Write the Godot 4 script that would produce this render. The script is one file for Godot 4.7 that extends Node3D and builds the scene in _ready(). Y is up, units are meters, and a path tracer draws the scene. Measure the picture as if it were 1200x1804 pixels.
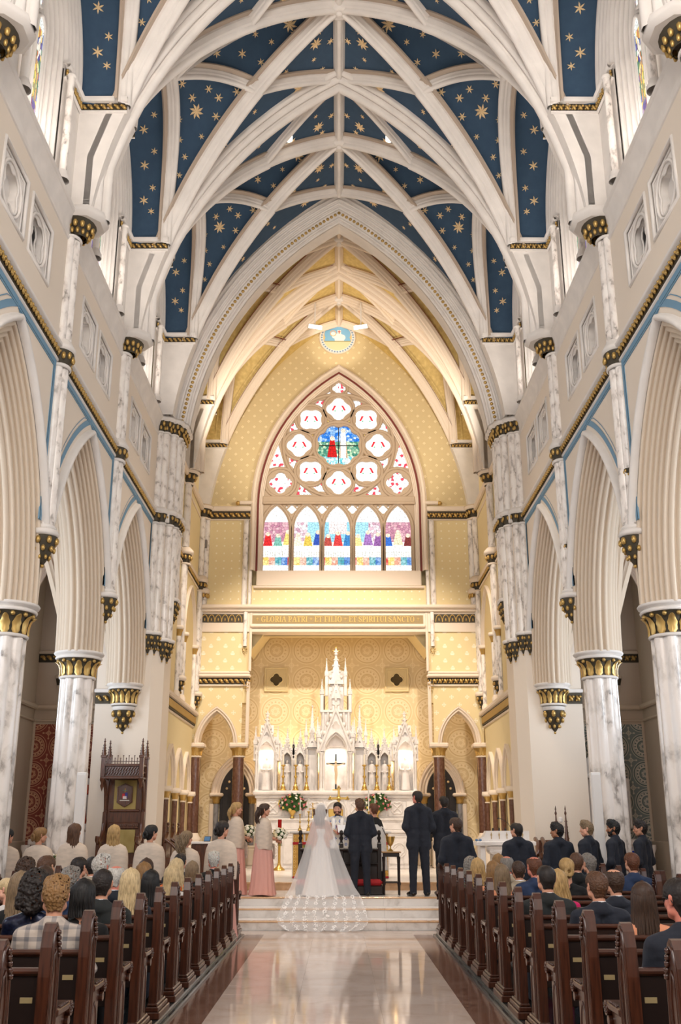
extends Node3D
# A wedding in a Gothic church: X across, Y up, the altar towards -Z. Camera at the west end of the aisle.

var M := {}
var rng := RandomNumberGenerator.new()


func _ready() -> void:
	rng.seed = 7
	var cam := Camera3D.new()
	cam.name = "camera"
	cam.fov = rad_to_deg(2.0 * atan(902.0 / 1754.0))
	cam.position = Vector3(0, 1.64, 0)
	cam.rotation_degrees = Vector3(17.588, -0.098, 0)
	cam.near = 0.05
	cam.far = 200.0
	add_child(cam)
	var env := Environment.new()
	env.background_mode = Environment.BG_COLOR
	env.background_color = Color(0.75, 0.8, 0.88)
	env.background_energy_multiplier = 0.6
	env.tonemap_mode = Environment.TONE_MAPPER_LINEAR
	env.tonemap_exposure = EXPOSURE
	env.sdfgi_enabled = true
	env.ssao_enabled = true
	env.ssil_enabled = true
	var we := WorldEnvironment.new()
	we.name = "world_environment"
	we.environment = env
	add_child(we)
	lights()
	materials()
	shell()
	nave()
	vault()
	aisles()
	sanctuary()
	reredos()
	furniture()
	pews()
	people()


const EXPOSURE := 1.30
const NICHE_E := 0.45


func area(called: String, at: Vector3, look: Vector3, size: Vector2, e: float, c: Color) -> AreaLight3D:
	var l := AreaLight3D.new()
	l.name = called
	add_child(l, true)
	l.area_size = size
	l.light_color = c
	l.light_energy = e
	l.shadow_enabled = true
	l.area_range = 60.0
	l.area_attenuation = 2.0
	l.look_at_from_position(at, look, Vector3.UP if absf((look - at).normalized().y) < 0.95 else Vector3.FORWARD)
	return l


func spot(called: String, at: Vector3, look: Vector3, e: float, angle: float, c: Color, size := 0.15) -> SpotLight3D:
	var l := SpotLight3D.new()
	l.name = called
	add_child(l, true)
	l.light_color = c
	l.light_energy = e
	l.spot_angle = angle
	l.spot_angle_attenuation = 0.6
	l.light_size = size
	l.spot_range = 60.0
	l.spot_attenuation = 2.0
	l.shadow_enabled = true
	l.look_at_from_position(at, look, Vector3.UP if absf((look - at).normalized().y) < 0.95 else Vector3.FORWARD)
	return l


func lights() -> void:
	# daylight of the great west window, behind the camera
	area("west_window_light", V(0, 9.5, -2.2), V(0, 7.0, 14), Vector2(6.5, 9), 150.0, Color(1.0, 0.97, 0.94))
	for s in [-1.0, 1.0]:
		# daylight of the aisle windows
		for dm in [-0.4, 3.6, 7.6, 11.6, 15.6, 19.6]:
			area("aisle_window_light", V(s * 7.0, 4.6, dm), V(s * 4.4, 5.6, dm), Vector2(1.3, 2.4), 11.0, Color(0.90, 0.95, 1.0))
		# cove lamps behind the clerestory ledge
		for dm in [3.6, 7.6, 11.6, 15.6, 19.6]:
			area("cove_lamp_light", V(s * 4.06, 10.82, dm), V(s * 3.0, 16.0, dm), Vector2(3.0, 0.1), 5.0, Color(1.0, 0.96, 0.92))
	# floods behind the chancel arch
	for s in [-1.0, 1.0]:
		spot("chancel_flood_light", V(s * 2.9, 11.4, 22.6), V(s * 0.3, 3.6, 28.4), 40.0, 34.0, Color(1.0, 0.935, 0.86))
		spot("chancel_vault_light", V(s * 3.4, 10.9, 22.6), V(-s * 0.5, 14.0, 28.4), 17.0, 42.0, Color(1.0, 0.94, 0.86))

# ---------------------------------------------------------------- mesh helpers
class Geo:
	var v := PackedVector3Array()
	var n := PackedVector3Array()
	var uv := PackedVector2Array()
	var ix := PackedInt32Array()

	func tri(a: int, b: int, c: int) -> void:
		var g := (v[b] - v[a]).cross(v[c] - v[a])
		if g.length_squared() < 1e-16:
			return
		if g.dot(n[a] + n[b] + n[c]) > 0.0:
			ix.append(a); ix.append(c); ix.append(b)
		else:
			ix.append(a); ix.append(b); ix.append(c)

	# w points per row, h rows; smooth
	func grid(p: PackedVector3Array, w: int, h: int, cw := false, ch := false, us := 1.0, vs := 1.0) -> void:
		var o := v.size()
		for j in h:
			var j0 := j - 1
			var j1 := j + 1
			if ch:
				j0 = (j0 + h) % h
				j1 = j1 % h
			else:
				j0 = maxi(j0, 0)
				j1 = mini(j1, h - 1)
			for i in w:
				var i0 := i - 1
				var i1 := i + 1
				if cw:
					i0 = (i0 + w) % w
					i1 = i1 % w
				else:
					i0 = maxi(i0, 0)
					i1 = mini(i1, w - 1)
				var a := p[j * w + i1] - p[j * w + i0]
				var b := p[j1 * w + i] - p[j0 * w + i]
				var c := a.cross(b)
				if c.length_squared() < 1e-18:
					c = (p[mini(j + 1, h - 1) * w + i1] - p[mini(j + 1, h - 1) * w + i0]).cross(b)
					if c.length_squared() < 1e-18:
						c = (p[maxi(j - 1, 0) * w + i1] - p[maxi(j - 1, 0) * w + i0]).cross(p[j1 * w + i1] - p[j0 * w + i1])
				v.append(p[j * w + i])
				n.append(c.normalized())
				uv.append(Vector2(float(i) / maxf(1, w - 1) * us, float(j) / maxf(1, h - 1) * vs))
		for j in (h if ch else h - 1):
			var r0 := o + j * w
			var r1 := o + ((j + 1) % h) * w
			for i in (w if cw else w - 1):
				var k := (i + 1) % w
				tri(r0 + i, r0 + k, r1 + i)
				tri(r0 + k, r1 + k, r1 + i)

	func quad(a: Vector3, b: Vector3, c: Vector3, d: Vector3, u := Rect2(0, 0, 1, 1)) -> void:
		var o := v.size()
		var g := (b - a).cross(c - a)
		if g.length_squared() < 1e-16:
			g = (c - a).cross(d - a)
		g = g.normalized()
		v.append_array([a, b, c, d])
		n.append_array([g, g, g, g])
		uv.append_array([Vector2(u.position.x, u.end.y), u.end, Vector2(u.end.x, u.position.y), u.position])
		tri(o, o + 1, o + 2)
		tri(o, o + 2, o + 3)

	func flat(a: Vector3, b: Vector3, c: Vector3) -> void:
		var o := v.size()
		var g := (b - a).cross(c - a).normalized()
		v.append_array([a, b, c])
		n.append_array([g, g, g])
		uv.append_array([Vector2(0, 0), Vector2(1, 0), Vector2(0, 1)])
		tri(o, o + 1, o + 2)

	# box from corner to corner, edges chamfered by c, placed by x
	func box(lo: Vector3, hi: Vector3, c := 0.0, x := Transform3D()) -> void:
		var m := (lo + hi) / 2.0
		var s := (hi - lo).abs() / 2.0
		c = minf(c, minf(s.x, minf(s.y, s.z)) * 0.9)
		var i := s - Vector3(c, c, c)
		for ax in 3:
			for sg in [-1.0, 1.0]:
				var e1 := (ax + 1) % 3
				var e2 := (ax + 2) % 3
				var q := []
				for k in [[-1, -1], [1, -1], [1, 1], [-1, 1]]:
					var p := Vector3()
					p[ax] = s[ax] * sg
					p[e1] = i[e1] * k[0]
					p[e2] = i[e2] * k[1]
					q.append(x * (m + p))
				quad(q[0], q[1], q[2], q[3])
		if c <= 0.0:
			return
		for ax in 3:
			var e1 := (ax + 1) % 3
			var e2 := (ax + 2) % 3
			for k in [[-1, -1], [1, -1], [1, 1], [-1, 1]]:
				var q := []
				for w in [[-1, 0], [1, 0], [1, 1], [-1, 1]]:
					var p := Vector3()
					p[ax] = i[ax] * w[0]
					p[e1] = (s[e1] if w[1] == 0 else i[e1]) * k[0]
					p[e2] = (i[e2] if w[1] == 0 else s[e2]) * k[1]
					q.append(x * (m + p))
				quad(q[0], q[1], q[2], q[3])
		for a in [-1, 1]:
			for b in [-1, 1]:
				for d in [-1, 1]:
					var k := Vector3(a, b, d)
					flat(x * (m + Vector3(s.x, i.y, i.z) * k), x * (m + Vector3(i.x, s.y, i.z) * k), x * (m + Vector3(i.x, i.y, s.z) * k))

	# runs: list of profile pieces (smooth inside, sharp between); frames: profile x -> basis.x, y -> basis.y
	func sweep(runs: Array, fr: Array, closed := false, us := 1.0, vs := 1.0) -> void:
		for r in runs:
			var p := PackedVector3Array()
			for f in fr:
				for q in r:
					p.append(f * Vector3(q.x, q.y, 0))
			grid(p, r.size(), fr.size(), false, closed, us, vs)

	func lathe(runs: Array, segs := 16, x := Transform3D(), from := 0.0, to := TAU) -> void:
		var fr := []
		var full := absf(to - from - TAU) < 1e-4
		for k in (segs if full else segs + 1):
			var a := from + (to - from) * k / segs
			fr.append(x * Transform3D(Basis(Vector3(cos(a), 0, sin(a)), Vector3.UP, Vector3(-sin(a), 0, cos(a))), Vector3.ZERO))
		sweep(runs, fr, full)

	func tube(path: PackedVector3Array, rad, segs := 8, flatten := 1.0, caps := true) -> void:
		var m := path.size()
		var t0 := (path[1] - path[0]).normalized()
		var up := Vector3.UP if absf(t0.y) < 0.9 else Vector3.RIGHT
		var xa := up.cross(t0).normalized()
		var p := PackedVector3Array()
		for j in m:
			var t := (path[mini(j + 1, m - 1)] - path[maxi(j - 1, 0)]).normalized()
			xa = (xa - t * xa.dot(t)).normalized()
			var ya := t.cross(xa)
			var r: float = rad if rad is float else rad[j]
			for k in segs:
				var a := TAU * k / segs
				p.append(path[j] + xa * cos(a) * r + ya * sin(a) * r * flatten)
		grid(p, segs, m, true)
		if caps:
			for e in [0, m - 1]:
				var c := path[e]
				for k in segs:
					flat(c, p[e * segs + k], p[e * segs + (k + 1) % segs])

	# flat polygon, extruded from z0 to z1 in x's own axes; smooth sides when asked
	func prism(poly: PackedVector2Array, z0: float, z1: float, x := Transform3D(), smooth := false, back := true) -> void:
		var t := Geometry2D.triangulate_polygon(poly)
		for zz in ([z0, z1] if back else [z1]):
			var o := v.size()
			var g := (x.basis * Vector3(0, 0, 1 if zz == z1 else -1) * signf(z1 - z0)).normalized()
			for q in poly:
				v.append(x * Vector3(q.x, q.y, zz))
				n.append(g)
				uv.append(q)
			for k in range(0, t.size(), 3):
				tri(o + t[k], o + t[k + 1], o + t[k + 2])
		var m := poly.size()
		if smooth:
			var p := PackedVector3Array()
			for zz in [z0, z1]:
				for q in poly:
					p.append(x * Vector3(q.x, q.y, zz))
			grid(p, m, 2, true)
		else:
			for k in m:
				var a := poly[k]
				var b := poly[(k + 1) % m]
				quad(x * Vector3(a.x, a.y, z0), x * Vector3(b.x, b.y, z0), x * Vector3(b.x, b.y, z1), x * Vector3(a.x, a.y, z1))

	func ball(c: Vector3, r, segs := 10, rows := 7, b := Basis()) -> void:
		var s: Vector3 = r if r is Vector3 else Vector3(r, r, r)
		var o := v.size()
		for j in rows:
			var e := -PI / 2 + PI * j / (rows - 1)
			for k in segs:
				var a := TAU * k / segs
				var q := Vector3(cos(e) * cos(a), sin(e), cos(e) * sin(a))
				v.append(c + b * (q * s))
				n.append((b * (q / s)).normalized())
				uv.append(Vector2(float(k) / segs, float(j) / rows))
		for j in rows - 1:
			for k in segs:
				var k1 := (k + 1) % segs
				tri(o + j * segs + k, o + j * segs + k1, o + (j + 1) * segs + k)
				tri(o + j * segs + k1, o + (j + 1) * segs + k1, o + (j + 1) * segs + k)

	func uv_xy() -> void:
		for k in v.size():
			uv[k] = Vector2(v[k].x, v[k].y)

	func uv_zy() -> void:
		for k in v.size():
			uv[k] = Vector2(v[k].z, v[k].y)

	# plate in x's own plane between z0 (front) and z1, with holes through it
	func plate(outer: PackedVector2Array, holes: Array, z0: float, z1: float, x := Transform3D(), sides := true) -> void:
		var xs := []
		var lo := 1e9
		var hi := -1e9
		for q in outer:
			lo = minf(lo, q.x)
			hi = maxf(hi, q.x)
		for h in holes:
			var m := 0.0
			for q in h:
				m += q.x / h.size()
			xs.append(m)
		xs.sort()
		var cuts := [lo - 0.1]
		for m in xs:
			if m > cuts[-1] + 0.004:
				cuts.append(m)
		cuts.append(hi + 0.1)
		for i in cuts.size() - 1:
			var slab := PackedVector2Array([Vector2(cuts[i], -99), Vector2(cuts[i + 1], -99), Vector2(cuts[i + 1], 99), Vector2(cuts[i], 99)])
			var pieces: Array = Geometry2D.intersect_polygons(outer, slab)
			for h in holes:
				var next := []
				for p in pieces:
					next.append_array(Geometry2D.clip_polygons(p, h))
				pieces = next
			for p in pieces:
				var t := Geometry2D.triangulate_polygon(p)
				for zz in [z0, z1]:
					var o := v.size()
					var g := (x.basis * Vector3(0, 0, signf(zz - (z0 + z1) / 2))).normalized()
					for q in p:
						v.append(x * Vector3(q.x, q.y, zz))
						n.append(g)
						uv.append(q)
					for k in range(0, t.size(), 3):
						tri(o + t[k], o + t[k + 1], o + t[k + 2])
		for h in (holes + [outer] if sides else holes):
			var m: int = h.size()
			for k in m:
				var a: Vector2 = h[k]
				var b: Vector2 = h[(k + 1) % m]
				quad(x * Vector3(a.x, a.y, z0), x * Vector3(b.x, b.y, z0), x * Vector3(b.x, b.y, z1), x * Vector3(a.x, a.y, z1))

	func add(g: Geo, x: Transform3D) -> void:
		var o := v.size()
		var flip := x.basis.determinant() < 0.0
		var nb := x.basis.inverse().transposed()
		for k in g.v.size():
			v.append(x * g.v[k])
			n.append((nb * g.n[k]).normalized())
		uv.append_array(g.uv)
		for k in range(0, g.ix.size(), 3):
			ix.append(o + g.ix[k])
			ix.append(o + g.ix[k + (2 if flip else 1)])
			ix.append(o + g.ix[k + (1 if flip else 2)])

	func mesh() -> ArrayMesh:
		var a := []
		a.resize(Mesh.ARRAY_MAX)
		a[Mesh.ARRAY_VERTEX] = v
		a[Mesh.ARRAY_NORMAL] = n
		a[Mesh.ARRAY_TEX_UV] = uv
		a[Mesh.ARRAY_INDEX] = ix
		var m := ArrayMesh.new()
		if ix.size():
			m.add_surface_from_arrays(Mesh.PRIMITIVE_TRIANGLES, a)
		return m


func V(X: float, Y: float, d: float) -> Vector3:   # X across, Y up, d metres in front of the camera
	return Vector3(X, Y, -d)


var taken := {}


func numbered(called: String) -> String:
	var k: int = taken.get(called, 0)
	taken[called] = k + 1
	return called if k == 0 else "%s_%03d" % [called, k]


func put(o: Node3D, called: String, parent: Node3D) -> void:
	if parent == null or parent == self:
		o.name = numbered(called)
		add_child(o, true)
	else:
		var k: int = parent.get_meta("n_" + called, 0)
		parent.set_meta("n_" + called, k + 1)
		o.name = called if k == 0 else "%s_%03d" % [called, k]
		parent.add_child(o, true)


func obj(called: String, g, m: Material, parent: Node3D = null, x := Transform3D()) -> MeshInstance3D:
	var o := MeshInstance3D.new()
	o.mesh = g.mesh() if g is Geo else g
	o.material_override = m
	o.transform = x
	put(o, called, parent)
	return o


func thing(called: String, label: String, category: String, at := Vector3.ZERO, turn := 0.0, group := "") -> Node3D:
	var o := Node3D.new()
	put(o, called, null)
	o.position = at
	o.rotation.y = turn
	return tag(o, label, category, group)


func tag(o: Node3D, label: String, category: String, group := "", kind := "") -> Node3D:
	o.set_meta("label", label)
	if category:
		o.set_meta("category", category)
	if group:
		o.set_meta("group", group)
	if kind:
		o.set_meta("kind", kind)
	return o


func struct(called: String, label: String, at := Vector3.ZERO) -> Node3D:
	var o := Node3D.new()
	put(o, called, null)
	o.position = at
	return tag(o, label, "", "", "structure")


func stuff(o: Node3D) -> Node3D:
	o.set_meta("kind", "stuff")
	return o


func copy(o: Node3D, at: Vector3, turn: float, label := "", called := "") -> Node3D:
	var c: Node3D = o.duplicate()
	var base: String = called if called else String(o.name).rstrip("0123456789").trim_suffix("_")
	put(c, base, null)
	c.position = at
	c.rotation.y = turn
	if label:
		c.set_meta("label", label)
	return c



# ---------------------------------------------------------------- shapes used all over
func arc(c: Vector2, r: float, a0: float, a1: float, k := 6) -> PackedVector2Array:
	var p := PackedVector2Array()
	for i in k + 1:
		var a := deg_to_rad(lerpf(a0, a1, float(i) / k))
		p.append(c + Vector2(cos(a), sin(a)) * r)
	return p


func line2(a: Vector2, b: Vector2) -> PackedVector2Array:
	return PackedVector2Array([a, b])


# a row of k rolls with fillets between, from a to b; bulging to the left of a->b when h > 0
func rolls(a: Vector2, b: Vector2, k: int, h := 1.0, seg := 4) -> Array:
	var out := []
	var st := (b - a) / k
	var nn := Vector2(-st.y, st.x) * 0.5 * h
	for i in k:
		var p := a + st * (i + 0.12)
		var q := a + st * (i + 0.88)
		var m := (p + q) / 2
		out.append(line2(a + st * i - nn * 0.25, p - nn * 0.25))
		var r := PackedVector2Array()
		for j in seg + 1:
			var t := PI * j / seg
			r.append(m - (q - p) * 0.5 * cos(t) + nn * sin(t) * 0.76 - nn * 0.25 * (1.0 - sin(t)))
		out.append(r)
		out.append(line2(q - nn * 0.25, a + st * (i + 1) - nn * 0.25))
	return out


# pointed arch, both halves, centre offset c, running from the springing; runs give (rho, depth); R0 + rho is the radius
func arch(g: Geo, runs: Array, c: float, R0: float, x: Transform3D, k := 10, stilt := 0.0, halves := [-1.0, 1.0]) -> void:
	for s in halves:
		for r in runs:
			var p := PackedVector3Array()
			var rows := k + 1 + (1 if stilt > 0.0 else 0)
			if stilt > 0.0:
				for q in r:
					p.append(x * Vector3(s * (R0 + q.x - c), -stilt, q.y))
			for j in k + 1:
				for q in r:
					var R: float = R0 + q.x
					var th := acos(clampf(c / R, -1, 1)) * j / k
					p.append(x * Vector3(s * (R * cos(th) - c), R * sin(th), q.y))
			g.grid(p, r.size(), rows)


# outline of a pointed arch opening (counter-clockwise, from lower right), with legs of the given length
func arch_poly(c: float, R: float, legs: float, k := 10) -> PackedVector2Array:
	var p := PackedVector2Array()
	var tm := acos(c / R)
	if legs > 0:
		p.append(Vector2(R - c, -legs))
	for j in k + 1:
		var th := tm * j / k
		p.append(Vector2(R * cos(th) - c, R * sin(th)))
	for j in range(k - 1, -1, -1):
		var th := tm * j / k
		p.append(Vector2(-(R * cos(th) - c), R * sin(th)))
	if legs > 0:
		p.append(Vector2(-(R - c), -legs))
	return p


func foil(c: Vector2, lobes: int, r_in: float, r_lobe: float, turn := 0.0, seg := 8) -> PackedVector2Array:
	# lobes circles of radius r_lobe set r_in from the middle
	var p := PackedVector2Array()
	var half := PI / lobes
	var dd := r_in * cos(half) 
	var hh := r_in * sin(half)
	var ex := dd + sqrt(maxf(0.0, r_lobe * r_lobe - hh * hh))
	# angle, seen from a lobe's centre, of the crossing with its neighbour
	var cr := Vector2(cos(half), sin(half)) * ex - Vector2(r_in, 0)
	var a := cr.angle()
	for l in lobes:
		var m := Vector2.from_angle(turn + TAU * l / lobes)
		for j in seg:
			var t := lerpf(-a, a, (j + 0.5) / seg)
			p.append(c + m * r_in + Vector2.from_angle(turn + TAU * l / lobes + t) * r_lobe)
	return p


# moulding along a closed or open 2D outline: bead of radius r standing proud by z
func outline_roll(g: Geo, poly: PackedVector2Array, r: float, z: float, x: Transform3D, closed := true, segs := 6, depth := 1.0) -> void:
	var m := poly.size()
	var p := PackedVector3Array()
	for j in m:
		var a := poly[(j - 1 + m) % m] if closed or j > 0 else poly[j]
		var b := poly[(j + 1) % m] if closed or j < m - 1 else poly[j]
		var t := (b - a).normalized()
		var nn := Vector2(-t.y, t.x)
		for k in segs:
			var an := TAU * k / segs
			var q := poly[j] + nn * cos(an) * r
			p.append(x * Vector3(q.x, q.y, z + sin(an) * r * depth))
	g.grid(p, segs, m, true, closed)


func circle(c: Vector2, r: float, k := 20) -> PackedVector2Array:
	var p := PackedVector2Array()
	for i in k:
		p.append(c + Vector2.from_angle(TAU * i / k) * r)
	return p


# ---------------------------------------------------------------- materials
func mat(key: String, c: Color, rough := 0.7, metal := 0.0) -> StandardMaterial3D:
	var m := StandardMaterial3D.new()
	m.resource_name = key
	m.albedo_color = c
	m.roughness = rough
	m.metallic = metal
	M[key] = m
	return m


func noise(freq: float, type := FastNoiseLite.TYPE_SIMPLEX_SMOOTH, oct := 4, sd := 1) -> FastNoiseLite:
	var f := FastNoiseLite.new()
	f.noise_type = type
	f.frequency = freq
	f.fractal_octaves = oct
	f.seed = sd
	return f


func ramp(stops: Array) -> Gradient:
	var g := Gradient.new()
	var o := PackedFloat32Array()
	var c := PackedColorArray()
	for s in stops:
		o.append(s[0])
		c.append(s[1])
	g.offsets = o
	g.colors = c
	return g


func noise_tex(f: FastNoiseLite, stops: Array, w := 256, h := 256) -> NoiseTexture2D:
	var t := NoiseTexture2D.new()
	t.width = w
	t.height = h
	t.seamless = true
	t.noise = f
	t.color_ramp = ramp(stops)
	return t


func tri_tex(m: StandardMaterial3D, t: Texture2D, scale: Vector3, world := false) -> StandardMaterial3D:
	m.albedo_texture = t
	m.uv1_triplanar = true
	m.uv1_world_triplanar = world
	m.uv1_scale = scale
	m.uv1_triplanar_sharpness = 4.0
	return m


func vein_tex(sd: int, base: Color, mid: Color, vein: Color, freq := 0.008) -> NoiseTexture2D:
	var f := noise(freq, FastNoiseLite.TYPE_SIMPLEX_SMOOTH, 5, sd)
	f.fractal_type = FastNoiseLite.FRACTAL_RIDGED
	f.domain_warp_enabled = true
	f.domain_warp_amplitude = 40.0
	f.domain_warp_frequency = 0.012
	return noise_tex(f, [[0.0, base], [0.45, base], [0.7, mid], [0.86, mid.lerp(vein, 0.5)], [0.97, vein], [1.0, vein]], 512, 512)


# a repeating print: base colour, then the painter paints it; size in metres per tile
func print_mat(key: String, px: int, base: Color, painter: Callable, metres: float, rough := 0.7) -> StandardMaterial3D:
	var im := Image.create(px, px, false, Image.FORMAT_RGB8)
	im.fill(base)
	painter.call(im, px)
	var m := mat(key, Color.WHITE, rough)
	m.albedo_texture = ImageTexture.create_from_image(im)
	m.uv1_scale = Vector3(1.0 / metres, -1.0 / metres, 1)
	return m


func paint(im: Image, c: Color, inside: Callable, r: Rect2i) -> void:
	var w := im.get_width()
	var h := im.get_height()
	for y in range(r.position.y, r.end.y):
		for x in range(r.position.x, r.end.x):
			if inside.call(float(x), float(y)):
				im.set_pixel(posmod(x, w), posmod(y, h), c)


func paint_disc(im: Image, c: Color, m: Vector2, r0: float, r1: float) -> void:
	var k := int(ceil(r1))
	paint(im, c, func(x, y): var d := Vector2(x, y).distance_to(m); return d >= r0 and d <= r1, Rect2i(int(m.x) - k, int(m.y) - k, 2 * k + 2, 2 * k + 2))


func paint_rosettes(im: Image, px: int, light: Color, dark: Color) -> void:
	var h := px / 2.0
	var m := Vector2(h, h)
	for q in [[0.47, 0.445, light], [0.43, 0.40, dark], [0.395, 0.36, light], [0.345, 0.225, light], [0.215, 0.195, dark], [0.19, 0.05, dark.lerp(light, 0.35)]]:
		paint_disc(im, q[2], m, q[1] * px, q[0] * px)
	for k in 16:
		paint_disc(im, dark, m + Vector2.from_angle(TAU * k / 16) * 0.30 * px, 0, 0.028 * px)
	for k in 6:
		paint_disc(im, light, m + Vector2.from_angle(TAU * k / 6 + 0.3) * 0.10 * px, 0.012 * px, 0.05 * px)
	# crosses in the corners between the rings
	for q in [Vector2(0, 0), Vector2(px, 0), Vector2(0, px), Vector2(px, px)]:
		paint(im, light, func(x, y): var a := absf(x - q.x); var b := absf(y - q.y); return (a < 0.015 * px and b < 0.24 * px) or (b < 0.015 * px and a < 0.24 * px) or (a + b < 0.11 * px and a + b > 0.07 * px), Rect2i(int(q.x - px * 0.25), int(q.y - px * 0.25), int(px * 0.5), int(px * 0.5)))
		for k in 4:
			paint_disc(im, light, q + Vector2.from_angle(PI / 2 * k) * 0.2 * px, 0, 0.035 * px)


func materials() -> void:
	tri_tex(mat("plaster", Color(0.90, 0.875, 0.85), 0.8), noise_tex(noise(0.03), [[0, Color(0.93, 0.93, 0.93)], [1, Color(1, 1, 1)]], 128, 128), Vector3(0.5, 0.5, 0.5))
	mat("stone_light", Color(0.88, 0.82, 0.75), 0.75)
	mat("cream", Color(0.875, 0.825, 0.765), 0.8)
	mat("stone", Color(0.83, 0.765, 0.685), 0.75)
	mat("stone_dark", Color(0.72, 0.64, 0.55), 0.75)
	mat("aisle_wall", Color(0.80, 0.735, 0.66), 0.8)
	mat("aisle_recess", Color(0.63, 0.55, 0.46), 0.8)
	mat("tan", Color(0.70, 0.635, 0.57), 0.8)
	mat("strip_blue", Color(0.42, 0.57, 0.67), 0.7)
	mat("red_line", Color(0.43, 0.17, 0.14), 0.7)
	mat("rose", Color(0.58, 0.27, 0.23), 0.8)
	tri_tex(mat("vault_blue", Color(0.215, 0.315, 0.41), 0.85), noise_tex(noise(0.05), [[0, Color(0.88, 0.9, 0.92)], [1, Color(1, 1, 1)]], 128, 128), Vector3(0.8, 0.8, 0.8))
	mat("star_gold", Color(0.93, 0.82, 0.64), 0.5, 0.1)
	tri_tex(mat("vault_gold", Color(0.89, 0.79, 0.52), 0.6, 0.05), noise_tex(noise(0.06), [[0, Color(0.85, 0.82, 0.75)], [1, Color(1, 1, 1)]], 128, 128), Vector3(0.8, 0.8, 0.8))
	mat("gold", Color(0.74, 0.61, 0.36), 0.36, 0.6)
	mat("gold_dark", Color(0.25, 0.22, 0.16), 0.6, 0.2)
	mat("brass", Color(0.82, 0.68, 0.38), 0.28, 0.8)
	mat("dark_gap", Color(0.16, 0.15, 0.15), 0.9)
	tri_tex(mat("marble", Color(0.97, 0.955, 0.94), 0.25), vein_tex(3, Color(0.96, 0.95, 0.94), Color(0.90, 0.88, 0.865), Color(0.54, 0.52, 0.50)), Vector3(0.55, 0.33, 0.55))
	tri_tex(mat("marble_pier", Color(0.97, 0.95, 0.93), 0.22), vein_tex(9, Color(0.95, 0.94, 0.93), Color(0.86, 0.845, 0.83), Color(0.50, 0.475, 0.46)), Vector3(0.42, 0.22, 0.42))
	tri_tex(mat("marble_white", Color(0.93, 0.91, 0.895), 0.3), vein_tex(5, Color(1, 1, 1), Color(0.97, 0.965, 0.96), Color(0.88, 0.87, 0.86)), Vector3(0.3, 0.3, 0.3))
	tri_tex(mat("marble_step", Color(0.90, 0.875, 0.85), 0.2), vein_tex(6, Color(1, 1, 1), Color(0.95, 0.945, 0.94), Color(0.84, 0.83, 0.82)), Vector3(0.35, 0.35, 0.35))
	tri_tex(mat("marble_floor", Color(0.85, 0.775, 0.72), 0.07), vein_tex(11, Color(1, 1, 1), Color(0.985, 0.975, 0.97), Color(0.93, 0.915, 0.90)), Vector3(0.25, 0.25, 0.25), true)
	tri_tex(mat("marble_edge", Color(0.86, 0.70, 0.54), 0.15), vein_tex(12, Color(1, 1, 1), Color(0.95, 0.93, 0.91), Color(0.84, 0.80, 0.77)), Vector3(0.3, 0.3, 0.3))
	tri_tex(mat("marble_border", Color(0.52, 0.40, 0.34), 0.1), vein_tex(13, Color(1, 1, 1), Color(0.85, 0.8, 0.78), Color(1.0, 0.9, 0.85)), Vector3(0.8, 0.8, 0.8))
	tri_tex(mat("marble_brown", Color(0.42, 0.30, 0.25), 0.18), vein_tex(14, Color(1, 1, 1), Color(0.85, 0.8, 0.78), Color(1.0, 0.95, 0.9), 0.02), Vector3(0.7, 0.4, 0.7))
	tri_tex(mat("marble_green", Color(0.22, 0.25, 0.25), 0.15), vein_tex(15, Color(0.9, 0.9, 0.9), Color(1, 1, 1), Color(1.0, 1.0, 1.0)), Vector3(0.7, 0.7, 0.7))
	tri_tex(mat("marble_grey", Color(0.56, 0.56, 0.58), 0.2), vein_tex(16, Color(1, 1, 1), Color(0.9, 0.9, 0.9), Color(0.75, 0.75, 0.75)), Vector3(0.7, 0.4, 0.7))
	var wg := noise(0.02, FastNoiseLite.TYPE_SIMPLEX, 3, 21)
	tri_tex(mat("wood", Color(0.30, 0.155, 0.09), 0.32), noise_tex(wg, [[0, Color(0.62, 0.6, 0.6)], [0.5, Color(0.9, 0.88, 0.86)], [1, Color(1, 1, 1)]], 256, 256), Vector3(0.5, 6.0, 6.0))
	M.wood.clearcoat_enabled = true
	M.wood.clearcoat = 0.5
	M.wood.clearcoat_roughness = 0.18
	var wu: StandardMaterial3D = M.wood.duplicate()
	wu.uv1_scale = Vector3(6.0, 0.5, 6.0)
	M.wood_up = wu
	var wt: StandardMaterial3D = M.wood_up.duplicate()
	wt.albedo_color = Color(0.37, 0.21, 0.125)
	M.wood_throne = wt
	mat("wood_dark", Color(0.115, 0.07, 0.055), 0.35)
	# printed walls; tones of gold
	var gb := Color(0.875, 0.80, 0.615)
	var gl := Color(0.945, 0.90, 0.80)
	print_mat("wall_diaper", 64, Color(0.80, 0.725, 0.55), func(im, px): 
		for q in [[16, 16], [48, 48]]:
			for k in 4:
				paint_disc(im, Color(0.89, 0.82, 0.66), Vector2(q[0], q[1]) + Vector2.from_angle(PI / 2 * k) * 4.6, 0, 3.4)
			paint_disc(im, Color(0.83, 0.74, 0.54), Vector2(q[0] + 32, q[1]), 0, 1.8), 0.36)
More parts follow.
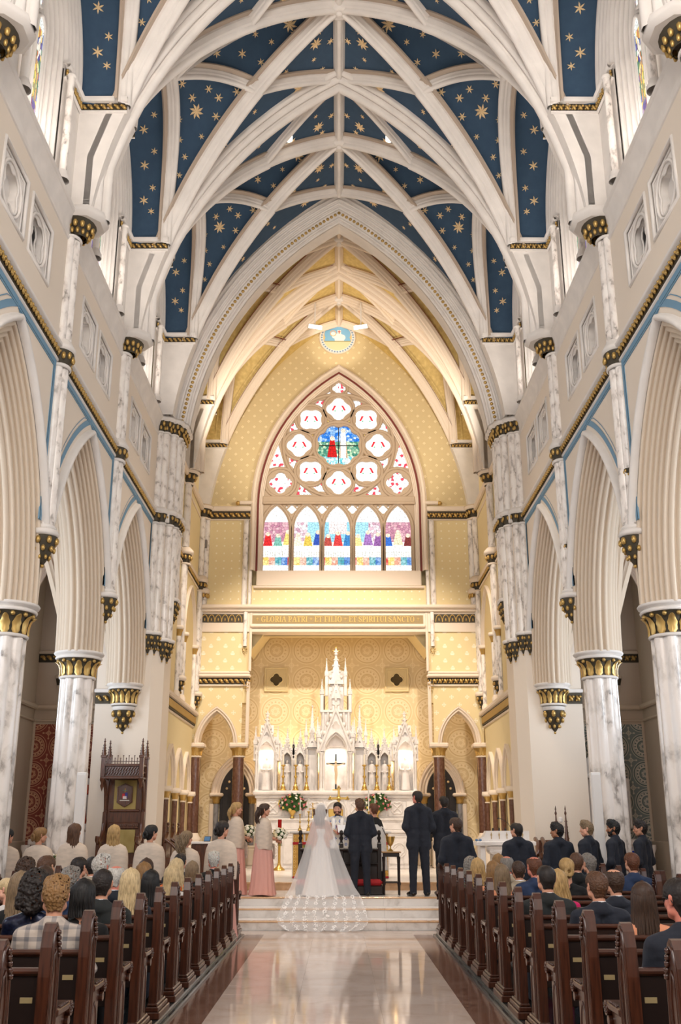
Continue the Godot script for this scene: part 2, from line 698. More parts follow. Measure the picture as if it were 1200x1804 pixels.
	print_mat("wall_dots", 64, gb, func(im, px):
		paint_disc(im, gl, Vector2(16, 16), 0, 5.2)
		for k in 6:
			paint_disc(im, gl, Vector2(16, 16) + Vector2.from_angle(TAU * k / 6) * 6.5, 0, 1.6)
		for q in [[48, 16], [16, 48], [48, 48]]:
			paint(im, Color(0.89, 0.78, 0.57), func(x, y): var a := absf(x - q[0]); var b := absf(y - q[1]); return (a < 0.9 and b < 6) or (b < 0.9 and a < 6), Rect2i(q[0] - 8, q[1] - 8, 16, 16)), 0.23)
	print_mat("wall_trefoils", 128, gb, func(im, px):
		for q in [[32, 32], [96, 96]]:
			for k in 3:
				var c := Vector2(q[0], q[1]) + Vector2.from_angle(-PI / 2 + TAU * k / 3) * 9.0
				paint_disc(im, gl, c, 0, 11)
			for k in 3:
				var c := Vector2(q[0], q[1]) + Vector2.from_angle(-PI / 2 + TAU * k / 3) * 8.5
				paint_disc(im, gb.lerp(gl, 0.35), c, 5, 7.5)
			paint(im, gl, func(x, y): var a := absf(x - q[0]); var b: float = y - q[1]; return b > 0 and b < 16 and a < b * 0.9, Rect2i(q[0] - 20, q[1], 40, 20)), 0.42)
	print_mat("wall_crosses", 64, gb, func(im, px):
		for q in [[16, 16], [48, 48]]:
			paint(im, gl, func(x, y): var a := absf(x - q[0]); var b := absf(y - q[1]); return (a < 1.6 and b < 8) or (b < 1.6 and a < 8) or ((a < 3.4 and b > 5.5 and b < 8.5) or (b < 3.4 and a > 5.5 and a < 8.5)), Rect2i(q[0] - 10, q[1] - 10, 20, 20)), 0.44)
	print_mat("wall_rings", 256, Color(0.89, 0.805, 0.635), func(im, px): paint_rosettes(im, px, Color(0.935, 0.865, 0.72), Color(0.85, 0.755, 0.57)), 0.92)
	print_mat("wall_rings_red", 256, Color(0.56, 0.27, 0.22), func(im, px): paint_rosettes(im, px, Color(0.82, 0.63, 0.50), Color(0.50, 0.20, 0.17)), 0.62)
	print_mat("wall_rings_teal", 256, Color(0.50, 0.545, 0.53), func(im, px): paint_rosettes(im, px, Color(0.80, 0.78, 0.73), Color(0.36, 0.42, 0.42)), 0.62)
	mat("wall_gold", gb, 0.75)
	mat("wall_yellow", Color(0.91, 0.845, 0.67), 0.75)
	for q in [["black", Color(0.05, 0.05, 0.055), 0.5], ["white_cloth", Color(0.86, 0.84, 0.82), 0.8], ["white_paint", Color(0.88, 0.87, 0.86), 0.5], ["red_cushion", Color(0.66, 0.09, 0.12), 0.75], ["candle", Color(0.95, 0.92, 0.85), 0.5]]:
		mat(q[0], q[1], q[2])
	for q in [["petal_pink", Color(0.88, 0.50, 0.52), 0.7], ["petal_yellow", Color(0.92, 0.80, 0.42), 0.7], ["petal_white", Color(0.94, 0.92, 0.85), 0.7], ["leaf", Color(0.22, 0.36, 0.15), 0.7]]:
		mat(q[0], q[1], q[2])
	var lamp := mat("lamp_glow", Color(1, 0.97, 0.92), 0.4)
	lamp.emission_enabled = true
	lamp.emission = Color(1.0, 0.95, 0.88)
	lamp.emission_energy_multiplier = 2.5
	glass_images()


func glass_mat(key: String, im: Image, e: float) -> StandardMaterial3D:
	var m := mat(key, Color(0.02, 0.02, 0.02), 0.2)
	m.emission_enabled = true
	m.emission = Color.WHITE
	m.emission_operator = BaseMaterial3D.EMISSION_OP_MULTIPLY
	m.emission_texture = ImageTexture.create_from_image(im)
	m.emission_energy_multiplier = e
	m.texture_repeat = true
	return m


# stained glass: tint(x, y) gives the colour of a pane, the cell noise splits it by lead lines
func leaded(w: int, h: int, cells: float, tint: Callable, lead := 0.10, sd := 4) -> Image:
	var im := Image.create(w, h, false, Image.FORMAT_RGB8)
	var f := noise(cells, FastNoiseLite.TYPE_CELLULAR, 1, sd)
	f.fractal_type = FastNoiseLite.FRACTAL_NONE
	f.cellular_jitter = 0.8
	f.cellular_return_type = FastNoiseLite.RETURN_DISTANCE2_SUB
	var g := noise(cells, FastNoiseLite.TYPE_CELLULAR, 1, sd)
	g.fractal_type = FastNoiseLite.FRACTAL_NONE
	g.cellular_jitter = 0.8
	g.cellular_return_type = FastNoiseLite.RETURN_CELL_VALUE
	for y in h:
		for x in w:
			var c: Color = tint.call(float(x) / w, float(y) / h, g.get_noise_2d(x, y))
			if f.get_noise_2d(x, y) + 1.0 < lead:
				c = c * 0.62
			im.set_pixel(x, y, c)
	return im


func robe(x: float, y: float, cx: float, top: float, w: float, hgt: float) -> bool:
	var t := (y - top) / hgt
	return t > 0.0 and t < 1.0 and absf(x - cx) < w * (0.45 + 0.55 * t)


func glass_images() -> void:
	var white := Color(1.0, 0.99, 0.97)
	# five lights: a long white-clothed table, seated figures in bright robes, plum walls and blue sky behind
	var figs := []
	var tones := [Color(0.80, 0.12, 0.14), Color(0.45, 0.68, 0.62), Color(0.93, 0.80, 0.45), Color(0.95, 0.90, 0.78), Color(0.86, 0.72, 0.30), Color(0.16, 0.30, 0.66), Color(0.70, 0.28, 0.24), Color(0.82, 0.22, 0.22), Color(0.20, 0.48, 0.72), Color(0.96, 0.84, 0.55), Color(0.62, 0.44, 0.70), Color(0.55, 0.35, 0.60), Color(0.18, 0.40, 0.75), Color(0.92, 0.86, 0.70), Color(0.45, 0.16, 0.16)]
	for k in 15:
		figs.append([(k + 0.5) / 15.0, 0.44 + 0.03 * sin(k * 2.3), tones[k]])
	glass_mat("glass_lancets", leaded(600, 290, 0.085, func(x, y, cell):
		var c := white
		var light := fmod(x * 5.0, 1.0)
		var n := int(x * 5.0)
		if y > 0.26 and y < 0.56:
			if n == 0 or n == 4:
				c = Color(0.66, 0.42, 0.52).lerp(Color(0.85, 0.68, 0.70), cell * 0.5 + 0.5)
			elif n == 2:
				c = Color(0.55, 0.78, 0.90) if absf(light - 0.5) > 0.3 or y > 0.44 else Color(0.93, 0.86, 0.85)
			else:
				c = Color(0.72, 0.55, 0.62).lerp(white, cell * 0.5 + 0.4) if absf(light - (0.2 if n == 1 else 0.8)) < 0.28 else Color(0.62, 0.82, 0.90)
		for q in figs:
			if robe(x, y, q[0], q[1], 0.033, 0.19):
				c = q[2]
			if Vector2((x - q[0]) * 600, (y - q[1]) * 290).length() < 9.0:
				c = Color(0.95, 0.84, 0.74)
		if y > 0.615 and y < 0.70:
			c = white
		elif y >= 0.70 and y < 0.78:
			c = white if fmod(x * 62.0, 1.0) > 0.18 else Color(0.70, 0.70, 0.62)
		elif y >= 0.78 and y < 0.90:
			var k := int(x * 24.0)
			c = [Color(0.90, 0.72, 0.32), Color(0.22, 0.42, 0.70), Color(0.85, 0.55, 0.45), Color(0.80, 0.20, 0.18), Color(0.22, 0.55, 0.60)][(k * 7) % 5].lerp(white, 0.25 + 0.25 * cell)
		elif y >= 0.90:
			c = white
		return c, 0.08), 1.25)
	glass_mat("glass_rose", leaded(220, 220, 0.09, func(x, y, cell):
		var c := Color(0.10, 0.42, 0.80).lerp(Color(0.75, 0.82, 0.95), clampf(0.5 + cell * 0.6, 0, 1)) if y < 0.40 else Color(0.22, 0.50, 0.42).lerp(Color(0.80, 0.88, 0.72), clampf(0.4 + cell * 0.7, 0, 1))
		if y > 0.74:
			c = Color(0.35, 0.75, 0.80).lerp(white, clampf(0.45 + cell * 0.6, 0, 1))
		if robe(x, y, 0.36, 0.36, 0.11, 0.40):
			c = Color(0.78, 0.10, 0.10)
		if robe(x, y, 0.60, 0.16, 0.10, 0.62):
			c = white if absf(x - 0.60) < 0.055 else Color(0.80, 0.68, 0.55)
		for q in [[0.36, 0.32], [0.60, 0.14]]:
			if Vector2(x - q[0], y - q[1]).length() < 0.055:
				c = Color(0.97, 0.88, 0.78)
		return c, 0.10), 1.25)
	glass_mat("glass_pale", leaded(128, 128, 0.07, func(x, y, cell):
		var c := white
		for s in [-1.0, 1.0]:
			var t: float = y - 0.42
			var e: float = absf(x - 0.5 - s * (0.17 + 0.5 * t))
			if absf(t - 0.03) < 0.10 and e < 0.035 + 0.12 * (0.1 - t) * (0.5 + 0.5 * cell):
				c = Color(0.86, 0.16, 0.20)
			if Vector2(x - 0.5 - s * 0.14, (y - 0.56)).length() < 0.03:
				c = Color(0.45, 0.72, 0.55)
		return c, 0.04), 1.3)
	glass_mat("glass_speck", leaded(96, 96, 0.10, func(x, y, cell): return Color(0.86, 0.25, 0.32) if cell > 0.72 else white, 0.10, 9), 1.3)
	glass_mat("glass_jewel", leaded(128, 320, 0.07, func(x, y, cell):
		var c := Color(0.90, 0.92, 0.90)
		if absf(x - 0.5) < 0.34 and y > 0.12:
			c = [Color(0.16, 0.42, 0.30), Color(0.92, 0.78, 0.35), Color(0.36, 0.22, 0.52), Color(0.25, 0.35, 0.62), Color(0.75, 0.45, 0.30), Color(0.95, 0.93, 0.88)][int(clampf(cell * 3.0 + 3.0, 0, 5))]
			if y > 0.66:
				c = c.lerp(Color(0.36, 0.20, 0.55), 0.5)
			elif y > 0.36 and absf(x - 0.5) < 0.2:
				c = c.lerp(Color(0.95, 0.80, 0.35), 0.5)
		if Vector2((x - 0.5) * 0.4, y - 0.24).length() < 0.045:
			c = Color(0.96, 0.88, 0.80)
		return c, 0.10, 3), 1.0)
	var y := mat("glass_yellow", Color(0.1, 0.08, 0.02), 0.2)
	y.emission_enabled = true
	y.emission = Color(1.0, 0.85, 0.45)
	y.emission_energy_multiplier = 1.0
	var d := mat("glass_day", Color(0.1, 0.1, 0.1), 0.2)
	d.emission_enabled = true
	d.emission = Color(0.88, 0.95, 1.0)
	d.emission_energy_multiplier = 1.2


# ---------------------------------------------------------------- measures of the building (metres)
const WX := 4.2          # face of the nave wall
const BAYS := [19.6, 15.6, 11.6, 7.6, 3.6, -0.4]
const Y_CAP := 4.56      # springing of the arcade
const Y_STR := 8.34      # string course
const Y_LED := 10.76     # clerestory ledge
const VC := 4.154        # vault arcs: centre offset, height of centre, radius of the shell
const VY := 9.82
const VR := 8.36


func side_name(s: float) -> String:
	return "left" if s < 0 else "right"


# frame whose local x runs along the nave (towards the altar is -x), y up, z into the wall of side s, at wall face X
func wall_frame(s: float, X: float, Y: float, d: float) -> Transform3D:
	return Transform3D(Basis(Vector3(0, 0, 1), Vector3.UP, Vector3(s, 0, 0)), Vector3(s * X, Y, -d))


func shell() -> void:
	var fl := struct("floor", "polished pale pink marble floor of the nave, brown marble strips beside the pews")
	var g := Geo.new()
	g.box(Vector3(-9.5, -0.5, -31), Vector3(9.5, -0.03, 3.2))
	obj("floor_slab", g, M.marble_green, fl)
	var r := RandomNumberGenerator.new()
	r.seed = 5
	var variants := []
	for k in 4:
		var m: StandardMaterial3D = M.marble_floor.duplicate()
		m.albedo_color = M.marble_floor.albedo_color.lightened(0.03 * k - 0.02) if k else M.marble_floor.albedo_color
		m.uv1_offset = Vector3(k * 0.37, 0, k * 0.21)
		variants.append(m)
	# slabs of the aisle, each laid a hair out of true
	var t := Geo.new()
	t.box(Vector3(-0.4, -0.028, -0.2985), Vector3(0.4, 0, 0.2985))
	var tm := t.mesh()
	for j in 32:
		for i in 3:
			var b := Basis.from_euler(Vector3(r.randf_range(-1, 1) * 0.0016, 0, r.randf_range(-1, 1) * 0.0012))
			var o := obj("floor_tile", tm, variants[r.randi() % 4], fl, Transform3D(b, Vector3((i - 1) * 0.801, 0, -17.59 + j * 0.6)))
	for s in [-1.0, 1.0]:
		g = Geo.new()
		g.box(Vector3(s * 1.201, -0.028, -17.3), Vector3(s * 1.5, 0.0005, 3.2))
		obj("border_strip", g, M.marble_border, fl)
		g = Geo.new()
		g.box(Vector3(s * 1.5, -0.03, -17.15), Vector3(s * 1.60, 0.03, 3.2), 0.012)
		g.box(Vector3(s * 1.55, -0.03, -17.1), Vector3(s * 4.05, 0.055, 3.2), 0.012)
		obj("pew_platform", g, M.marble_green, fl)
		g = Geo.new()
		g.box(Vector3(s * 4.05, -0.03, -24.2), Vector3(s * 7.3, 0, 3.2))
		obj("aisle_paving", g, M.marble_floor, fl)
	g = Geo.new()
	g.box(Vector3(-4.05, -0.03, -17.92), Vector3(4.05, 0, -17.16))
	g.box(Vector3(-1.5, -0.03, -17.92), Vector3(1.5, -0.0005, -17.3))
	obj("crossing_paving", g, M.marble_floor, fl)
	# west wall with its great window, behind the camera
	var w := struct("wall_back", "west end wall behind the camera")
	g = Geo.new()
	g.box(Vector3(-9, 0, 2.6), Vector3(9, 18.5, 3.2))
	obj("wall_panel", g, M.plaster, w)
	# outer walls and roof, which keep the sky out
	for s in [-1.0, 1.0]:
		w = struct("wall_outer_" + side_name(s), "outer wall of the church")
		g = Geo.new()
		g.box(Vector3(s * 4.95, 7.6, -22.4), Vector3(s * 5.2, 18.6, 3.2))
		g.box(Vector3(s * 4.9, 0, -31.2), Vector3(s * 5.2, 18.6, -24.6))
		g.box(Vector3(s * 4.9, 7.6, -24.8), Vector3(s * 5.2, 18.6, -22.3))
		obj("wall_panel", g, M.plaster, w)
	w = struct("roof", "roof above the vault")
	g = Geo.new()
	g.box(Vector3(-5.2, 18.3, -31.2), Vector3(5.2, 18.6, 3.2))
	obj("roof_slab", g, M.plaster, w)


func foil_runs(lobes: int, r_in: float, r_lobe: float, turn := 0.0) -> Array:
	var p := foil(Vector2.ZERO, lobes, r_in, r_lobe, turn, 7)
	var out := []
	for l in lobes:
		var q := PackedVector2Array()
		for j in 7:
			q.append(p[l * 7 + j])
		q.append(p[(l * 7 + 7) % p.size()])
		out.append(q)
	return out


# vertical shaft of clustered lobes from y0 to y1
func lobed(g: Geo, lobes: int, r_in: float, r_lobe: float, y0: float, y1: float, at := Vector3.ZERO, turn := 0.0, k := 1.0) -> void:
	var fr := []
	var b := Basis(Vector3(1, 0, 0), Vector3(0, 0, 1), Vector3(0, 1, 0))
	fr.append(Transform3D(b, at + Vector3(0, y0, 0)))
	fr.append(Transform3D(Basis(b.x * k, b.y * k, b.z), at + Vector3(0, y1, 0)))
	g.sweep(foil_runs(lobes, r_in, r_lobe, turn), fr)


func leaf_geo(h: float, w: float, curl: float) -> Geo:
	var g := Geo.new()
	var p := PackedVector3Array()
	for j in 7:
		var t := j / 6.0
		var ww := w * sin(PI * (0.22 + 0.70 * t)) * (1.0 + 0.22 * (j % 2))
		var out := curl * t * t * t + 0.01
		var y := h * (t - 0.12 * maxf(0, t - 0.75) * 4)
		for k in 5:
			var u := (k - 2) / 2.0
			p.append(Vector3(u * ww, y, out + 0.035 * (1.0 - u * u) * (1.0 - 0.4 * t) * h * 3.0))
	g.grid(p, 5, 7)
	return g


# gilt capital: dark bell, ring of acanthus leaves, mouldings; bottom at y = 0
func capital(parent: Node3D, r: float, h: float, at: Vector3, leaves := 10, from := 0.0, to := TAU, apart := true) -> void:
	var g := Geo.new()
	g.lathe([PackedVector2Array([Vector2(r * 0.94, 0.0), Vector2(r * 0.96, h * 0.4), Vector2(r * 1.12, h * 0.85), Vector2(r * 1.22, h)])], 20, Transform3D(Basis(), at), from, to)
	var c := obj("capital", g, M.gold_dark, parent)
	var top := Geo.new()
	top.lathe([PackedVector2Array([Vector2(r * 0.9, h), Vector2(r * 1.30, h)]), PackedVector2Array([Vector2(r * 1.30, h), Vector2(r * 1.36, h * 1.05), Vector2(r * 1.34, h * 1.13), Vector2(r * 1.24, h * 1.19)]), PackedVector2Array([Vector2(r * 1.24, h * 1.19), Vector2(r * 1.42, h * 1.27), Vector2(r * 1.46, h * 1.36), Vector2(r * 1.42, h * 1.42)]), PackedVector2Array([Vector2(r * 1.42, h * 1.42), Vector2(0.0, h * 1.42)])], 24, Transform3D(Basis(), at), from, to)
	top.lathe([arc(Vector2(r * 0.98, -h * 0.07), h * 0.085, -90, 90, 5)], 24, Transform3D(Basis(), at), from, to)
	obj("abacus", top, M.stone if parent.get_meta("warm", false) else M.plaster, parent)
	var lg := leaf_geo(h * 0.94, r * 0.235 * 10.0 / leaves * (to - from) / TAU, r * 0.34)
	var lm := lg.mesh()
	var kn := Geo.new()
	kn.ball(Vector3.ZERO, h * 0.115, 8, 5)
	if apart:
		var km := kn.mesh()
		for k in leaves:
			var a := from + (to - from) * (k + 0.5) / leaves
			var b := Basis(Vector3.UP, PI / 2 - a)
			obj("leaf", lm, M.gold, c, Transform3D(b, at + b * Vector3(0, 0, r * 0.93)))
			b = Basis(Vector3.UP, PI / 2 - a - (to - from) * 0.5 / leaves)
			obj("bud", km, M.gold, c, Transform3D(b, at + b * Vector3(0, h * 0.86, r * 1.20)))
	else:
		var all := Geo.new()
		for k in leaves:
			var a := from + (to - from) * (k + 0.5) / leaves
			var b := Basis(Vector3.UP, PI / 2 - a)
			all.add(lg, Transform3D(b, at + b * Vector3(0, 0, r * 0.93)))
			all.add(kn, Transform3D(b, at + Basis(Vector3.UP, PI / 2 - a - (to - from) * 0.5 / leaves) * Vector3(0, h * 0.86, r * 1.20)))
		stuff(obj("gilded_leaves", all, M.gold, c))


# gilt corbel below a shaft: a half cone of leafwork tapering to a drop
func corbel_geo(r: float, h: float) -> Geo:
	var g := Geo.new()
	g.lathe([PackedVector2Array([Vector2(r * 1.0, 0), Vector2(r * 0.86, -h * 0.25), Vector2(r * 0.45, -h * 0.7), Vector2(r * 0.12, -h * 0.95), Vector2(0, -h)])], 14)
	return g


func corbel_leaves(r: float, h: float) -> Geo:
	var g := Geo.new()
	for row in 3:
		for k in 7:
			var a := TAU * (k + 0.5 * (row % 2)) / 7
			var t := 0.16 + 0.28 * row
			var rr := r * lerpf(1.0, 0.2, t * t * 0.6 + t * 0.4)
			g.ball(Vector3(cos(a) * rr, -h * t, sin(a) * rr), Vector3(1, 1.5, 1) * r * (0.21 - 0.04 * row), 7, 5)
	g.ball(Vector3(0, -h, 0), r * 0.16, 7, 5)
	return g


# running gilt foliage along a string course, from a to b, leaning out along o
func foliage_band(g: Geo, a: Vector3, b: Vector3, o: Vector3, h: float, step: float) -> void:
	var k := maxi(1, int(round((b - a).length() / step)))
	var t := (b - a).normalized()
	for i in k:
		var m := a.lerp(b, (i + 0.5) / k)
		var up := Vector3.UP
		g.ball(m + o * 0.012, Vector3(step * 0.30, h * 0.42, h * 0.22), 7, 5, Basis(t, up, o).rotated(o, 0.55))
		g.ball(m + t * step * 0.38 + up * h * 0.18 + o * 0.025, h * 0.17, 6, 5)
		g.ball(m - t * step * 0.30 - up * h * 0.24 + o * 0.02, h * 0.13, 6, 5)


func nave() -> void:
	var fol := noise(1.0)
	for s in [-1.0, 1.0]:
		var w := struct("wall_" + side_name(s), "nave wall with pointed arcade, gilded string course and clerestory, on the %s" % side_name(s))
		var xa := Transform3D(Basis(Vector3(0, 0, 1), Vector3.UP, Vector3(s, 0, 0)), Vector3(s * WX, Y_CAP, 0))
		# arch mouldings
		var ga := Geo.new()
		var gh := Geo.new()
		var runs := []
		runs.append_array(rolls(Vector2(0.42, 0.0), Vector2(0.0, 0.30), 6, 1.0, 4))
		runs.append_array(rolls(Vector2(0.0, 0.30), Vector2(0.0, 0.52), 2, 1.0, 4))
		runs.append_array(rolls(Vector2(0.0, 0.52), Vector2(0.42, 0.82), 4, 1.0, 4))
		arch(ga, runs, 1.8, 3.4, xa, 12)
		for h in [-1.0, 1.0]:
			var prof := PackedVector2Array([Vector2(0.42, 0.0), Vector2(0.42, -0.06), Vector2(0.44, -0.10), Vector2(0.47, -0.11), Vector2(0.50, -0.09), Vector2(0.51, -0.05), Vector2(0.53, 0.01)])
			var hp := PackedVector3Array()
			for j in 13:
				for q in prof:
					var hr := 3.4 + q.x
					var th := lerpf(acos(3.74 / hr) if hr > 3.74 else 0.0, acos(1.8 / hr), j / 12.0)
					hp.append(xa * Vector3(h * (hr * cos(th) - 1.8), hr * sin(th), q.y))
			gh.grid(hp, prof.size(), 13)
		var arch_m := ga.mesh()
		var hood_m := gh.mesh()
		# wall above the arches
		var gs := Geo.new()
		for dep in [0.0, 0.82]:
			var p := PackedVector3Array()
			for half in [-1.0, 1.0]:
				p = PackedVector3Array()
				for j in 13:
					var R := 3.4 + 0.44
					var th := acos(1.8 / R) * j / 12
					var q := Vector3(half * minf(2.0, R * cos(th) - 1.8), R * sin(th), dep)
					p.append(xa * q)
					p.append(xa * Vector3(q.x, (Y_STR - Y_CAP) if dep == 0.0 else 4.2, dep))
				gs.grid(p, 2, 13)
		var span_m := gs.mesh()
		# blue painted border and the fine line inside it
		var gb := Geo.new()
		var gl := Geo.new()
		for half in [-1.0, 1.0]:
			for e in [[gb, 0.60, 0.70, 1.80, 0.012, 0.10], [gl, 0.755, 0.77, 1.72, 0.012, 0.02]]:
				var R0: float = 3.4 + e[1]
				var R1: float = 3.4 + e[2]
				var xl: float = e[3]
				var top: float = Y_STR - Y_CAP - (0.08 if e[0] == gb else 0.20)
				var wd: float = e[5]
				var p := PackedVector3Array()
				for j in 15:
					for R in [R0, R1]:
						var tmin := asin(clampf((1.2) / R, 0, 1))
						var th := lerpf(tmin, acos(1.8 / R), j / 14.0)
						var x: float = minf(xl, R * cos(th) - 1.8)
						p.append(xa * Vector3(half * x, minf(R * sin(th), top), -0.006))
				e[0].grid(p, 2, 15)
				e[0].box(Vector3(half * (xl - wd), 1.2, -0.012), Vector3(half * xl, top, 0.01), 0.0, xa)
				e[0].box(Vector3(half * 0.02, top - wd, -0.0125), Vector3(half * xl, top, 0.01), 0.0, xa)
		var blue_m := gb.mesh()
		var line_m := gl.mesh()
		# string course
		var frs := []
		for z in [2.0, -2.0]:
			frs.append(Transform3D(Basis(Vector3(-s, 0, 0), Vector3.UP, Vector3(0, 0, 1)), Vector3(s * WX, Y_STR, z)))
		var gc := Geo.new()
		gc.sweep([PackedVector2Array([Vector2(0, -0.10), Vector2(0.03, -0.09), Vector2(0.035, -0.06), Vector2(0.02, -0.04)]), line2(Vector2(0.02, -0.04), Vector2(0.02, 0.10)), PackedVector2Array([Vector2(0.02, 0.10), Vector2(0.085, 0.12), Vector2(0.095, 0.16), Vector2(0.07, 0.19)]), line2(Vector2(0.07, 0.19), Vector2(0.0, 0.24))], frs)
		var str_m := gc.mesh()
		var gd := Geo.new()
		gd.box(Vector3(s * WX - s * 0.03, Y_STR - 0.04, -2.0), Vector3(s * WX, Y_STR + 0.1, 2.0))
		var band_m := gd.mesh()
		var gf := Geo.new()
		foliage_band(gf, Vector3(s * (WX - 0.035), Y_STR + 0.03, 1.8), Vector3(s * (WX - 0.035), Y_STR + 0.03, -1.8), Vector3(-s, 0, 0), 0.13, 0.115)
		var fol_m := gf.mesh()
		# triforium wall: frame round two square panels, each panel with a quatrefoil
		var gt := Geo.new()
		var x2 := Transform3D(Basis(Vector3(0, 0, 1), Vector3.UP, Vector3(s, 0, 0)), Vector3(s * WX, 0, 0))
		var pw := 0.47
		var py0 := 9.07
		var py1 := 9.95
		gt.quad(x2 * Vector3(-2, Y_STR, 0), x2 * Vector3(2, Y_STR, 0), x2 * Vector3(2, py0, 0), x2 * Vector3(-2, py0, 0))
		gt.quad(x2 * Vector3(-2, py1, 0), x2 * Vector3(2, py1, 0), x2 * Vector3(2, 10.4, 0), x2 * Vector3(-2, 10.4, 0))
		for q in [[-2.0, -1.07], [-0.11, 0.11], [1.07, 2.0]]:
			gt.quad(x2 * Vector3(q[0], py0, 0), x2 * Vector3(q[1], py0, 0), x2 * Vector3(q[1], py1, 0), x2 * Vector3(q[0], py1, 0))
		var tri_m := gt.mesh()
		var gq := Geo.new()
		var gk := Geo.new()
		for m in [-0.59, 0.59]:
			var xq := Transform3D(x2.basis, x2 * Vector3(m, (py0 + py1) / 2, 0))
			var hw := 0.48
			var hh := (py1 - py0) / 2
			# frame
			var rect := PackedVector2Array([Vector2(-hw, -hh), Vector2(hw, -hh), Vector2(hw, hh), Vector2(-hw, hh)])
			outline_roll(gq, rect, 0.032, 0.0, xq)
			outline_roll(gq, PackedVector2Array([rect[0] * 0.88, rect[1] * 0.88, rect[2] * 0.88, rect[3] * 0.88]), 0.018, 0.03, xq)
			# plate with a four-lobed hole: fan strips between hole and square
			var hole := foil(Vector2.ZERO, 4, 0.17, 0.155, PI / 4, 8)
			var p := PackedVector3Array()
			for q in hole:
				var e := q * minf(hw / maxf(absf(q.x), 1e-4), hh / maxf(absf(q.y), 1e-4))
				p.append(xq * Vector3(q.x, q.y, 0.05))
				p.append(xq * Vector3(e.x, e.y, 0.035))
			gq.grid(p, 2, hole.size(), false, true)
			p = PackedVector3Array()
			for q in hole:
				p.append(xq * Vector3(q.x, q.y, 0.05))
				p.append(xq * Vector3(q.x, q.y, 0.16))
			gq.grid(p, 2, hole.size(), false, true)
			outline_roll(gq, circle(Vector2.ZERO, 0.365, 24), 0.022, 0.03, xq)
			outline_roll(gq, hole, 0.016, 0.045, xq)
			if m > 0:
				gq.prism(circle(Vector2.ZERO, 0.34, 16), 0.16, 0.165, xq)
			else:
				gk.prism(circle(Vector2.ZERO, 0.34, 16), 0.16, 0.165, xq)
				outline_roll(gq, foil(Vector2.ZERO, 2, 0.13, 0.15, PI / 2, 8), 0.014, 0.12, xq)
		var quat_m := gq.mesh()
		var gap_m := gk.mesh()
		# ledge cornice under the clerestory
		for f in frs:
			f.origin.y = Y_LED
		frs = frs.map(func(f): return Transform3D(f.basis, Vector3(f.origin.x, Y_LED, f.origin.z)))
		var ge := Geo.new()
		ge.sweep([line2(Vector2(0, -0.44), Vector2(0.02, -0.43)), PackedVector2Array([Vector2(0.02, -0.43), Vector2(0.035, -0.40), Vector2(0.02, -0.37)]), PackedVector2Array([Vector2(0.02, -0.30), Vector2(0.03, -0.22), Vector2(0.06, -0.14), Vector2(0.10, -0.08)]), PackedVector2Array([Vector2(0.10, -0.08), Vector2(0.13, -0.06), Vector2(0.135, -0.03), Vector2(0.12, 0.0)]), line2(Vector2(0.12, 0.0), Vector2(-0.6, 0.0)), line2(Vector2(0.02, -0.37), Vector2(0.02, -0.30))], frs)
		var led_m := ge.mesh()
		for d in BAYS:
			var at := Transform3D(Basis(), Vector3(0, 0, -d))
			var a := obj("arcade_arch", arch_m, M.stone, w, at)
			obj("hood_mould", hood_m, M.plaster, a)
			obj("spandrel", span_m, M.cream, w, at)
			obj("painted_border", blue_m, M.strip_blue, w, at)
			obj("painted_line", line_m, M.strip_blue, w, at)
			var c := obj("string_course", str_m, M.plaster, w, at)
			obj("foliage_ground", band_m, M.gold_dark, c)
			if d > 5:
				stuff(obj("gilded_foliage", fol_m, M.gold, c))
			obj("triforium_panel", tri_m, M.cream, w, at)
			var q := obj("quatrefoil_frame", quat_m, M.plaster, w, at)
			obj("opening", gap_m, M.dark_gap, q)
			obj("ledge", led_m, M.plaster, w, at)
		wall_shafts(s, w)
		clerestory(s, w)
		piers(s)


func shaft_runs(r: float) -> Array:
	return [arc(Vector2.ZERO, r, 0, 360, 14)]


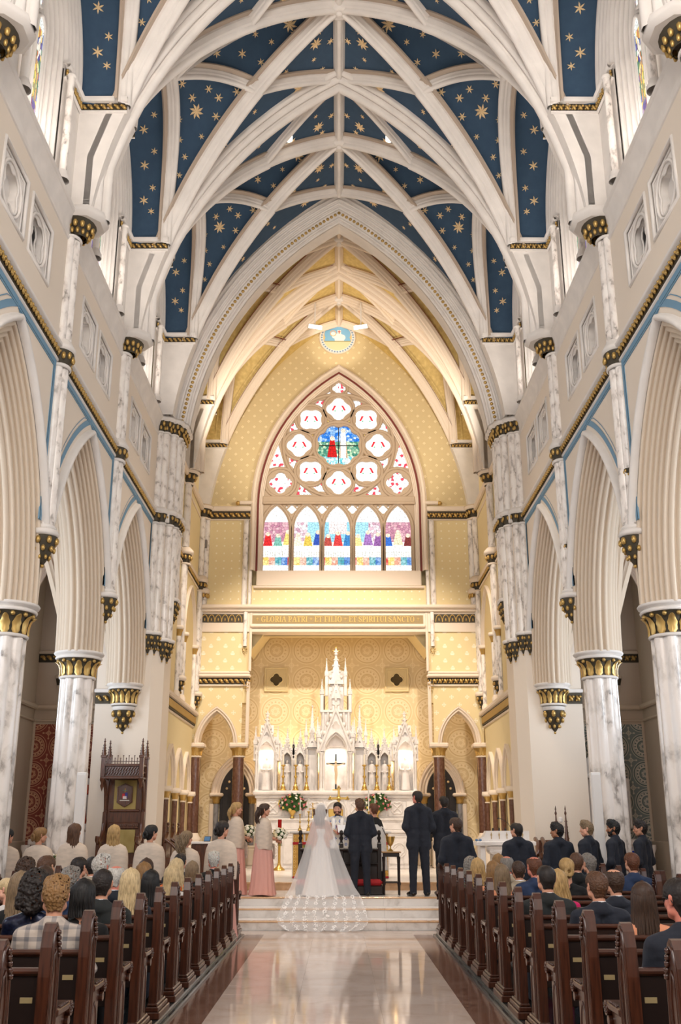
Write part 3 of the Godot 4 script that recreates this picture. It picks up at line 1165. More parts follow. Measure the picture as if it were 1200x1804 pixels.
func wall_shafts(s: float, w: Node3D) -> void:
	# clustered marble shafts on the wall: lower stage from a corbel to the string course, upper stage to the ledge
	for d in [17.6, 13.6, 9.6, 5.6]:
		var n := Node3D.new()
		put(n, "wall_shaft", w)
		n.position = Vector3(s * WX, 0, -d)
		var g := Geo.new()
		for q in [[-0.06, 0.0, 0.085], [-0.02, -0.11, 0.065], [-0.02, 0.11, 0.065]]:
			var y0: float = 5.72 if q[1] == 0.0 or q[1] * -1 < 0 else 6.55
			g.sweep([arc(Vector2(s * q[0] * 1.0, q[1]), q[2], 0, 360, 12)], [Transform3D(Basis(Vector3(1, 0, 0), Vector3(0, 0, 1), Vector3(0, 1, 0)), Vector3(0, y0, 0)), Transform3D(Basis(Vector3(1, 0, 0), Vector3(0, 0, 1), Vector3(0, 1, 0)), Vector3(0, Y_STR - 0.15, 0))])
			g.sweep([arc(Vector2(s * q[0] * 1.0, q[1]), q[2] * 1.05, 0, 360, 12)], [Transform3D(Basis(Vector3(1, 0, 0), Vector3(0, 0, 1), Vector3(0, 1, 0)), Vector3(0, Y_STR + 0.25, 0)), Transform3D(Basis(Vector3(1, 0, 0), Vector3(0, 0, 1), Vector3(0, 1, 0)), Vector3(0, Y_LED - 0.36, 0))])
		obj("marble_shaft", g, M.marble, n)
		g = Geo.new()
		var x := Transform3D(Basis().scaled(Vector3(0.8, 1, 1)), Vector3(-s * 0.02, 0, 0.0))
		# rings: corbel cap, string collar, base of the upper stage
		g.lathe([arc(Vector2(0.155, 5.70), 0.035, -90, 90, 5), arc(Vector2(0.19, 5.62), 0.05, -90, 90, 5), line2(Vector2(0.19, 5.67), Vector2(0, 5.74)), line2(Vector2(0.19, 5.57), Vector2(0.0, 5.57))], 16, x)
		g.lathe([arc(Vector2(0.17, Y_STR - 0.14), 0.03, -90, 90, 5)], 16, x)
		g.lathe([PackedVector2Array([Vector2(0.20, Y_STR + 0.09), Vector2(0.25, Y_STR + 0.12), Vector2(0.255, Y_STR + 0.17), Vector2(0.23, Y_STR + 0.20)]), PackedVector2Array([Vector2(0.23, Y_STR + 0.20), Vector2(0.20, Y_STR + 0.24), Vector2(0.16, Y_STR + 0.30)])], 18, x)
		g.lathe([arc(Vector2(0.165, Y_LED - 0.36), 0.028, -90, 90, 5)], 16, x)
		# abacus under the vault, a projecting octagonal shelf
		g.lathe([line2(Vector2(0.0, Y_LED - 0.10), Vector2(0.34, Y_LED - 0.10)), PackedVector2Array([Vector2(0.34, Y_LED - 0.10), Vector2(0.41, Y_LED - 0.05), Vector2(0.42, Y_LED + 0.01), Vector2(0.40, Y_LED + 0.06)]), line2(Vector2(0.40, Y_LED + 0.06), Vector2(0, Y_LED + 0.08))], 8, Transform3D(Basis().scaled(Vector3(0.92, 1, 1)) * Basis(Vector3.UP, PI / 8), Vector3(-s * 0.18, 0, 0)))
		obj("ring", g, M.plaster, n)
		g = Geo.new()
		for q in [[5.57, 0.185, 0.42, 0.0, -0.02], [6.56, 0.085, 0.2, 0.12 * s, -0.01]]:
			g.add(corbel_geo(q[1], q[2]), Transform3D(Basis(), Vector3(q[4] * s, q[0], q[3])))
		g.lathe([PackedVector2Array([Vector2(0.15, Y_STR - 0.11), Vector2(0.20, Y_STR - 0.02), Vector2(0.23, Y_STR + 0.1)])], 18, x)
		g.lathe([PackedVector2Array([Vector2(0.15, Y_LED - 0.33), Vector2(0.20, Y_LED - 0.22), Vector2(0.32, Y_LED - 0.10)])], 18, Transform3D(x.basis, x.origin - Vector3(s * 0.10, 0, 0)))
		var c := obj("corbel", g, M.gold_dark, n)
		g = Geo.new()
		for q in [[5.57, 0.185, 0.42, 0.0, -0.02], [6.56, 0.085, 0.2, 0.12 * s, -0.01]]:
			g.add(corbel_leaves(q[1], q[2]), Transform3D(Basis(), Vector3(q[4] * s, q[0], q[3])))
		for k in 12:
			var a := TAU * k / 12
			g.ball(x * Vector3(cos(a) * 0.215, Y_STR + 0.0 + 0.03 * (k % 2), sin(a) * 0.215), Vector3(0.035, 0.06, 0.035), 6, 5)
			g.ball(x * Vector3(cos(a) * 0.25 - s * 0.12, Y_LED - 0.17, sin(a) * 0.25), Vector3(0.04, 0.075, 0.04), 6, 5)
			g.ball(x * Vector3(cos(a + 0.26) * 0.20 - s * 0.10, Y_LED - 0.27, sin(a + 0.26) * 0.20), Vector3(0.03, 0.055, 0.03), 6, 5)
		stuff(obj("gilded_leaves", g, M.gold, n))


func piers(s: float) -> void:
	var names := {17.6: "pier of clustered white marble shafts with gilded capital, second from the chancel, %s arcade", 13.6: "nearest visible marble pier with gilded leaf capital, %s arcade", 9.6: "marble pier beside the rear pews, %s arcade", 5.6: "marble pier beside the front of the camera, %s arcade", 1.6: "marble pier behind the camera, %s arcade"}
	for d in [17.6, 13.6, 9.6, 5.6, 1.6]:
		var o := Node3D.new()
		put(o, "pier", null)
		tag(o, names[d] % side_name(s), "column", "arcade piers", "structure")
		o.position = Vector3(s * 4.6, 0, -d)
		o.set_meta("warm", false)
		var g := Geo.new()
		lobed(g, 8, 0.215, 0.093, 0.55, Y_CAP - 0.42, Vector3.ZERO, PI / 8, 0.95)
		obj("shaft", g, M.marble_pier, o)
		g = Geo.new()
		g.box(Vector3(-0.42, 0, -0.42), Vector3(0.42, 0.3, 0.42), 0.05)
		g.lathe([PackedVector2Array([Vector2(0.40, 0.3), Vector2(0.41, 0.36), Vector2(0.37, 0.42), Vector2(0.34, 0.44)]), PackedVector2Array([Vector2(0.34, 0.44), Vector2(0.35, 0.50), Vector2(0.31, 0.56), Vector2(0.29, 0.57)])], 24)
		obj("base", g, M.marble_white, o)
		capital(o, 0.30, 0.30, Vector3(0, Y_CAP - 0.40, 0), 12, 0.0, TAU, d > 10)


# clerestory stage of one wall, and the webs beside the vault ribs
func clerestory(s: float, w: Node3D, hl := 2.0, mids := [19.6, 15.6, 11.6, 7.6], windows := true) -> void:
	var X := 4.16
	var xf := Transform3D(Basis(Vector3(0, 0, 1), Vector3.UP, Vector3(s, 0, 0)), Vector3(s * X, 12.75, 0))
	var cw := 0.75
	var RW := 2.40      # window arch: outer radius; half span 1.65
	# wall below the impost band: from the web to the window jamb
	var g := Geo.new()
	for h in [-1.0, 1.0]:
		g.quad(xf * Vector3(h * hl, -2.1, 0), xf * Vector3(h * 0.86, -2.1, 0.04), xf * Vector3(h * 0.86, 0.05, 0.04), xf * Vector3(h * hl, 0.05, 0))
	# jamb mouldings and window arch
	var gm := Geo.new()
	var runs := []
	runs.append_array(rolls(Vector2(-0.02, 0.0), Vector2(-0.76, 0.08), 5, 1.0, 4))
	arch(gm, runs, cw, RW, xf, 10)
	arch(gm, rolls(Vector2(-0.76, 0.08), Vector2(-1.25, 0.24), 4, 1.0, 4), cw, RW, xf, 10, 2.0)
	# straight jambs below the springing
	gm.box(Vector3(-0.85, -2.05, 0.04), Vector3(0.85, -1.93, 0.3), 0.02, xf)
	var gr := Geo.new()
	arch(gr, [line2(Vector2(-0.40, 0.012), Vector2(-0.43, 0.015))], cw, RW, xf, 10)
	# tracery: mullion, two lancets, a small round light
	var gx := Geo.new()
	var xt := Transform3D(xf.basis, xf * Vector3(0, 0, 0.22))
	gx.box(Vector3(-0.03, -2.0, -0.04), Vector3(0.03, 0.15, 0.05), 0.015, xt)
	for h in [-0.21, 0.21]:
		var ap := arch_poly(0.10, 0.28, 2.0, 6)
		for k in ap.size():
			ap[k] += Vector2(h, 0.05)
		outline_roll(gx, ap, 0.035, 0.0, xt, false)
	outline_roll(gx, circle(Vector2(0, 0.50), 0.17, 18), 0.025, 0.0, xt)
	# glass
	var pane_l := Geo.new()
	for h in [-0.21, 0.21]:
		var ap := arch_poly(0.10, 0.28, 1.95, 6)
		for k in ap.size():
			ap[k] = ap[k] + Vector2(h, 0.05)
		var q := Geo.new()
		q.prism(ap, 0.0, 0.012, xt)
		for k in q.uv.size():
			q.uv[k] = Vector2((q.uv[k].x - h) / 0.40 + 0.5, 1.0 - (q.uv[k].y + 1.95) / 2.3)
		pane_l.add(q, Transform3D())
	var pr := Geo.new()
	pr.prism(circle(Vector2(0, 0.50), 0.15, 16), 0.0, 0.012, xt)
	for k in pr.uv.size():
		pr.uv[k] = pr.uv[k] * 1.2
	# spandrel of the tracery (plaster behind)
	var gb := Geo.new()
	gb.prism(arch_poly(cw, RW - 1.2, 2.0, 8), 0.03, 0.06, xt)
	# marble shafts beside the window
	var gsf := Geo.new()
	var grg := Geo.new()
	for h in [-1.0, 1.0]:
		var c := xf * Vector3(h * 0.95, -2.0, -0.06)
		gsf.lathe([line2(Vector2(0.06, 0.16), Vector2(0.055, 1.9))], 12, Transform3D(Basis(), c))
		grg.lathe([PackedVector2Array([Vector2(0.11, 0), Vector2(0.11, 0.06), Vector2(0.08, 0.12), Vector2(0.075, 0.16), Vector2(0.055, 0.18)])], 12, Transform3D(Basis(), c))
		grg.lathe([PackedVector2Array([Vector2(0.055, 1.84), Vector2(0.075, 1.87), Vector2(0.06, 1.90)])], 12, Transform3D(Basis(), c))
	# web: faces along the nave on both sides of each vault rib, from ledge to impost band
	var gwb := Geo.new()
	for sd in [-1.0, 1.0]:
		var p := PackedVector3Array()
		for j in 12:
			var y := lerpf(Y_LED, 12.7, j / 11.0)
			var xi := sqrt(VR * VR - pow(y - VY, 2)) - VC - 0.30
			p.append(Vector3(s * (X + 0.02), y, sd * (hl - 0.30)))
			p.append(Vector3(s * xi, y, sd * (hl - 0.30)))
		gwb.grid(p, 2, 12)
		p = PackedVector3Array()
		for j in 12:
			var y := lerpf(Y_LED, 12.7, j / 11.0)
			var xi := sqrt(VR * VR - pow(y - VY, 2)) - VC - 0.30
			p.append(Vector3(s * xi, y, sd * (hl - 0.30)))
			p.append(Vector3(s * xi, y, sd * hl))
		gwb.grid(p, 2, 12)
	# impost band: runs along the web and the wall to the window jamb
	var gi := Geo.new()
	var gig := Geo.new()
	var gif := Geo.new()
	for sd in [-1.0, 1.0]:
		var pts := [Vector3(s * 3.40, 12.66, sd * (hl - 0.30)), Vector3(s * X, 12.66, sd * (hl - 0.30)), Vector3(s * (X + 0.04), 12.66, sd * 0.88)]
		var outs := [Vector3(0, 0, -sd), Vector3(-s, 0, -sd).normalized() * 1.35, Vector3(-s, 0, 0)]
		var fr := []
		for k in 3:
			fr.append(Transform3D(Basis(outs[k], Vector3.UP, Vector3.RIGHT), pts[k]))
		gi.sweep([line2(Vector2(0, -0.10), Vector2(0.03, -0.09)), line2(Vector2(0.03, -0.09), Vector2(0.03, -0.06)), line2(Vector2(0.02, 0.08), Vector2(0.07, 0.09)), PackedVector2Array([Vector2(0.07, 0.09), Vector2(0.085, 0.12), Vector2(0.085, 0.17)]), line2(Vector2(0.085, 0.17), Vector2(-0.05, 0.18))], fr)
		gig.sweep([line2(Vector2(0.015, -0.06), Vector2(0.015, 0.08))], fr)
		foliage_band(gif, pts[0] + outs[0] * 0.02, pts[1] + outs[1] * 0.02, outs[0], 0.13, 0.10)
		foliage_band(gif, pts[1] + outs[1] * 0.02, pts[2] + outs[2] * 0.02, outs[2], 0.13, 0.10)
	var ms := [g.mesh(), gm.mesh(), gr.mesh(), gx.mesh(), pane_l.mesh(), pr.mesh(), gb.mesh(), gsf.mesh(), grg.mesh(), gwb.mesh(), gi.mesh(), gig.mesh(), gif.mesh()]
	for d in mids:
		var at := Transform3D(Basis(), Vector3(0, 0, -d))
		var cl := obj("clerestory_wall", ms[0], M.plaster, w, at)
		obj("vault_web", ms[9], M.plaster, cl)
		var im := obj("impost_band", ms[10], M.plaster, w, at)
		obj("foliage_ground", ms[11], M.gold_dark, im)
		stuff(obj("gilded_foliage", ms[12], M.gold, im))
		if not windows:
			continue
		var k := BAYS.find(d)
		var wn := struct("window_%d" % (k + 1 + (4 if s > 0 else 0)), "clerestory window of coloured glass, %s from the chancel on the %s side" % [["first", "second", "third", "fourth"][k], side_name(s)], at.origin)
		obj("frame", ms[1], M.plaster, wn)
		obj("painted_line", ms[2], M.red_line, wn)
		obj("tracery", ms[3], M.plaster, wn)
		obj("backing", ms[6], M.plaster, wn)
		obj("pane", ms[4], M.glass_jewel, wn)
		obj("round_pane", ms[5], M.glass_jewel, wn)
		obj("shaft", ms[7], M.marble, wn)
		obj("shaft_base", ms[8], M.plaster, wn)
	if not windows:
		return
	# plain wall further back
	var gp := Geo.new()
	gp.box(Vector3(s * X, Y_LED, -5.6), Vector3(s * (X + 0.3), 18.3, 3.2))
	obj("plain_wall", gp, M.plaster, w)


# ---------------------------------------------------------------- the star vault
func barrel(X: float, R := VR) -> float:
	return VY + sqrt(maxf(0.0, R * R - pow(absf(X) + VC, 2)))


func curve(a: Vector2, b: Vector2, k := 12, R := VR) -> PackedVector3Array:   # on the barrel, over a straight plan line (X, d)
	var p := PackedVector3Array()
	for i in k + 1:
		var q := a.lerp(b, float(i) / k)
		p.append(V(q.x, barrel(q.x, R), q.y))
	return p


func bowed(a: Vector3, b: Vector3, bulge: Vector3, k := 12) -> PackedVector3Array:
	var p := PackedVector3Array()
	for i in k + 1:
		var t := float(i) / k
		p.append(a.lerp(b, t) + bulge * 4.0 * t * (1.0 - t))
	return p


# rib swept below the curve; down points to the middle of the room
func rib_frames(p: PackedVector3Array, axis_y: float) -> Array:
	var fr := []
	var m := p.size()
	for j in m:
		var t := (p[mini(j + 1, m - 1)] - p[maxi(j - 1, 0)]).normalized()
		var dn := Vector3(0, axis_y, p[j].z) - p[j]
		dn = (dn - t * dn.dot(t)).normalized()
		fr.append(Transform3D(Basis(t.cross(dn), dn, t), p[j]))
	return fr


func rib_runs(w: float, h: float) -> Array:
	var hw := w / 2
	return [line2(Vector2(-hw, -0.03), Vector2(-hw, h * 0.25)), PackedVector2Array([Vector2(-hw, h * 0.25), Vector2(-hw * 0.78, h * 0.38), Vector2(-hw * 0.72, h * 0.55)]),
		PackedVector2Array([Vector2(-hw * 0.72, h * 0.55), Vector2(-hw * 0.62, h * 0.62), Vector2(-hw * 0.48, h * 0.66)]), PackedVector2Array([Vector2(-hw * 0.48, h * 0.66), Vector2(-hw * 0.46, h * 0.84), Vector2(-hw * 0.25, h * 0.98), Vector2(0, h), Vector2(hw * 0.25, h * 0.98), Vector2(hw * 0.46, h * 0.84), Vector2(hw * 0.48, h * 0.66)]),
		PackedVector2Array([Vector2(hw * 0.48, h * 0.66), Vector2(hw * 0.62, h * 0.62), Vector2(hw * 0.72, h * 0.55)]), PackedVector2Array([Vector2(hw * 0.72, h * 0.55), Vector2(hw * 0.78, h * 0.38), Vector2(hw, h * 0.25)]), line2(Vector2(hw, h * 0.25), Vector2(hw, -0.03))]


# web between three curves: A-B, A-C and B-C (each running that way); returns s, t -> point
func web_point(ab: PackedVector3Array, ac: PackedVector3Array, bc: PackedVector3Array, s: float, t: float) -> Vector3:
	var n := ab.size() - 1
	var q := sample(ab, s).lerp(sample(ac, s), t)
	return q + s * (sample(bc, t) - ab[n].lerp(ac[n], t))


func sample(p: PackedVector3Array, t: float) -> Vector3:
	var x := clampf(t, 0, 1) * (p.size() - 1)
	var i := mini(int(x), p.size() - 2)
	return p[i].lerp(p[i + 1], x - i)


func web_geo(g: Geo, ab: PackedVector3Array, ac: PackedVector3Array, bc: PackedVector3Array, k := 10) -> void:
	var p := PackedVector3Array()
	for j in k + 1:
		for i in k + 1:
			p.append(web_point(ab, ac, bc, maxf(float(j) / k, 0.004), float(i) / k))
	g.grid(p, k + 1, k + 1)


func star_geo(arms: int, r: float, inner: float, bend: float) -> Geo:
	var g := Geo.new()
	for k in arms:
		var a := TAU * k / arms + PI / 2
		var h := PI / arms
		var tip := Vector3(cos(a + bend), sin(a + bend), 0) * r
		var l := Vector3(cos(a - h), sin(a - h), 0) * r * inner
		var q := Vector3(cos(a + h), sin(a + h), 0) * r * inner
		var m := Vector3(cos(a), sin(a), 0) * r * 0.55
		var side := Vector3(-sin(a), cos(a), 0) * r * inner * 0.55
		var top := Vector3(0, 0, r * 0.16)
		var mt := m + Vector3(0, 0, r * 0.10)
		g.flat(l, m - side, top); g.flat(m - side, mt, top); g.flat(m - side, tip, mt)
		g.flat(q, m + side, top); g.flat(m + side, mt, top); g.flat(m + side, tip, mt)
	return g


var star_small: ArrayMesh
var star_large: ArrayMesh


func put_star(parent: Node3D, p: Vector3, nn: Vector3, up: Vector3, size: float, big: bool, into: Geo) -> void:
	var z := nn.normalized()
	var y := (up - z * up.dot(z)).normalized()
	var x := Transform3D(Basis(y.cross(z), y, z).scaled_local(Vector3(size, size, size)), p + z * 0.012)
	if into:
		into.add(star_geo(8, 1, 0.30, 0.12) if big else star_geo(6, 1, 0.26, 0.05), x)
	else:
		obj("star", star_large if big else star_small, M.star_gold, parent, x)


func vault() -> void:
	star_small = star_geo(6, 1, 0.26, 0.05).mesh()
	star_large = star_geo(8, 1, 0.30, 0.12).mesh()
	var cz := struct("ceiling", "white ribbed star vault, its webs painted deep blue with gold stars")
	var pts9 := [[0.42, 0.40, 1], [0.62, 0.30, 0], [0.62, 0.62, 0], [0.28, 0.5, 0], [0.80, 0.16, 0], [0.80, 0.45, 0], [0.84, 0.74, 0], [0.88, 0.90, 0], [0.5, 0.74, 0], [0.46, 0.14, 0]]
	for b in 6:
		var d1: float = 21.6 - 4.0 * b if b < 4 else 28.44 - 3.22 * (b - 4)
		var hl := 2.0 if b < 4 else 1.61
		var m := d1 - hl
		var d0 := m - hl
		var starry := b < 3
		var bay := Node3D.new()
		put(bay, "vault_bay", cz)
		var ribs := Geo.new()
		var tans := Geo.new()
		var blue := Geo.new()
		var hidden := Geo.new()
		for s in [-1.0, 1.0]:
			for e in [1.0, -1.0]:      # half towards the altar, half towards the camera
				var dd: float = d1 if e > 0 else d0
				var B := Vector2(0, m)
				var T := Vector2(0, dd)
				var S := Vector2(s * 3.86, dd)
				var J := Vector2(s * 1.70, dd - e * 0.565 * hl)
				var P3 := V(s * 3.24, 15.36, m)
				var tS := curve(T, S, 16)
				var bJ := curve(B, J)
				var jS := curve(J, S, 14)
				var tJ := curve(T, J)
				var bT := curve(B, T, 4)
				var jP := bowed(bJ[12], P3, Vector3(0, 0.18, 0))
				var bP := bowed(V(0, barrel(0), m), P3, Vector3(0, 0.42, 0))
				# wall rib: from the springing up to P
				var pS := PackedVector3Array()
				for i in 15:
					var t := i / 14.0
					var th := acos(0.9 / 2.9) * (1.0 - t)
					var h := 2.9 * sin(th) / (2.9 * sin(acos(0.9 / 2.9)))
					var ox := (2.9 * cos(th) - 0.9) / 2.0
					pS.append(V(s * lerpf(3.24, 3.56, ox * ox), lerpf(12.72, 15.36, h), m + e * (hl - 0.26) * ox))
				var near: bool = e < 0
				# webs
				var cells := [[bT, bJ, tJ, pts9, 1.0], [tJ, tS, jS, [], 1.0], [bJ, bP, jP, pts9, 1.0], [jP, jS, pS, [], 1.0]]
				web_geo(blue, bT, bJ, tJ)
				var jT := tJ.duplicate()
				jT.reverse()
				# sliver T-J-S, apex at S
				var sJ := jS.duplicate()
				sJ.reverse()
				var sT := tS.duplicate()
				sT.reverse()
				web_geo(blue, sJ, sT, jT)
				web_geo(blue, bJ, bP, jP)
				var sP := pS.duplicate()
				sP.reverse()
				var pJ := jP.duplicate()
				pJ.reverse()
				web_geo(blue, sJ, sP, jP, 14)
				# ribs and the tan margins along the webs
				for q in [[bJ, 0.26, 0.24], [jS, 0.28, 0.26], [tJ, 0.22, 0.20], [jP, 0.22, 0.20], [bP, 0.22, 0.20], [pS, 0.26, 0.20]]:
					var fr := rib_frames(q[0], 12.0)
					ribs.sweep(rib_runs(q[1], q[2]), fr)
					var hw: float = q[1] / 2 + 0.095
					tans.sweep([line2(Vector2(-hw, 0.02), Vector2(hw, 0.02)), line2(Vector2(-hw, 0.02), Vector2(-hw, -0.02)), line2(Vector2(hw, 0.02), Vector2(hw, -0.02))] if b < 4 else [line2(Vector2(-hw, 0.012), Vector2(-hw + 0.035, 0.012)), line2(Vector2(hw - 0.035, 0.012), Vector2(hw, 0.012))], fr)
				# strip between the wall rib and the clerestory window arch
				var p := PackedVector3Array()
				for i in 15:
					var a := pS[14 - i]
					var t := i / 14.0
					var R := 2.40
					var th := acos(0.75 / R) * t
					p.append(a)
					p.append(V(s * 4.16, 12.72 + R * sin(th), m + e * (R * cos(th) - 0.75) * (hl - 0.33) / 1.67))
				blue.grid(p, 2, 15)
				# stars
				if starry:
					var into: Geo = hidden if near else null
					for q in pts9:
						place_star(bay, bT, bJ, tJ, q[0], q[1], q[2] == 1, into, m)
						if not (near and q[2] == 0 and q[0] > 0.7):
							place_star(bay, bJ, bP, jP, q[0], q[1], q[2] == 1, into, m)
					for k in 6:
						place_star(bay, sJ, sT, jT, 0.94 - 0.105 * k, 0.5 + (0.16 if k % 2 else -0.16) * (1 if k else 0.4), k == 1, into, m)
					for q in [[0.93, 0.14, 0], [0.93, 0.86, 0], [0.90, 0.50, 0], [0.84, 0.30, 0], [0.86, 0.68, 0], [0.76, 0.42, 1], [0.75, 0.78, 0], [0.72, 0.14, 0], [0.62, 0.70, 0], [0.60, 0.22, 0], [0.50, 0.48, 0], [0.40, 0.5, 0]]:
						place_star(bay, sJ, sP, jP, q[0], 1.0 - q[1], q[2] == 1, into, m)
					for k in 7:
						var i := 3 + k * 1.45
						var lo := p[int(i) * 2].lerp(p[int(i) * 2 + 1], 0.5 + (0.12 if k % 2 else -0.12))
						var ta := p[int(i) * 2 + 2] - p[int(i) * 2]
						var nn := ta.cross(p[int(i) * 2 + 1] - p[int(i) * 2])
						if nn.dot(V(0, 12.5, m) - lo) < 0:
							nn = -nn
						put_star(bay, lo, nn, Vector3.UP, 0.10 if k % 2 else 0.075, false, into)
		# ridge rib and boss
		var fr := rib_frames(PackedVector3Array([V(0, barrel(0) - 0.02, d0), V(0, barrel(0) - 0.02, m), V(0, barrel(0) - 0.02, d1)]), 12.0)
		ribs.sweep(rib_runs(0.24, 0.24), fr)
		tans.sweep([line2(Vector2(-0.2, 0.03), Vector2(0.2, 0.03))] if b < 4 else [line2(Vector2(-0.2, 0.03), Vector2(-0.165, 0.03)), line2(Vector2(0.2, 0.03), Vector2(0.165, 0.03))], fr)
		obj("web", blue, M.vault_blue if b < 4 else M.vault_gold, bay)
		obj("rib", ribs, M.plaster if b < 4 else M.stone_light, bay)
		obj("rib_margin", tans, M.tan if b < 4 else M.red_line, bay)
		if hidden.v.size():
			stuff(obj("far_stars", hidden, M.star_gold, bay))
		var gb := Geo.new()
		gb.lathe([PackedVector2Array([Vector2(0, -0.34), Vector2(0.06, -0.33), Vector2(0.07, -0.29)]), PackedVector2Array([Vector2(0.07, -0.29), Vector2(0.12, -0.31), Vector2(0.18, -0.28), Vector2(0.20, -0.22), Vector2(0.18, 0.0)])], 18, Transform3D(Basis(), V(0, barrel(0), m)))
		obj("boss", gb, M.plaster, bay)
		# transverse rib
		if b > 0 and b != 4:
			var gt := Geo.new()
			var c := curve(Vector2(0, d1), Vector2(3.98, d1), 18)
			for s in [-1.0, 1.0]:
				var pts := PackedVector3Array()
				for q in c:
					pts.append(Vector3(q.x * s, q.y, q.z))
				pts.append(Vector3(s * 3.98, Y_LED - 0.02, -d1))
				var f2 := rib_frames(pts, 12.0)
				gt.sweep(mirrored([line2(Vector2(-0.30, 0), Vector2(-0.30, 0.10)), arc(Vector2(-0.245, 0.10), 0.055, 180, 10, 5), line2(Vector2(-0.191, 0.11), Vector2(-0.18, 0.20)), arc(Vector2(-0.13, 0.20), 0.05, 180, 10, 5), line2(Vector2(-0.081, 0.209), Vector2(-0.075, 0.27)),
					PackedVector2Array([Vector2(-0.075, 0.27), Vector2(-0.085, 0.31), Vector2(-0.045, 0.355), Vector2(0, 0.36)])]), f2)
			obj("transverse_rib", gt, M.plaster if b < 4 else M.stone_light, bay)
		# downlights near the ridge
		if b == 0:
			for s in [-1.0, 1.0]:
				var gl := Geo.new()
				gl.lathe([PackedVector2Array([Vector2(0, 0), Vector2(0.085, 0)]), PackedVector2Array([Vector2(0.085, 0), Vector2(0.085, 0.1)])], 14, Transform3D(Basis(), V(s * 1.12, barrel(1.12) - 0.10, 18.6)))
				var lo := Node3D.new()
				put(lo, "ceiling_light", null)
				tag(lo, "round white recessed downlight in the blue star vault, %s of the ridge" % side_name(s), "light", "vault downlights")
				obj("lens", gl, M.lamp_glow, lo)
				spot("ceiling_lamp_light", V(s * 1.12, barrel(1.12) - 0.16, 18.6), V(s * 0.5, 0, 20.0), 30.0, 28.0, Color(1, 0.93, 0.84), 0.08)
	# plain vault behind the camera
	var g := Geo.new()
	var p := PackedVector3Array()
	for d in [5.6, -2.6]:
		for i in 25:
			var X := lerpf(-4.1, 4.1, i / 24.0)
			p.append(V(X, barrel(X), d))
	g.grid(p, 25, 2)
	obj("web", g, M.vault_blue, cz)


func place_star(bay: Node3D, ab: PackedVector3Array, ac: PackedVector3Array, bc: PackedVector3Array, s: float, t: float, big: bool, into: Geo, m: float) -> void:
	var p := web_point(ab, ac, bc, s, t)
	var nn := (web_point(ab, ac, bc, s + 0.02, t) - p).cross(web_point(ab, ac, bc, s, t + 0.02) - p)
	if nn.dot(Vector3(0, 12.0, -m) - p) < 0:
		nn = -nn
	put_star(bay, p, nn, (ab[0] - p), 0.155 if big else 0.082 + 0.015 * sin(s * 40.0 + t * 17.0), big, into)


func mirrored(runs: Array) -> Array:
	var out := runs.duplicate()
	for r in runs:
		var q := PackedVector2Array()
		for p in r:
			q.append(Vector2(-p.x, p.y))
		out.append(q)
	return out


# ---------------------------------------------------------------- chancel
const BD := 28.44        # back wall of the chancel


func arc_pts(c: float, R: float, y0: float, k: int, half: float) -> PackedVector2Array:   # pointed arch half, from y0 to the apex
	var p := PackedVector2Array()
	var t0 := asin(clampf(y0 / R, -1, 1))
	for j in k + 1:
		var th := lerpf(t0, acos(c / R), float(j) / k)
		p.append(Vector2(half * (R * cos(th) - c), R * sin(th)))
	return p


func frame_z(x: float, y: float, d: float) -> Transform3D:   # local z towards the camera
	return Transform3D(Basis(), V(x, y, d))


func sanctuary() -> void:
	chancel_arch()
	crossing_piers()
	back_wall()
	window_wall()
	screens()
	niche()
	chancel_sides()
	platform()


func chancel_arch() -> void:
	var w := struct("trim_1", "great white moulded chancel arch with a line of gilt beads")
	var g := Geo.new()
	var x := Transform3D(Basis(Vector3(1, 0, 0), Vector3.UP, Vector3(0, 0, -1)), V(0, VY, 21.70))
	var runs := []
	runs.append_array(rolls(Vector2(8.42, -0.02), Vector2(8.02, 0.22), 5, 1.0, 5))
	runs.append(line2(Vector2(8.02, 0.22), Vector2(7.88, 0.26)))
	runs.append_array(rolls(Vector2(7.88, 0.26), Vector2(7.76, 0.38), 2, 1.0, 5))
	runs.append(line2(Vector2(7.76, 0.38), Vector2(7.76, 0.80)))
	runs.append_array(rolls(Vector2(7.76, 0.80), Vector2(8.2, 1.0), 3, 1.0, 4))
	for s in [-1.0, 1.0]:
		for r in runs:
			var p := PackedVector3Array()
			for j in 25:
				for q in r:
					var R: float = q.x
					var th := lerpf(asin((Y_LED - VY) / R), acos(VC / R), j / 24.0)
					p.append(x * Vector3(s * (R * cos(th) - VC), R * sin(th), q.y))
			g.grid(p, r.size(), 25)
	obj("arch_moulding", g, M.plaster, w)
	# wall above it, up to the roof
	g = Geo.new()
	for s in [-1.0, 1.0]:
		var p := PackedVector3Array()
		for q in arc_pts(VC, 8.25, Y_LED - VY, 20, s):
			p.append(x * Vector3(q.x, q.y, 0.3))
			p.append(x * Vector3(q.x * 1.3, 8.6, 0.3))
		g.grid(p, 2, 21)
	obj("wall_above_arch", g, M.plaster, w)
	var ball := Geo.new()
	ball.ball(Vector3.ZERO, Vector3(0.042, 0.042, 0.03), 8, 5)
	g = Geo.new()
	for s in [-1.0, 1.0]:
		var pts := arc_pts(VC, 7.95, Y_LED - VY + 0.1, 62, s)
		for k in pts.size():
			g.add(ball, Transform3D(Basis(), x * Vector3(pts[k].x, pts[k].y, 0.225)))
	stuff(obj("gilt_beads", g, M.gold, w))


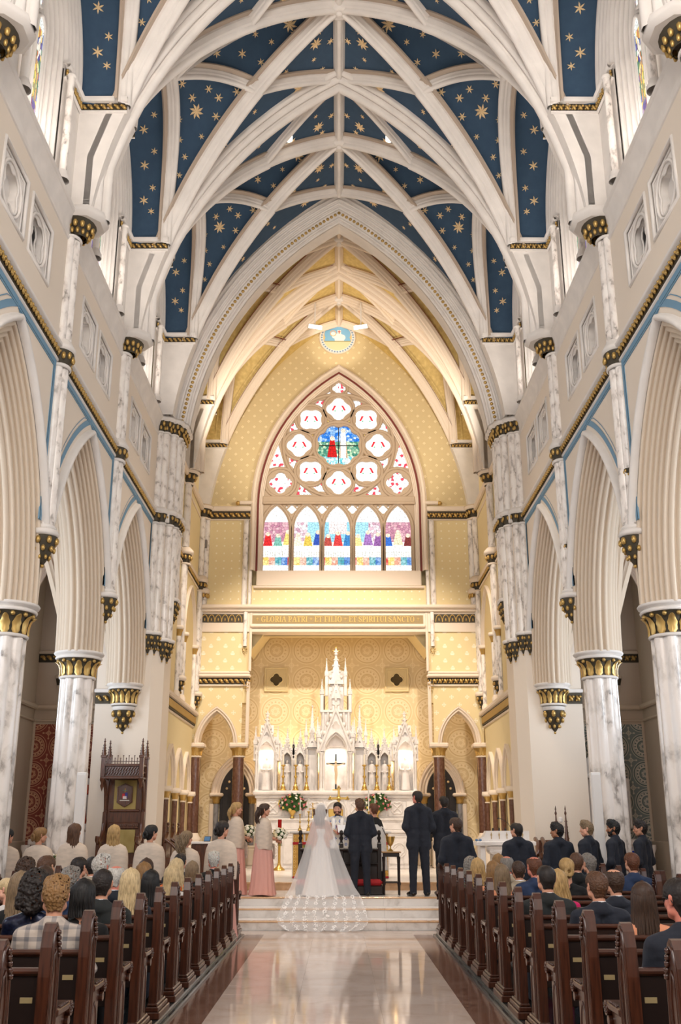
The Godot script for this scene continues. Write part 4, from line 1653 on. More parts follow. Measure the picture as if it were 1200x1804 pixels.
func crossing_piers() -> void:
	for s in [-1.0, 1.0]:
		var w := struct("wall_crossing_" + side_name(s), "great square pier carrying the chancel arch, cream painted, on the %s" % side_name(s))
		var g := Geo.new()
		var poly := PackedVector2Array([Vector2(4.06, 21.58), Vector2(3.83, 21.85), Vector2(3.83, 22.7), Vector2(5.22, 22.7), Vector2(5.22, 21.58)])
		for k in poly.size():
			poly[k].x *= s
		g.prism(poly, 0.0, Y_LED, Transform3D(Basis(Vector3(1, 0, 0), Vector3(0, 0, -1), Vector3(0, 1, 0)), Vector3.ZERO))
		obj("pier_body", g, M.cream, w)
		# respond of the arcade: half capital and pendant
		var n := Node3D.new()
		put(n, "respond", w)
		n.position = V(s * 4.6, 0, 21.60)
		n.set_meta("warm", false)
		capital(n, 0.27, 0.30, Vector3(0, Y_CAP - 0.40, 0), 7, 0.0, PI, true)
		g = Geo.new()
		g.lathe([PackedVector2Array([Vector2(0.24, 4.10), Vector2(0.25, 4.06), Vector2(0.22, 4.02)]), line2(Vector2(0.22, 4.02), Vector2(0.2, 4.0))], 16)
		obj("ring", g, M.plaster, n)
		g = Geo.new()
		g.add(corbel_geo(0.235, 0.46), Transform3D(Basis(), Vector3(0, 4.02, 0)))
		var c := obj("corbel", g, M.gold_dark, n)
		g = Geo.new()
		g.add(corbel_leaves(0.235, 0.46), Transform3D(Basis(), Vector3(0, 4.02, 0)))
		stuff(obj("gilded_leaves", g, M.gold, c))
		# gilt string beside the respond, towards the aisle
		g = Geo.new()
		g.box(V(s * 4.9, 4.17, 21.58) , V(s * 5.22, 4.40, 21.54))
		obj("foliage_ground", g, M.gold_dark, w)
		g = Geo.new()
		foliage_band(g, V(s * 4.9, 4.28, 21.53), V(s * 5.2, 4.28, 21.53), Vector3(0, 0, 1), 0.18, 0.12)
		stuff(obj("gilded_foliage", g, M.gold, w))
		g = Geo.new()
		g.box(V(s * 4.85, 4.40, 21.58), V(s * 5.24, 4.48, 21.5), 0.015)
		obj("string_course", g, M.plaster, w)
		# clustered marble shafts towards the nave, with the gilt string running round them
		g = Geo.new()
		var gr := Geo.new()
		var gd := Geo.new()
		var gl := Geo.new()
		var up := Basis(Vector3(1, 0, 0), Vector3(0, 0, 1), Vector3(0, 1, 0))
		for q in [[4.16, 21.56, 0.085, 5.72], [4.03, 21.62, 0.085, 5.72], [3.88, 21.78, 0.09, 5.60], [3.80, 21.98, 0.09, 5.60], [3.78, 22.2, 0.075, 6.6], [3.78, 22.4, 0.075, 6.6], [3.80, 22.6, 0.08, 6.6]]:
			var at := V(s * q[0], 0, q[1])
			for st in [[q[3], Y_STR - 0.12], [Y_STR + 0.22, Y_LED - 0.36]]:
				g.sweep(shaft_runs(q[2]), [Transform3D(up, at + Vector3(0, st[0], 0)), Transform3D(up, at + Vector3(0, st[1], 0))])
			for yy in [Y_STR - 0.14, Y_LED - 0.36]:
				gr.lathe([arc(Vector2(q[2] + 0.01, yy), 0.025, -90, 90, 5)], 12, Transform3D(Basis(), at))
			gr.lathe([PackedVector2Array([Vector2(q[2] + 0.05, Y_STR + 0.09), Vector2(q[2] + 0.10, Y_STR + 0.13), Vector2(q[2] + 0.08, Y_STR + 0.19), Vector2(q[2], Y_STR + 0.25)])], 12, Transform3D(Basis(), at))
			gr.lathe([PackedVector2Array([Vector2(q[2] + 0.10, Y_LED - 0.11), Vector2(q[2] + 0.16, Y_LED - 0.07), Vector2(q[2] + 0.16, Y_LED), Vector2(0, Y_LED + 0.03)])], 14, Transform3D(Basis(), at))
			gd.lathe([PackedVector2Array([Vector2(q[2], Y_STR - 0.1), Vector2(q[2] + 0.05, Y_STR + 0.1)]), PackedVector2Array([Vector2(q[2], Y_LED - 0.33), Vector2(q[2] + 0.03, Y_LED - 0.2), Vector2(q[2] + 0.11, Y_LED - 0.1)])], 12, Transform3D(Basis(), at))
			gr.lathe([arc(Vector2(q[2] + 0.03, q[3] - 0.03), 0.045, -90, 90, 5), line2(Vector2(q[2] + 0.03, q[3] + 0.015), Vector2(0, q[3] + 0.02))], 12, Transform3D(Basis(), at))
			gd.add(corbel_geo(q[2] + 0.045, 0.42), Transform3D(Basis(), at + Vector3(0, q[3] - 0.07, 0)))
			gl.add(corbel_leaves(q[2] + 0.045, 0.42), Transform3D(Basis(), at + Vector3(0, q[3] - 0.07, 0)))
			for k in 7:
				var a := TAU * k / 7
				gl.ball(at + Vector3(cos(a) * (q[2] + 0.05), Y_STR + 0.02, sin(a) * (q[2] + 0.05)), Vector3(0.03, 0.05, 0.03), 6, 5)
				gl.ball(at + Vector3(cos(a) * (q[2] + 0.07), Y_LED - 0.16, sin(a) * (q[2] + 0.07)), Vector3(0.035, 0.07, 0.035), 6, 5)
				gl.ball(at + Vector3(cos(a + 0.4) * (q[2] + 0.04), Y_LED - 0.26, sin(a + 0.4) * (q[2] + 0.04)), Vector3(0.03, 0.055, 0.03), 6, 5)
		obj("marble_shaft", g, M.marble, w)
		obj("ring", gr, M.plaster, w)
		var cc := obj("corbel", gd, M.gold_dark, w)
		stuff(obj("gilded_leaves", gl, M.gold, cc))
		g = Geo.new()
		g.box(V(s * 3.86, Y_STR - 0.1, 21.6), V(s * 4.2, Y_STR + 0.2, 22.7), 0.02)
		g.box(V(s * 3.80, Y_LED - 0.08, 21.6), V(s * 4.2, Y_LED, 22.7), 0.02)
		obj("string_course", g, M.plaster, w)


func back_wall() -> void:
	var w := struct("wall_front", "end wall of the chancel, gold diaper print round the great window")
	# above the springing, between the window arch and the vault
	var c := 2.70
	var R := 5.30
	var g := Geo.new()
	for s in [-1.0, 1.0]:
		var a := arc_pts(c, R, 0.0, 24, s)
		var b := arc_pts(VC, 8.40, 10.87 - VY, 24, s)
		var p := PackedVector3Array()
		for j in 25:
			p.append(V(a[j].x, 10.87 + a[j].y, BD))
			p.append(V(b[j].x, VY + b[j].y, BD))
		g.grid(p, 2, 25)
	g.uv_xy()
	obj("printed_wall", g, M.wall_diaper, w)
	g = Geo.new()
	g.box(V(-5.2, 7.0, BD + 0.56), V(5.2, 18.6, BD + 0.6))
	obj("outer_panel", g, M.wall_gold, w)
	g = Geo.new()
	for s in [-1.0, 1.0]:
		g.quad(V(s * 2.60, 7.8, BD), V(s * 4.10, 7.8, BD), V(s * 4.10, 10.87, BD), V(s * 2.60, 10.87, BD))
	g.quad(V(-2.6, 7.8, BD), V(2.6, 7.8, BD), V(2.6, 8.4, BD), V(-2.6, 8.4, BD))
	g.uv_xy()
	obj("printed_wall", g, M.wall_dots, w)
	# string at the window's springing
	g = Geo.new()
	var gd := Geo.new()
	var gf := Geo.new()
	var gm := Geo.new()
	for s in [-1.0, 1.0]:
		g.box(V(s * 2.50, 10.66, BD), V(s * 4.1, 10.82, BD - 0.10), 0.03)
		g.box(V(s * 2.56, 10.38, BD), V(s * 4.1, 10.42, BD - 0.05), 0.01)
		gd.box(V(s * 2.56, 10.42, BD), V(s * 4.1, 10.66, BD - 0.03))
		foliage_band(gf, V(s * 2.6, 10.54, BD - 0.04), V(s * 4.05, 10.54, BD - 0.04), Vector3(0, 0, 1), 0.2, 0.17)
		# label stop of the window arch
		g.box(V(s * 2.55, 10.86, BD), V(s * 3.0, 10.97, BD - 0.16), 0.04)
		gf.ball(V(s * 3.02, 10.9, BD - 0.1), 0.07, 8, 6)
		# marble pilaster shafts
		for q in [[2.60, 0.055, 7.8, 10.38], [2.76, 0.085, 7.8, 10.38], [3.93, 0.10, 8.3, 10.38], [4.04, 0.09, 8.3, 10.38], [3.93, 0.09, 7.8, 8.1]]:
			gm.lathe([line2(Vector2(q[1], q[2]), Vector2(q[1], q[3]))], 12, frame_z(s * q[0], 0, BD - 0.03))
		g.lathe([PackedVector2Array([Vector2(0.12, 8.12), Vector2(0.19, 8.17), Vector2(0.18, 8.26), Vector2(0.11, 8.30)])], 14, frame_z(s * 3.95, 0, BD - 0.04))
		g.lathe([arc(Vector2(0.12, 10.40), 0.03, -90, 90, 5)], 14, frame_z(s * 3.95, 0, BD - 0.04))
		for k in 9:
			gf.ball(V(s * 3.95, 8.07, BD - 0.04) + Vector3(cos(TAU * k / 9) * 0.14, 0, sin(TAU * k / 9) * 0.14), Vector3(0.05, 0.07, 0.05), 6, 5)
	# sill of the window
	g.box(V(-2.42, 8.36, BD), V(2.42, 8.84, BD - 0.06), 0.03)
	g.box(V(-2.50, 8.30, BD), V(2.50, 8.37, BD - 0.10), 0.02)
	obj("string_course", g, M.stone_light, w)
	obj("foliage_ground", gd, M.gold_dark, w)
	stuff(obj("gilded_foliage", gf, M.gold, w))
	obj("marble_shaft", gm, M.marble, w)
	# beam across the chancel with its painted text
	var b := struct("trim_2", "cream beam across the chancel with a gold painted Latin text and gilt zigzag friezes")
	g = Geo.new()
	g.box(V(-4.1, 7.60, BD + 0.3), V(4.1, 7.68, BD - 0.12), 0.02)
	g.box(V(-4.1, 7.68, BD + 0.3), V(4.1, 7.80, BD - 0.20), 0.04)
	g.box(V(-4.1, 7.02, BD + 0.5), V(4.1, 7.60, BD - 0.04))
	g.box(V(-2.56, 7.14, BD), V(2.5, 7.22, BD - 0.12), 0.025)
	obj("beam", g, M.stone_light, b)
	g = Geo.new()
	g.box(V(-2.50, 7.26, BD - 0.04), V(2.44, 7.50, BD - 0.05))
	obj("text_band", g, mat("text_band", Color(0.60, 0.52, 0.36), 0.7), b)
	var f := SystemFont.new()
	f.font_names = PackedStringArray(["Droid Serif"])
	f.font_weight = 700
	var tm := TextMesh.new()
	tm.text = "+ GLORIA PATRI + ET FILIO + ET SPIRITUI SANCTO +"
	tm.font = f
	tm.font_size = 32
	tm.pixel_size = 0.0051
	tm.depth = 0.012
	tm.curve_step = 2.0
	var to := obj("painted_text", tm, mat("text_gold", Color(0.80, 0.68, 0.40), 0.6), b, frame_z(-0.03, 7.38, BD - 0.056))
	var ab := tm.get_aabb()
	if ab.size.x > 0.1:
		to.scale = Vector3(4.72 / ab.size.x, 0.165 / ab.size.y * 1.0, 1.0)
	gd = Geo.new()
	gf = Geo.new()
	for s in [-1.0, 1.0]:
		gd.box(V(s * 2.74, 7.29, BD - 0.04), V(s * 3.98, 7.54, BD - 0.052))
		for k in 6:
			var x0: float = s * (2.80 + k * 0.196)
			for e in [-1.0, 1.0]:
				var pts := PackedVector3Array()
				for j in 5:
					var t := j / 4.0
					pts.append(V(x0 + s * 0.098 + e * 0.095 * cos(t * PI / 2), 7.31 + 0.20 * sin(t * PI / 2), BD - 0.06))
				gf.tube(pts, 0.014, 5)
			gf.ball(V(x0 + s * 0.098, 7.37, BD - 0.06), Vector3(0.02, 0.05, 0.015), 6, 5)
	obj("frieze_ground", gd, M.gold_dark, b)
	stuff(obj("gilt_zigzag", gf, M.gold, b))
	# round medallion high on the wall: a white lamb-like shape left as soft pale fields on blue
	var im := Image.create(192, 192, false, Image.FORMAT_RGB8)
	im.fill(Color(0.93, 0.87, 0.76))
	var m := Vector2(96, 96)
	paint_disc(im, Color(0.88, 0.88, 0.88), m, 0, 94)
	for k in 36:
		paint_disc(im, Color(0.50, 0.60, 0.70), m + Vector2.from_angle(TAU * k / 36) * 87, 0, 5.0)
	paint_disc(im, Color(0.93, 0.74, 0.48), m, 0, 79)
	for k in 6:
		paint_disc(im, Color(0.50, 0.72, 0.86), m + Vector2.from_angle(-PI / 2 + TAU * k / 6) * 40, 0, 38)
	paint_disc(im, Color(0.50, 0.72, 0.86), m, 0, 52)
	for q in [[104, 92, 22], [82, 86, 17], [122, 96, 18], [72, 74, 13], [96, 108, 16], [118, 112, 14]]:
		paint_disc(im, Color(0.95, 0.94, 0.93), Vector2(q[0], q[1]), 0, q[2])
	paint_disc(im, Color(0.93, 0.70, 0.45), Vector2(72, 70), 14, 18)
	paint(im, Color(0.95, 0.93, 0.90), func(x, y): return x > 95 and x < 116 and y > 50 and y < 74, Rect2i(90, 48, 30, 30))
	paint(im, Color(0.78, 0.38, 0.34), func(x, y): return (absf(x - 105) < 2.5 and y > 52 and y < 72) or (absf(y - 60) < 2.5 and x > 97 and x < 114), Rect2i(90, 48, 30, 30))
	paint(im, Color(0.90, 0.83, 0.66), func(x, y): return Vector2(x, y).distance_to(m) < 79 and y > 118, Rect2i(10, 110, 172, 80))
	paint(im, Color(0.62, 0.62, 0.42), func(x, y): return Vector2(x, y).distance_to(m) < 79 and y > 116 and y < 123, Rect2i(10, 110, 172, 20))
	var mm := mat("medallion_print", Color.WHITE, 0.7)
	mm.albedo_texture = ImageTexture.create_from_image(im)
	var md := struct("trim_3", "round painted medallion in blue and white on the gold wall above the great window")
	g = Geo.new()
	g.prism(circle(Vector2(-0.05, 16.45), 0.55, 32), 0.0, 0.03, Transform3D(Basis(), V(0, 0, BD)))
	for k in g.uv.size():
		g.uv[k] = Vector2((g.uv[k].x + 0.05) / 1.1 + 0.5, 0.5 - (g.uv[k].y - 16.45) / 1.1)
	obj("painted_disc", g, mm, md)
	g = Geo.new()
	outline_roll(g, circle(Vector2(-0.05, 16.45), 0.56, 32), 0.025, 0.02, Transform3D(Basis(), V(0, 0, BD)))
	obj("rim", g, M.stone_light, md)
	# two floodlights under the ridge aimed at it
	for s in [-1.0, 1.0]:
		var lo := Node3D.new()
		put(lo, "flood_light", null)
		tag(lo, "bright rectangular floodlight under the gold chancel vault, %s of the medallion" % side_name(s), "light", "medallion floodlights")
		g = Geo.new()
		var at := V(s * 0.68 - 0.03, 15.75, 26.4)
		var tr := Transform3D(Basis(Vector3.RIGHT, 0.5).rotated(Vector3.UP, -s * 0.3), at)
		g.box(Vector3(-0.22, -0.07, -0.05), Vector3(0.22, 0.07, 0.06), 0.02, tr)
		obj("housing", g, M.white_paint, lo)
		g = Geo.new()
		g.box(Vector3(-0.20, -0.055, 0.06), Vector3(0.20, 0.055, 0.068), 0.0, tr)
		obj("lamp_face", g, M.lamp_glow, lo)
		g = Geo.new()
		g.tube(PackedVector3Array([at, at + Vector3(0, 0.8, 0.0)]), 0.02, 6)
		obj("bracket", g, M.white_paint, lo)
		spot("flood_lamp_light", at + Vector3(0, 0.02, -0.25), V(-0.05, 16.3, BD), 0.8, 32.0, Color(1, 0.95, 0.88), 0.1)


# the great window: stone tracery with its lights
func window_wall() -> void:
	var w := struct("window_9", "great stained glass window above the altar: a rose of eight foiled circles over five lancets")
	var x := Transform3D(Basis(), V(0, 0, BD + 0.18))
	var c := 2.70
	# reveal and mouldings of the arch
	var g := Geo.new()
	var xa := Transform3D(Basis(Vector3(1, 0, 0), Vector3.UP, Vector3(0, 0, -1)), V(0, 10.87, BD))
	var runs := [line2(Vector2(0.0, 0.0), Vector2(0.0, -0.10))]
	runs.append_array(rolls(Vector2(0.0, -0.10), Vector2(-0.16, -0.10), 1, 1.0, 6))
	runs.append(line2(Vector2(-0.16, -0.10), Vector2(-0.18, 0.0)))
	runs.append_array(rolls(Vector2(-0.24, 0.02), Vector2(-0.36, 0.18), 3, 1.0, 4))
	arch(g, runs, c, 5.34, xa, 16, 2.04)
	obj("arch_moulding", g, M.stone_light, w)
	g = Geo.new()
	arch(g, [line2(Vector2(-0.18, 0.0), Vector2(-0.24, 0.0))], c, 5.34, xa, 16, 2.04)
	obj("painted_line", g, M.red_line, w)
	# stone plate with all its openings
	var outer := arch_poly(c, 5.0, 2.04, 18)
	for k in outer.size():
		outer[k].y += 10.87
	var holes := []
	var panes := []     # [polygon, glass, what]
	var rose := Vector2(-0.01, 12.88)
	var roll := Geo.new()
	panes.append([foil(rose, 8, 0.46, 0.225, PI / 8, 5), "glass_rose", "rose_pane"])
	outline_roll(roll, circle(rose, 0.78, 30), 0.055, 0.0, x)
	for k in 8:
		var a := TAU * k / 8
		var m := rose + Vector2.from_angle(a) * 1.215
		panes.append([foil(m, 4, 0.185, 0.205, 0.0 if k % 2 == 0 else PI / 4, 6), "glass_pale", "quatrefoil_pane"])
		outline_roll(roll, circle(m, 0.475, 24), 0.05, 0.0, x)
	for s in [-1.0, 1.0]:
		var m := Vector2(s * 1.78, 11.65)
		panes.append([foil(m, 4, 0.185, 0.165, 0.0, 6), "glass_speck", "quatrefoil_pane"])
		outline_roll(roll, circle(m, 0.47, 24), 0.05, 0.0, x)
	panes.append([foil(Vector2(0, 14.79), 4, 0.11, 0.105, 0.0, 5), "glass_speck", "quatrefoil_pane"])
	outline_roll(roll, circle(Vector2(0, 14.79), 0.27, 20), 0.04, 0.0, x)
	outline_roll(roll, circle(rose, 1.70, 48), 0.055, 0.0, x)
	# small curved triangles between the circles
	for k in 8:
		var a := TAU * (k + 0.5) / 8
		if absf(Vector2.from_angle(a).x) < 0.5 and Vector2.from_angle(a).y < -2:
			continue
		var m := rose + Vector2.from_angle(a) * 1.50
		var t := Vector2.from_angle(a + PI / 2)
		var r := Vector2.from_angle(a)
		panes.append([PackedVector2Array([m + t * 0.23 + r * 0.05, m + r * 0.13, m - t * 0.23 + r * 0.05, m - t * 0.07 - r * 0.04, m - r * 0.22, m + t * 0.07 - r * 0.04]), "glass_speck", "small_pane"])
		var i := rose + Vector2.from_angle(a) * 0.885
		panes.append([PackedVector2Array([i + t * 0.06 + r * 0.03, i - t * 0.06 + r * 0.03, i - r * 0.06]), "glass_yellow", "small_pane"])
	for s in [-1.0, 1.0]:
		panes.append([PackedVector2Array([Vector2(s * 1.90, 13.02), Vector2(s * 1.66, 12.16), Vector2(s * 1.93, 12.16), Vector2(s * 2.17, 12.10), Vector2(s * 2.06, 12.6)]), "glass_speck", "small_pane"])
		panes.append([PackedVector2Array([Vector2(s * 1.17, 11.60), Vector2(s * 0.80, 11.26), Vector2(s * 1.30, 11.26)]), "glass_speck", "small_pane"])
		panes.append([PackedVector2Array([Vector2(s * 0.26, 14.72), Vector2(s * 0.28, 14.54), Vector2(s * 0.56, 14.50)]), "glass_speck", "small_pane"])
	# five lights below
	for k in 5:
		var m: float = [-1.88, -0.965, -0.05, 0.875, 1.78][k]
		var ap := arch_poly(0.50, 0.88, 1.33, 7)
		for j in ap.size():
			ap[j] = Vector2(ap[j].x + m, ap[j].y + 10.20)
		panes.append([ap, "glass_lancets", "lancet_pane"])
		var ro := arch_poly(0.50, 0.945, 1.33, 7)
		for j in ro.size():
			ro[j] = Vector2(ro[j].x + m, ro[j].y + 10.20)
		outline_roll(roll, ro, 0.045, 0.0, x, false)
		if k < 4:
			var q := Vector2(m + 0.46, 10.80)
			panes.append([foil(q, 4, 0.075, 0.065, 0.0, 4), "glass_pale", "small_pane"])
			for e in [-1.0, 1.0]:
				panes.append([PackedVector2Array([q + Vector2(e * 0.12, 0.11), q + Vector2(e * 0.20, 0.11), q + Vector2(e * 0.15, 0.04)]), "glass_pale", "small_pane"])
	for p in panes:
		var a := 0.0
		for j in p[0].size():
			a += p[0][j].cross(p[0][(j + 1) % p[0].size()])
		if a < 0:
			p[0].reverse()
		holes.append(p[0])
	g = Geo.new()
	g.plate(outer, holes, 0.0, -0.12, x)
	# transom between rose and lancets
	g.box(V(-2.3, 10.93, BD + 0.2), V(2.3, 11.00, BD + 0.05), 0.015)
	g.box(V(-2.3, 11.00, BD + 0.2), V(2.3, 11.20, BD + 0.11), 0.02)
	obj("tracery", g, M.stone_dark, w)
	obj("tracery_moulding", roll, M.stone_dark, w)
	for p in panes:
		var q := Geo.new()
		q.prism(p[0], -0.10, -0.09, x)
		var m := Vector2.ZERO
		for e in p[0]:
			m += e / p[0].size()
		for k in q.uv.size():
			var e := q.uv[k]
			if p[1] == "glass_lancets":
				q.uv[k] = Vector2((e.x + 2.28) / 4.50, 1.0 - (e.y - 8.87) / 2.10)
			elif p[1] == "glass_rose":
				q.uv[k] = Vector2((e.x - m.x) / 1.42 + 0.5, 0.5 - (e.y - m.y) / 1.42)
			elif p[1] == "glass_pale":
				q.uv[k] = Vector2((e.x - m.x) / 0.82 + 0.5, 0.52 - (e.y - m.y) / 0.82)
			else:
				q.uv[k] = e * 1.3
		obj(p[2], q, M[p[1]], w)
	# saddle bars across the middle light
	g = Geo.new()
	g.box(V(rose.x - 0.012, rose.y - 0.68, BD + 0.26), V(rose.x + 0.012, rose.y + 0.68, BD + 0.24))
	g.box(V(rose.x - 0.68, rose.y - 0.012, BD + 0.26), V(rose.x + 0.68, rose.y + 0.012, BD + 0.24))
	obj("saddle_bar", g, M.black, w)


# screens either side of the altar niche: printed wall on an arch with brown marble columns
func screens() -> void:
	for s in [-1.0, 1.0]:
		var w := struct("wall_screen_" + side_name(s), "gold printed screen wall over a white pointed arch on brown marble columns, %s of the altar" % side_name(s))
		var x := Transform3D(Basis(), V(s * 3.40 - 0.03, 3.84, BD))
		var g := Geo.new()
		# lower part with the arch
		var R := 1.10
		var c := 0.62
		var cut := PackedVector2Array([Vector2(0.70, 0), Vector2(0.70, 1.72), Vector2(-0.70, 1.72), Vector2(-0.70, 0)])
		var open := arch_poly(c, R, 0.0, 10)
		open.reverse()
		cut.append_array(open)
		g.prism(cut, -0.02, 0.0, x, false, false)
		g.uv_xy()
		obj("printed_wall", g, M.wall_crosses, w)
		g = Geo.new()
		g.quad(x * Vector3(-0.72, 2.04, 0), x * Vector3(0.72, 2.04, 0), x * Vector3(0.72, 3.42, 0), x * Vector3(-0.72, 3.42, 0))
		g.uv_xy()
		obj("printed_wall", g, M.wall_trefoils, w)
		# body behind, so that the wall has thickness
		g = Geo.new()
		g.box(V(s * 2.56, 5.0, BD + 0.42), V(s * 4.1, 7.1, BD + 0.02))
		g.box(V(s * 2.56, 4.86, BD + 0.42), V(s * 2.62, 7.1, BD + 0.0))
		obj("wall_body", g, M.wall_gold, w)
		g = Geo.new()
		var xa := Transform3D(Basis(Vector3(1, 0, 0), Vector3.UP, Vector3(0, 0, -1)), x.origin)
		var runs := [line2(Vector2(0.13, 0.0), Vector2(0.13, -0.07))]
		runs.append_array(rolls(Vector2(0.13, -0.07), Vector2(0.0, -0.03), 2, 1.0, 4))
		runs.append(line2(Vector2(0.0, -0.03), Vector2(0.0, 0.42)))
		arch(g, runs, c, R, xa, 10)
		# white edge strips, string with gilt leafwork between them
		g.box(V(s * 2.52, 3.84, BD), V(s * 2.62, 5.6, BD - 0.05), 0.015)
		g.box(V(s * 2.50, 5.70, BD + 0.05), V(s * 4.12, 5.80, BD - 0.14), 0.035)
		g.box(V(s * 2.53, 5.80, BD + 0.05), V(s * 4.12, 5.88, BD - 0.09), 0.03)
		g.box(V(s * 2.53, 5.46, BD + 0.05), V(s * 4.12, 5.51, BD - 0.06), 0.015)
		g.box(V(s * 2.50, 5.88, BD), V(s * 2.58, 7.6, BD - 0.06), 0.02)
		obj("white_moulding", g, M.stone_light, w)
		g = Geo.new()
		g.box(V(s * 2.54, 5.51, BD), V(s * 4.1, 5.70, BD - 0.04))
		obj("foliage_ground", g, M.gold_dark, w)
		g = Geo.new()
		foliage_band(g, V(s * 2.66, 5.605, BD - 0.05), V(s * 4.0, 5.605, BD - 0.05), Vector3(0, 0, 1), 0.17, 0.15)
		for e in [2.62, 4.04]:
			g.add(corbel_leaves(0.10, 0.34), frame_z(s * e, 5.66, BD - 0.08))
		g.add(corbel_leaves(0.07, 0.2), frame_z(s * 2.70, 6.55, BD - 0.05))
		stuff(obj("gilded_foliage", g, M.gold, w))
		g = Geo.new()
		g.lathe([line2(Vector2(0.06, 6.60), Vector2(0.06, 7.6))], 12, frame_z(s * 2.70, 0, BD - 0.04))
		g.lathe([line2(Vector2(0.08, 5.88), Vector2(0.08, 7.6))], 12, frame_z(s * 4.02, 0, BD - 0.04))
		obj("marble_shaft", g, M.marble, w)
		# columns
		for q in [4.02, 2.80]:
			var o := Node3D.new()
			put(o, "column", w)
			o.position = V(s * q, 0, BD - 0.02 + 0.2)
			g = Geo.new()
			g.lathe([line2(Vector2(0.165, 1.5), Vector2(0.155, 3.52))], 18)
			obj("shaft", g, M.marble_brown, o)
			g = Geo.new()
			g.box(Vector3(-0.25, 0.6, -0.25), Vector3(0.25, 1.30, 0.25), 0.03)
			g.lathe([PackedVector2Array([Vector2(0.24, 1.3), Vector2(0.25, 1.36), Vector2(0.2, 1.42), Vector2(0.165, 1.5)])], 18)
			g.box(Vector3(-0.27, 3.76, -0.27), Vector3(0.27, 3.90, 0.27), 0.04)
			g.lathe([arc(Vector2(0.16, 3.53), 0.025, -90, 90, 5)], 18)
			obj("plinth", g, M.stone_light, o)
			g = Geo.new()
			g.lathe([PackedVector2Array([Vector2(0.16, 3.54), Vector2(0.18, 3.65), Vector2(0.25, 3.77)])], 18)
			for k in 12:
				g.add(leaf_geo(0.22, 0.045, 0.08), Transform3D(Basis(Vector3.UP, TAU * k / 12), Basis(Vector3.UP, TAU * k / 12) * Vector3(0, 3.55, 0.155)))
			obj("capital", g, M.gold, o)


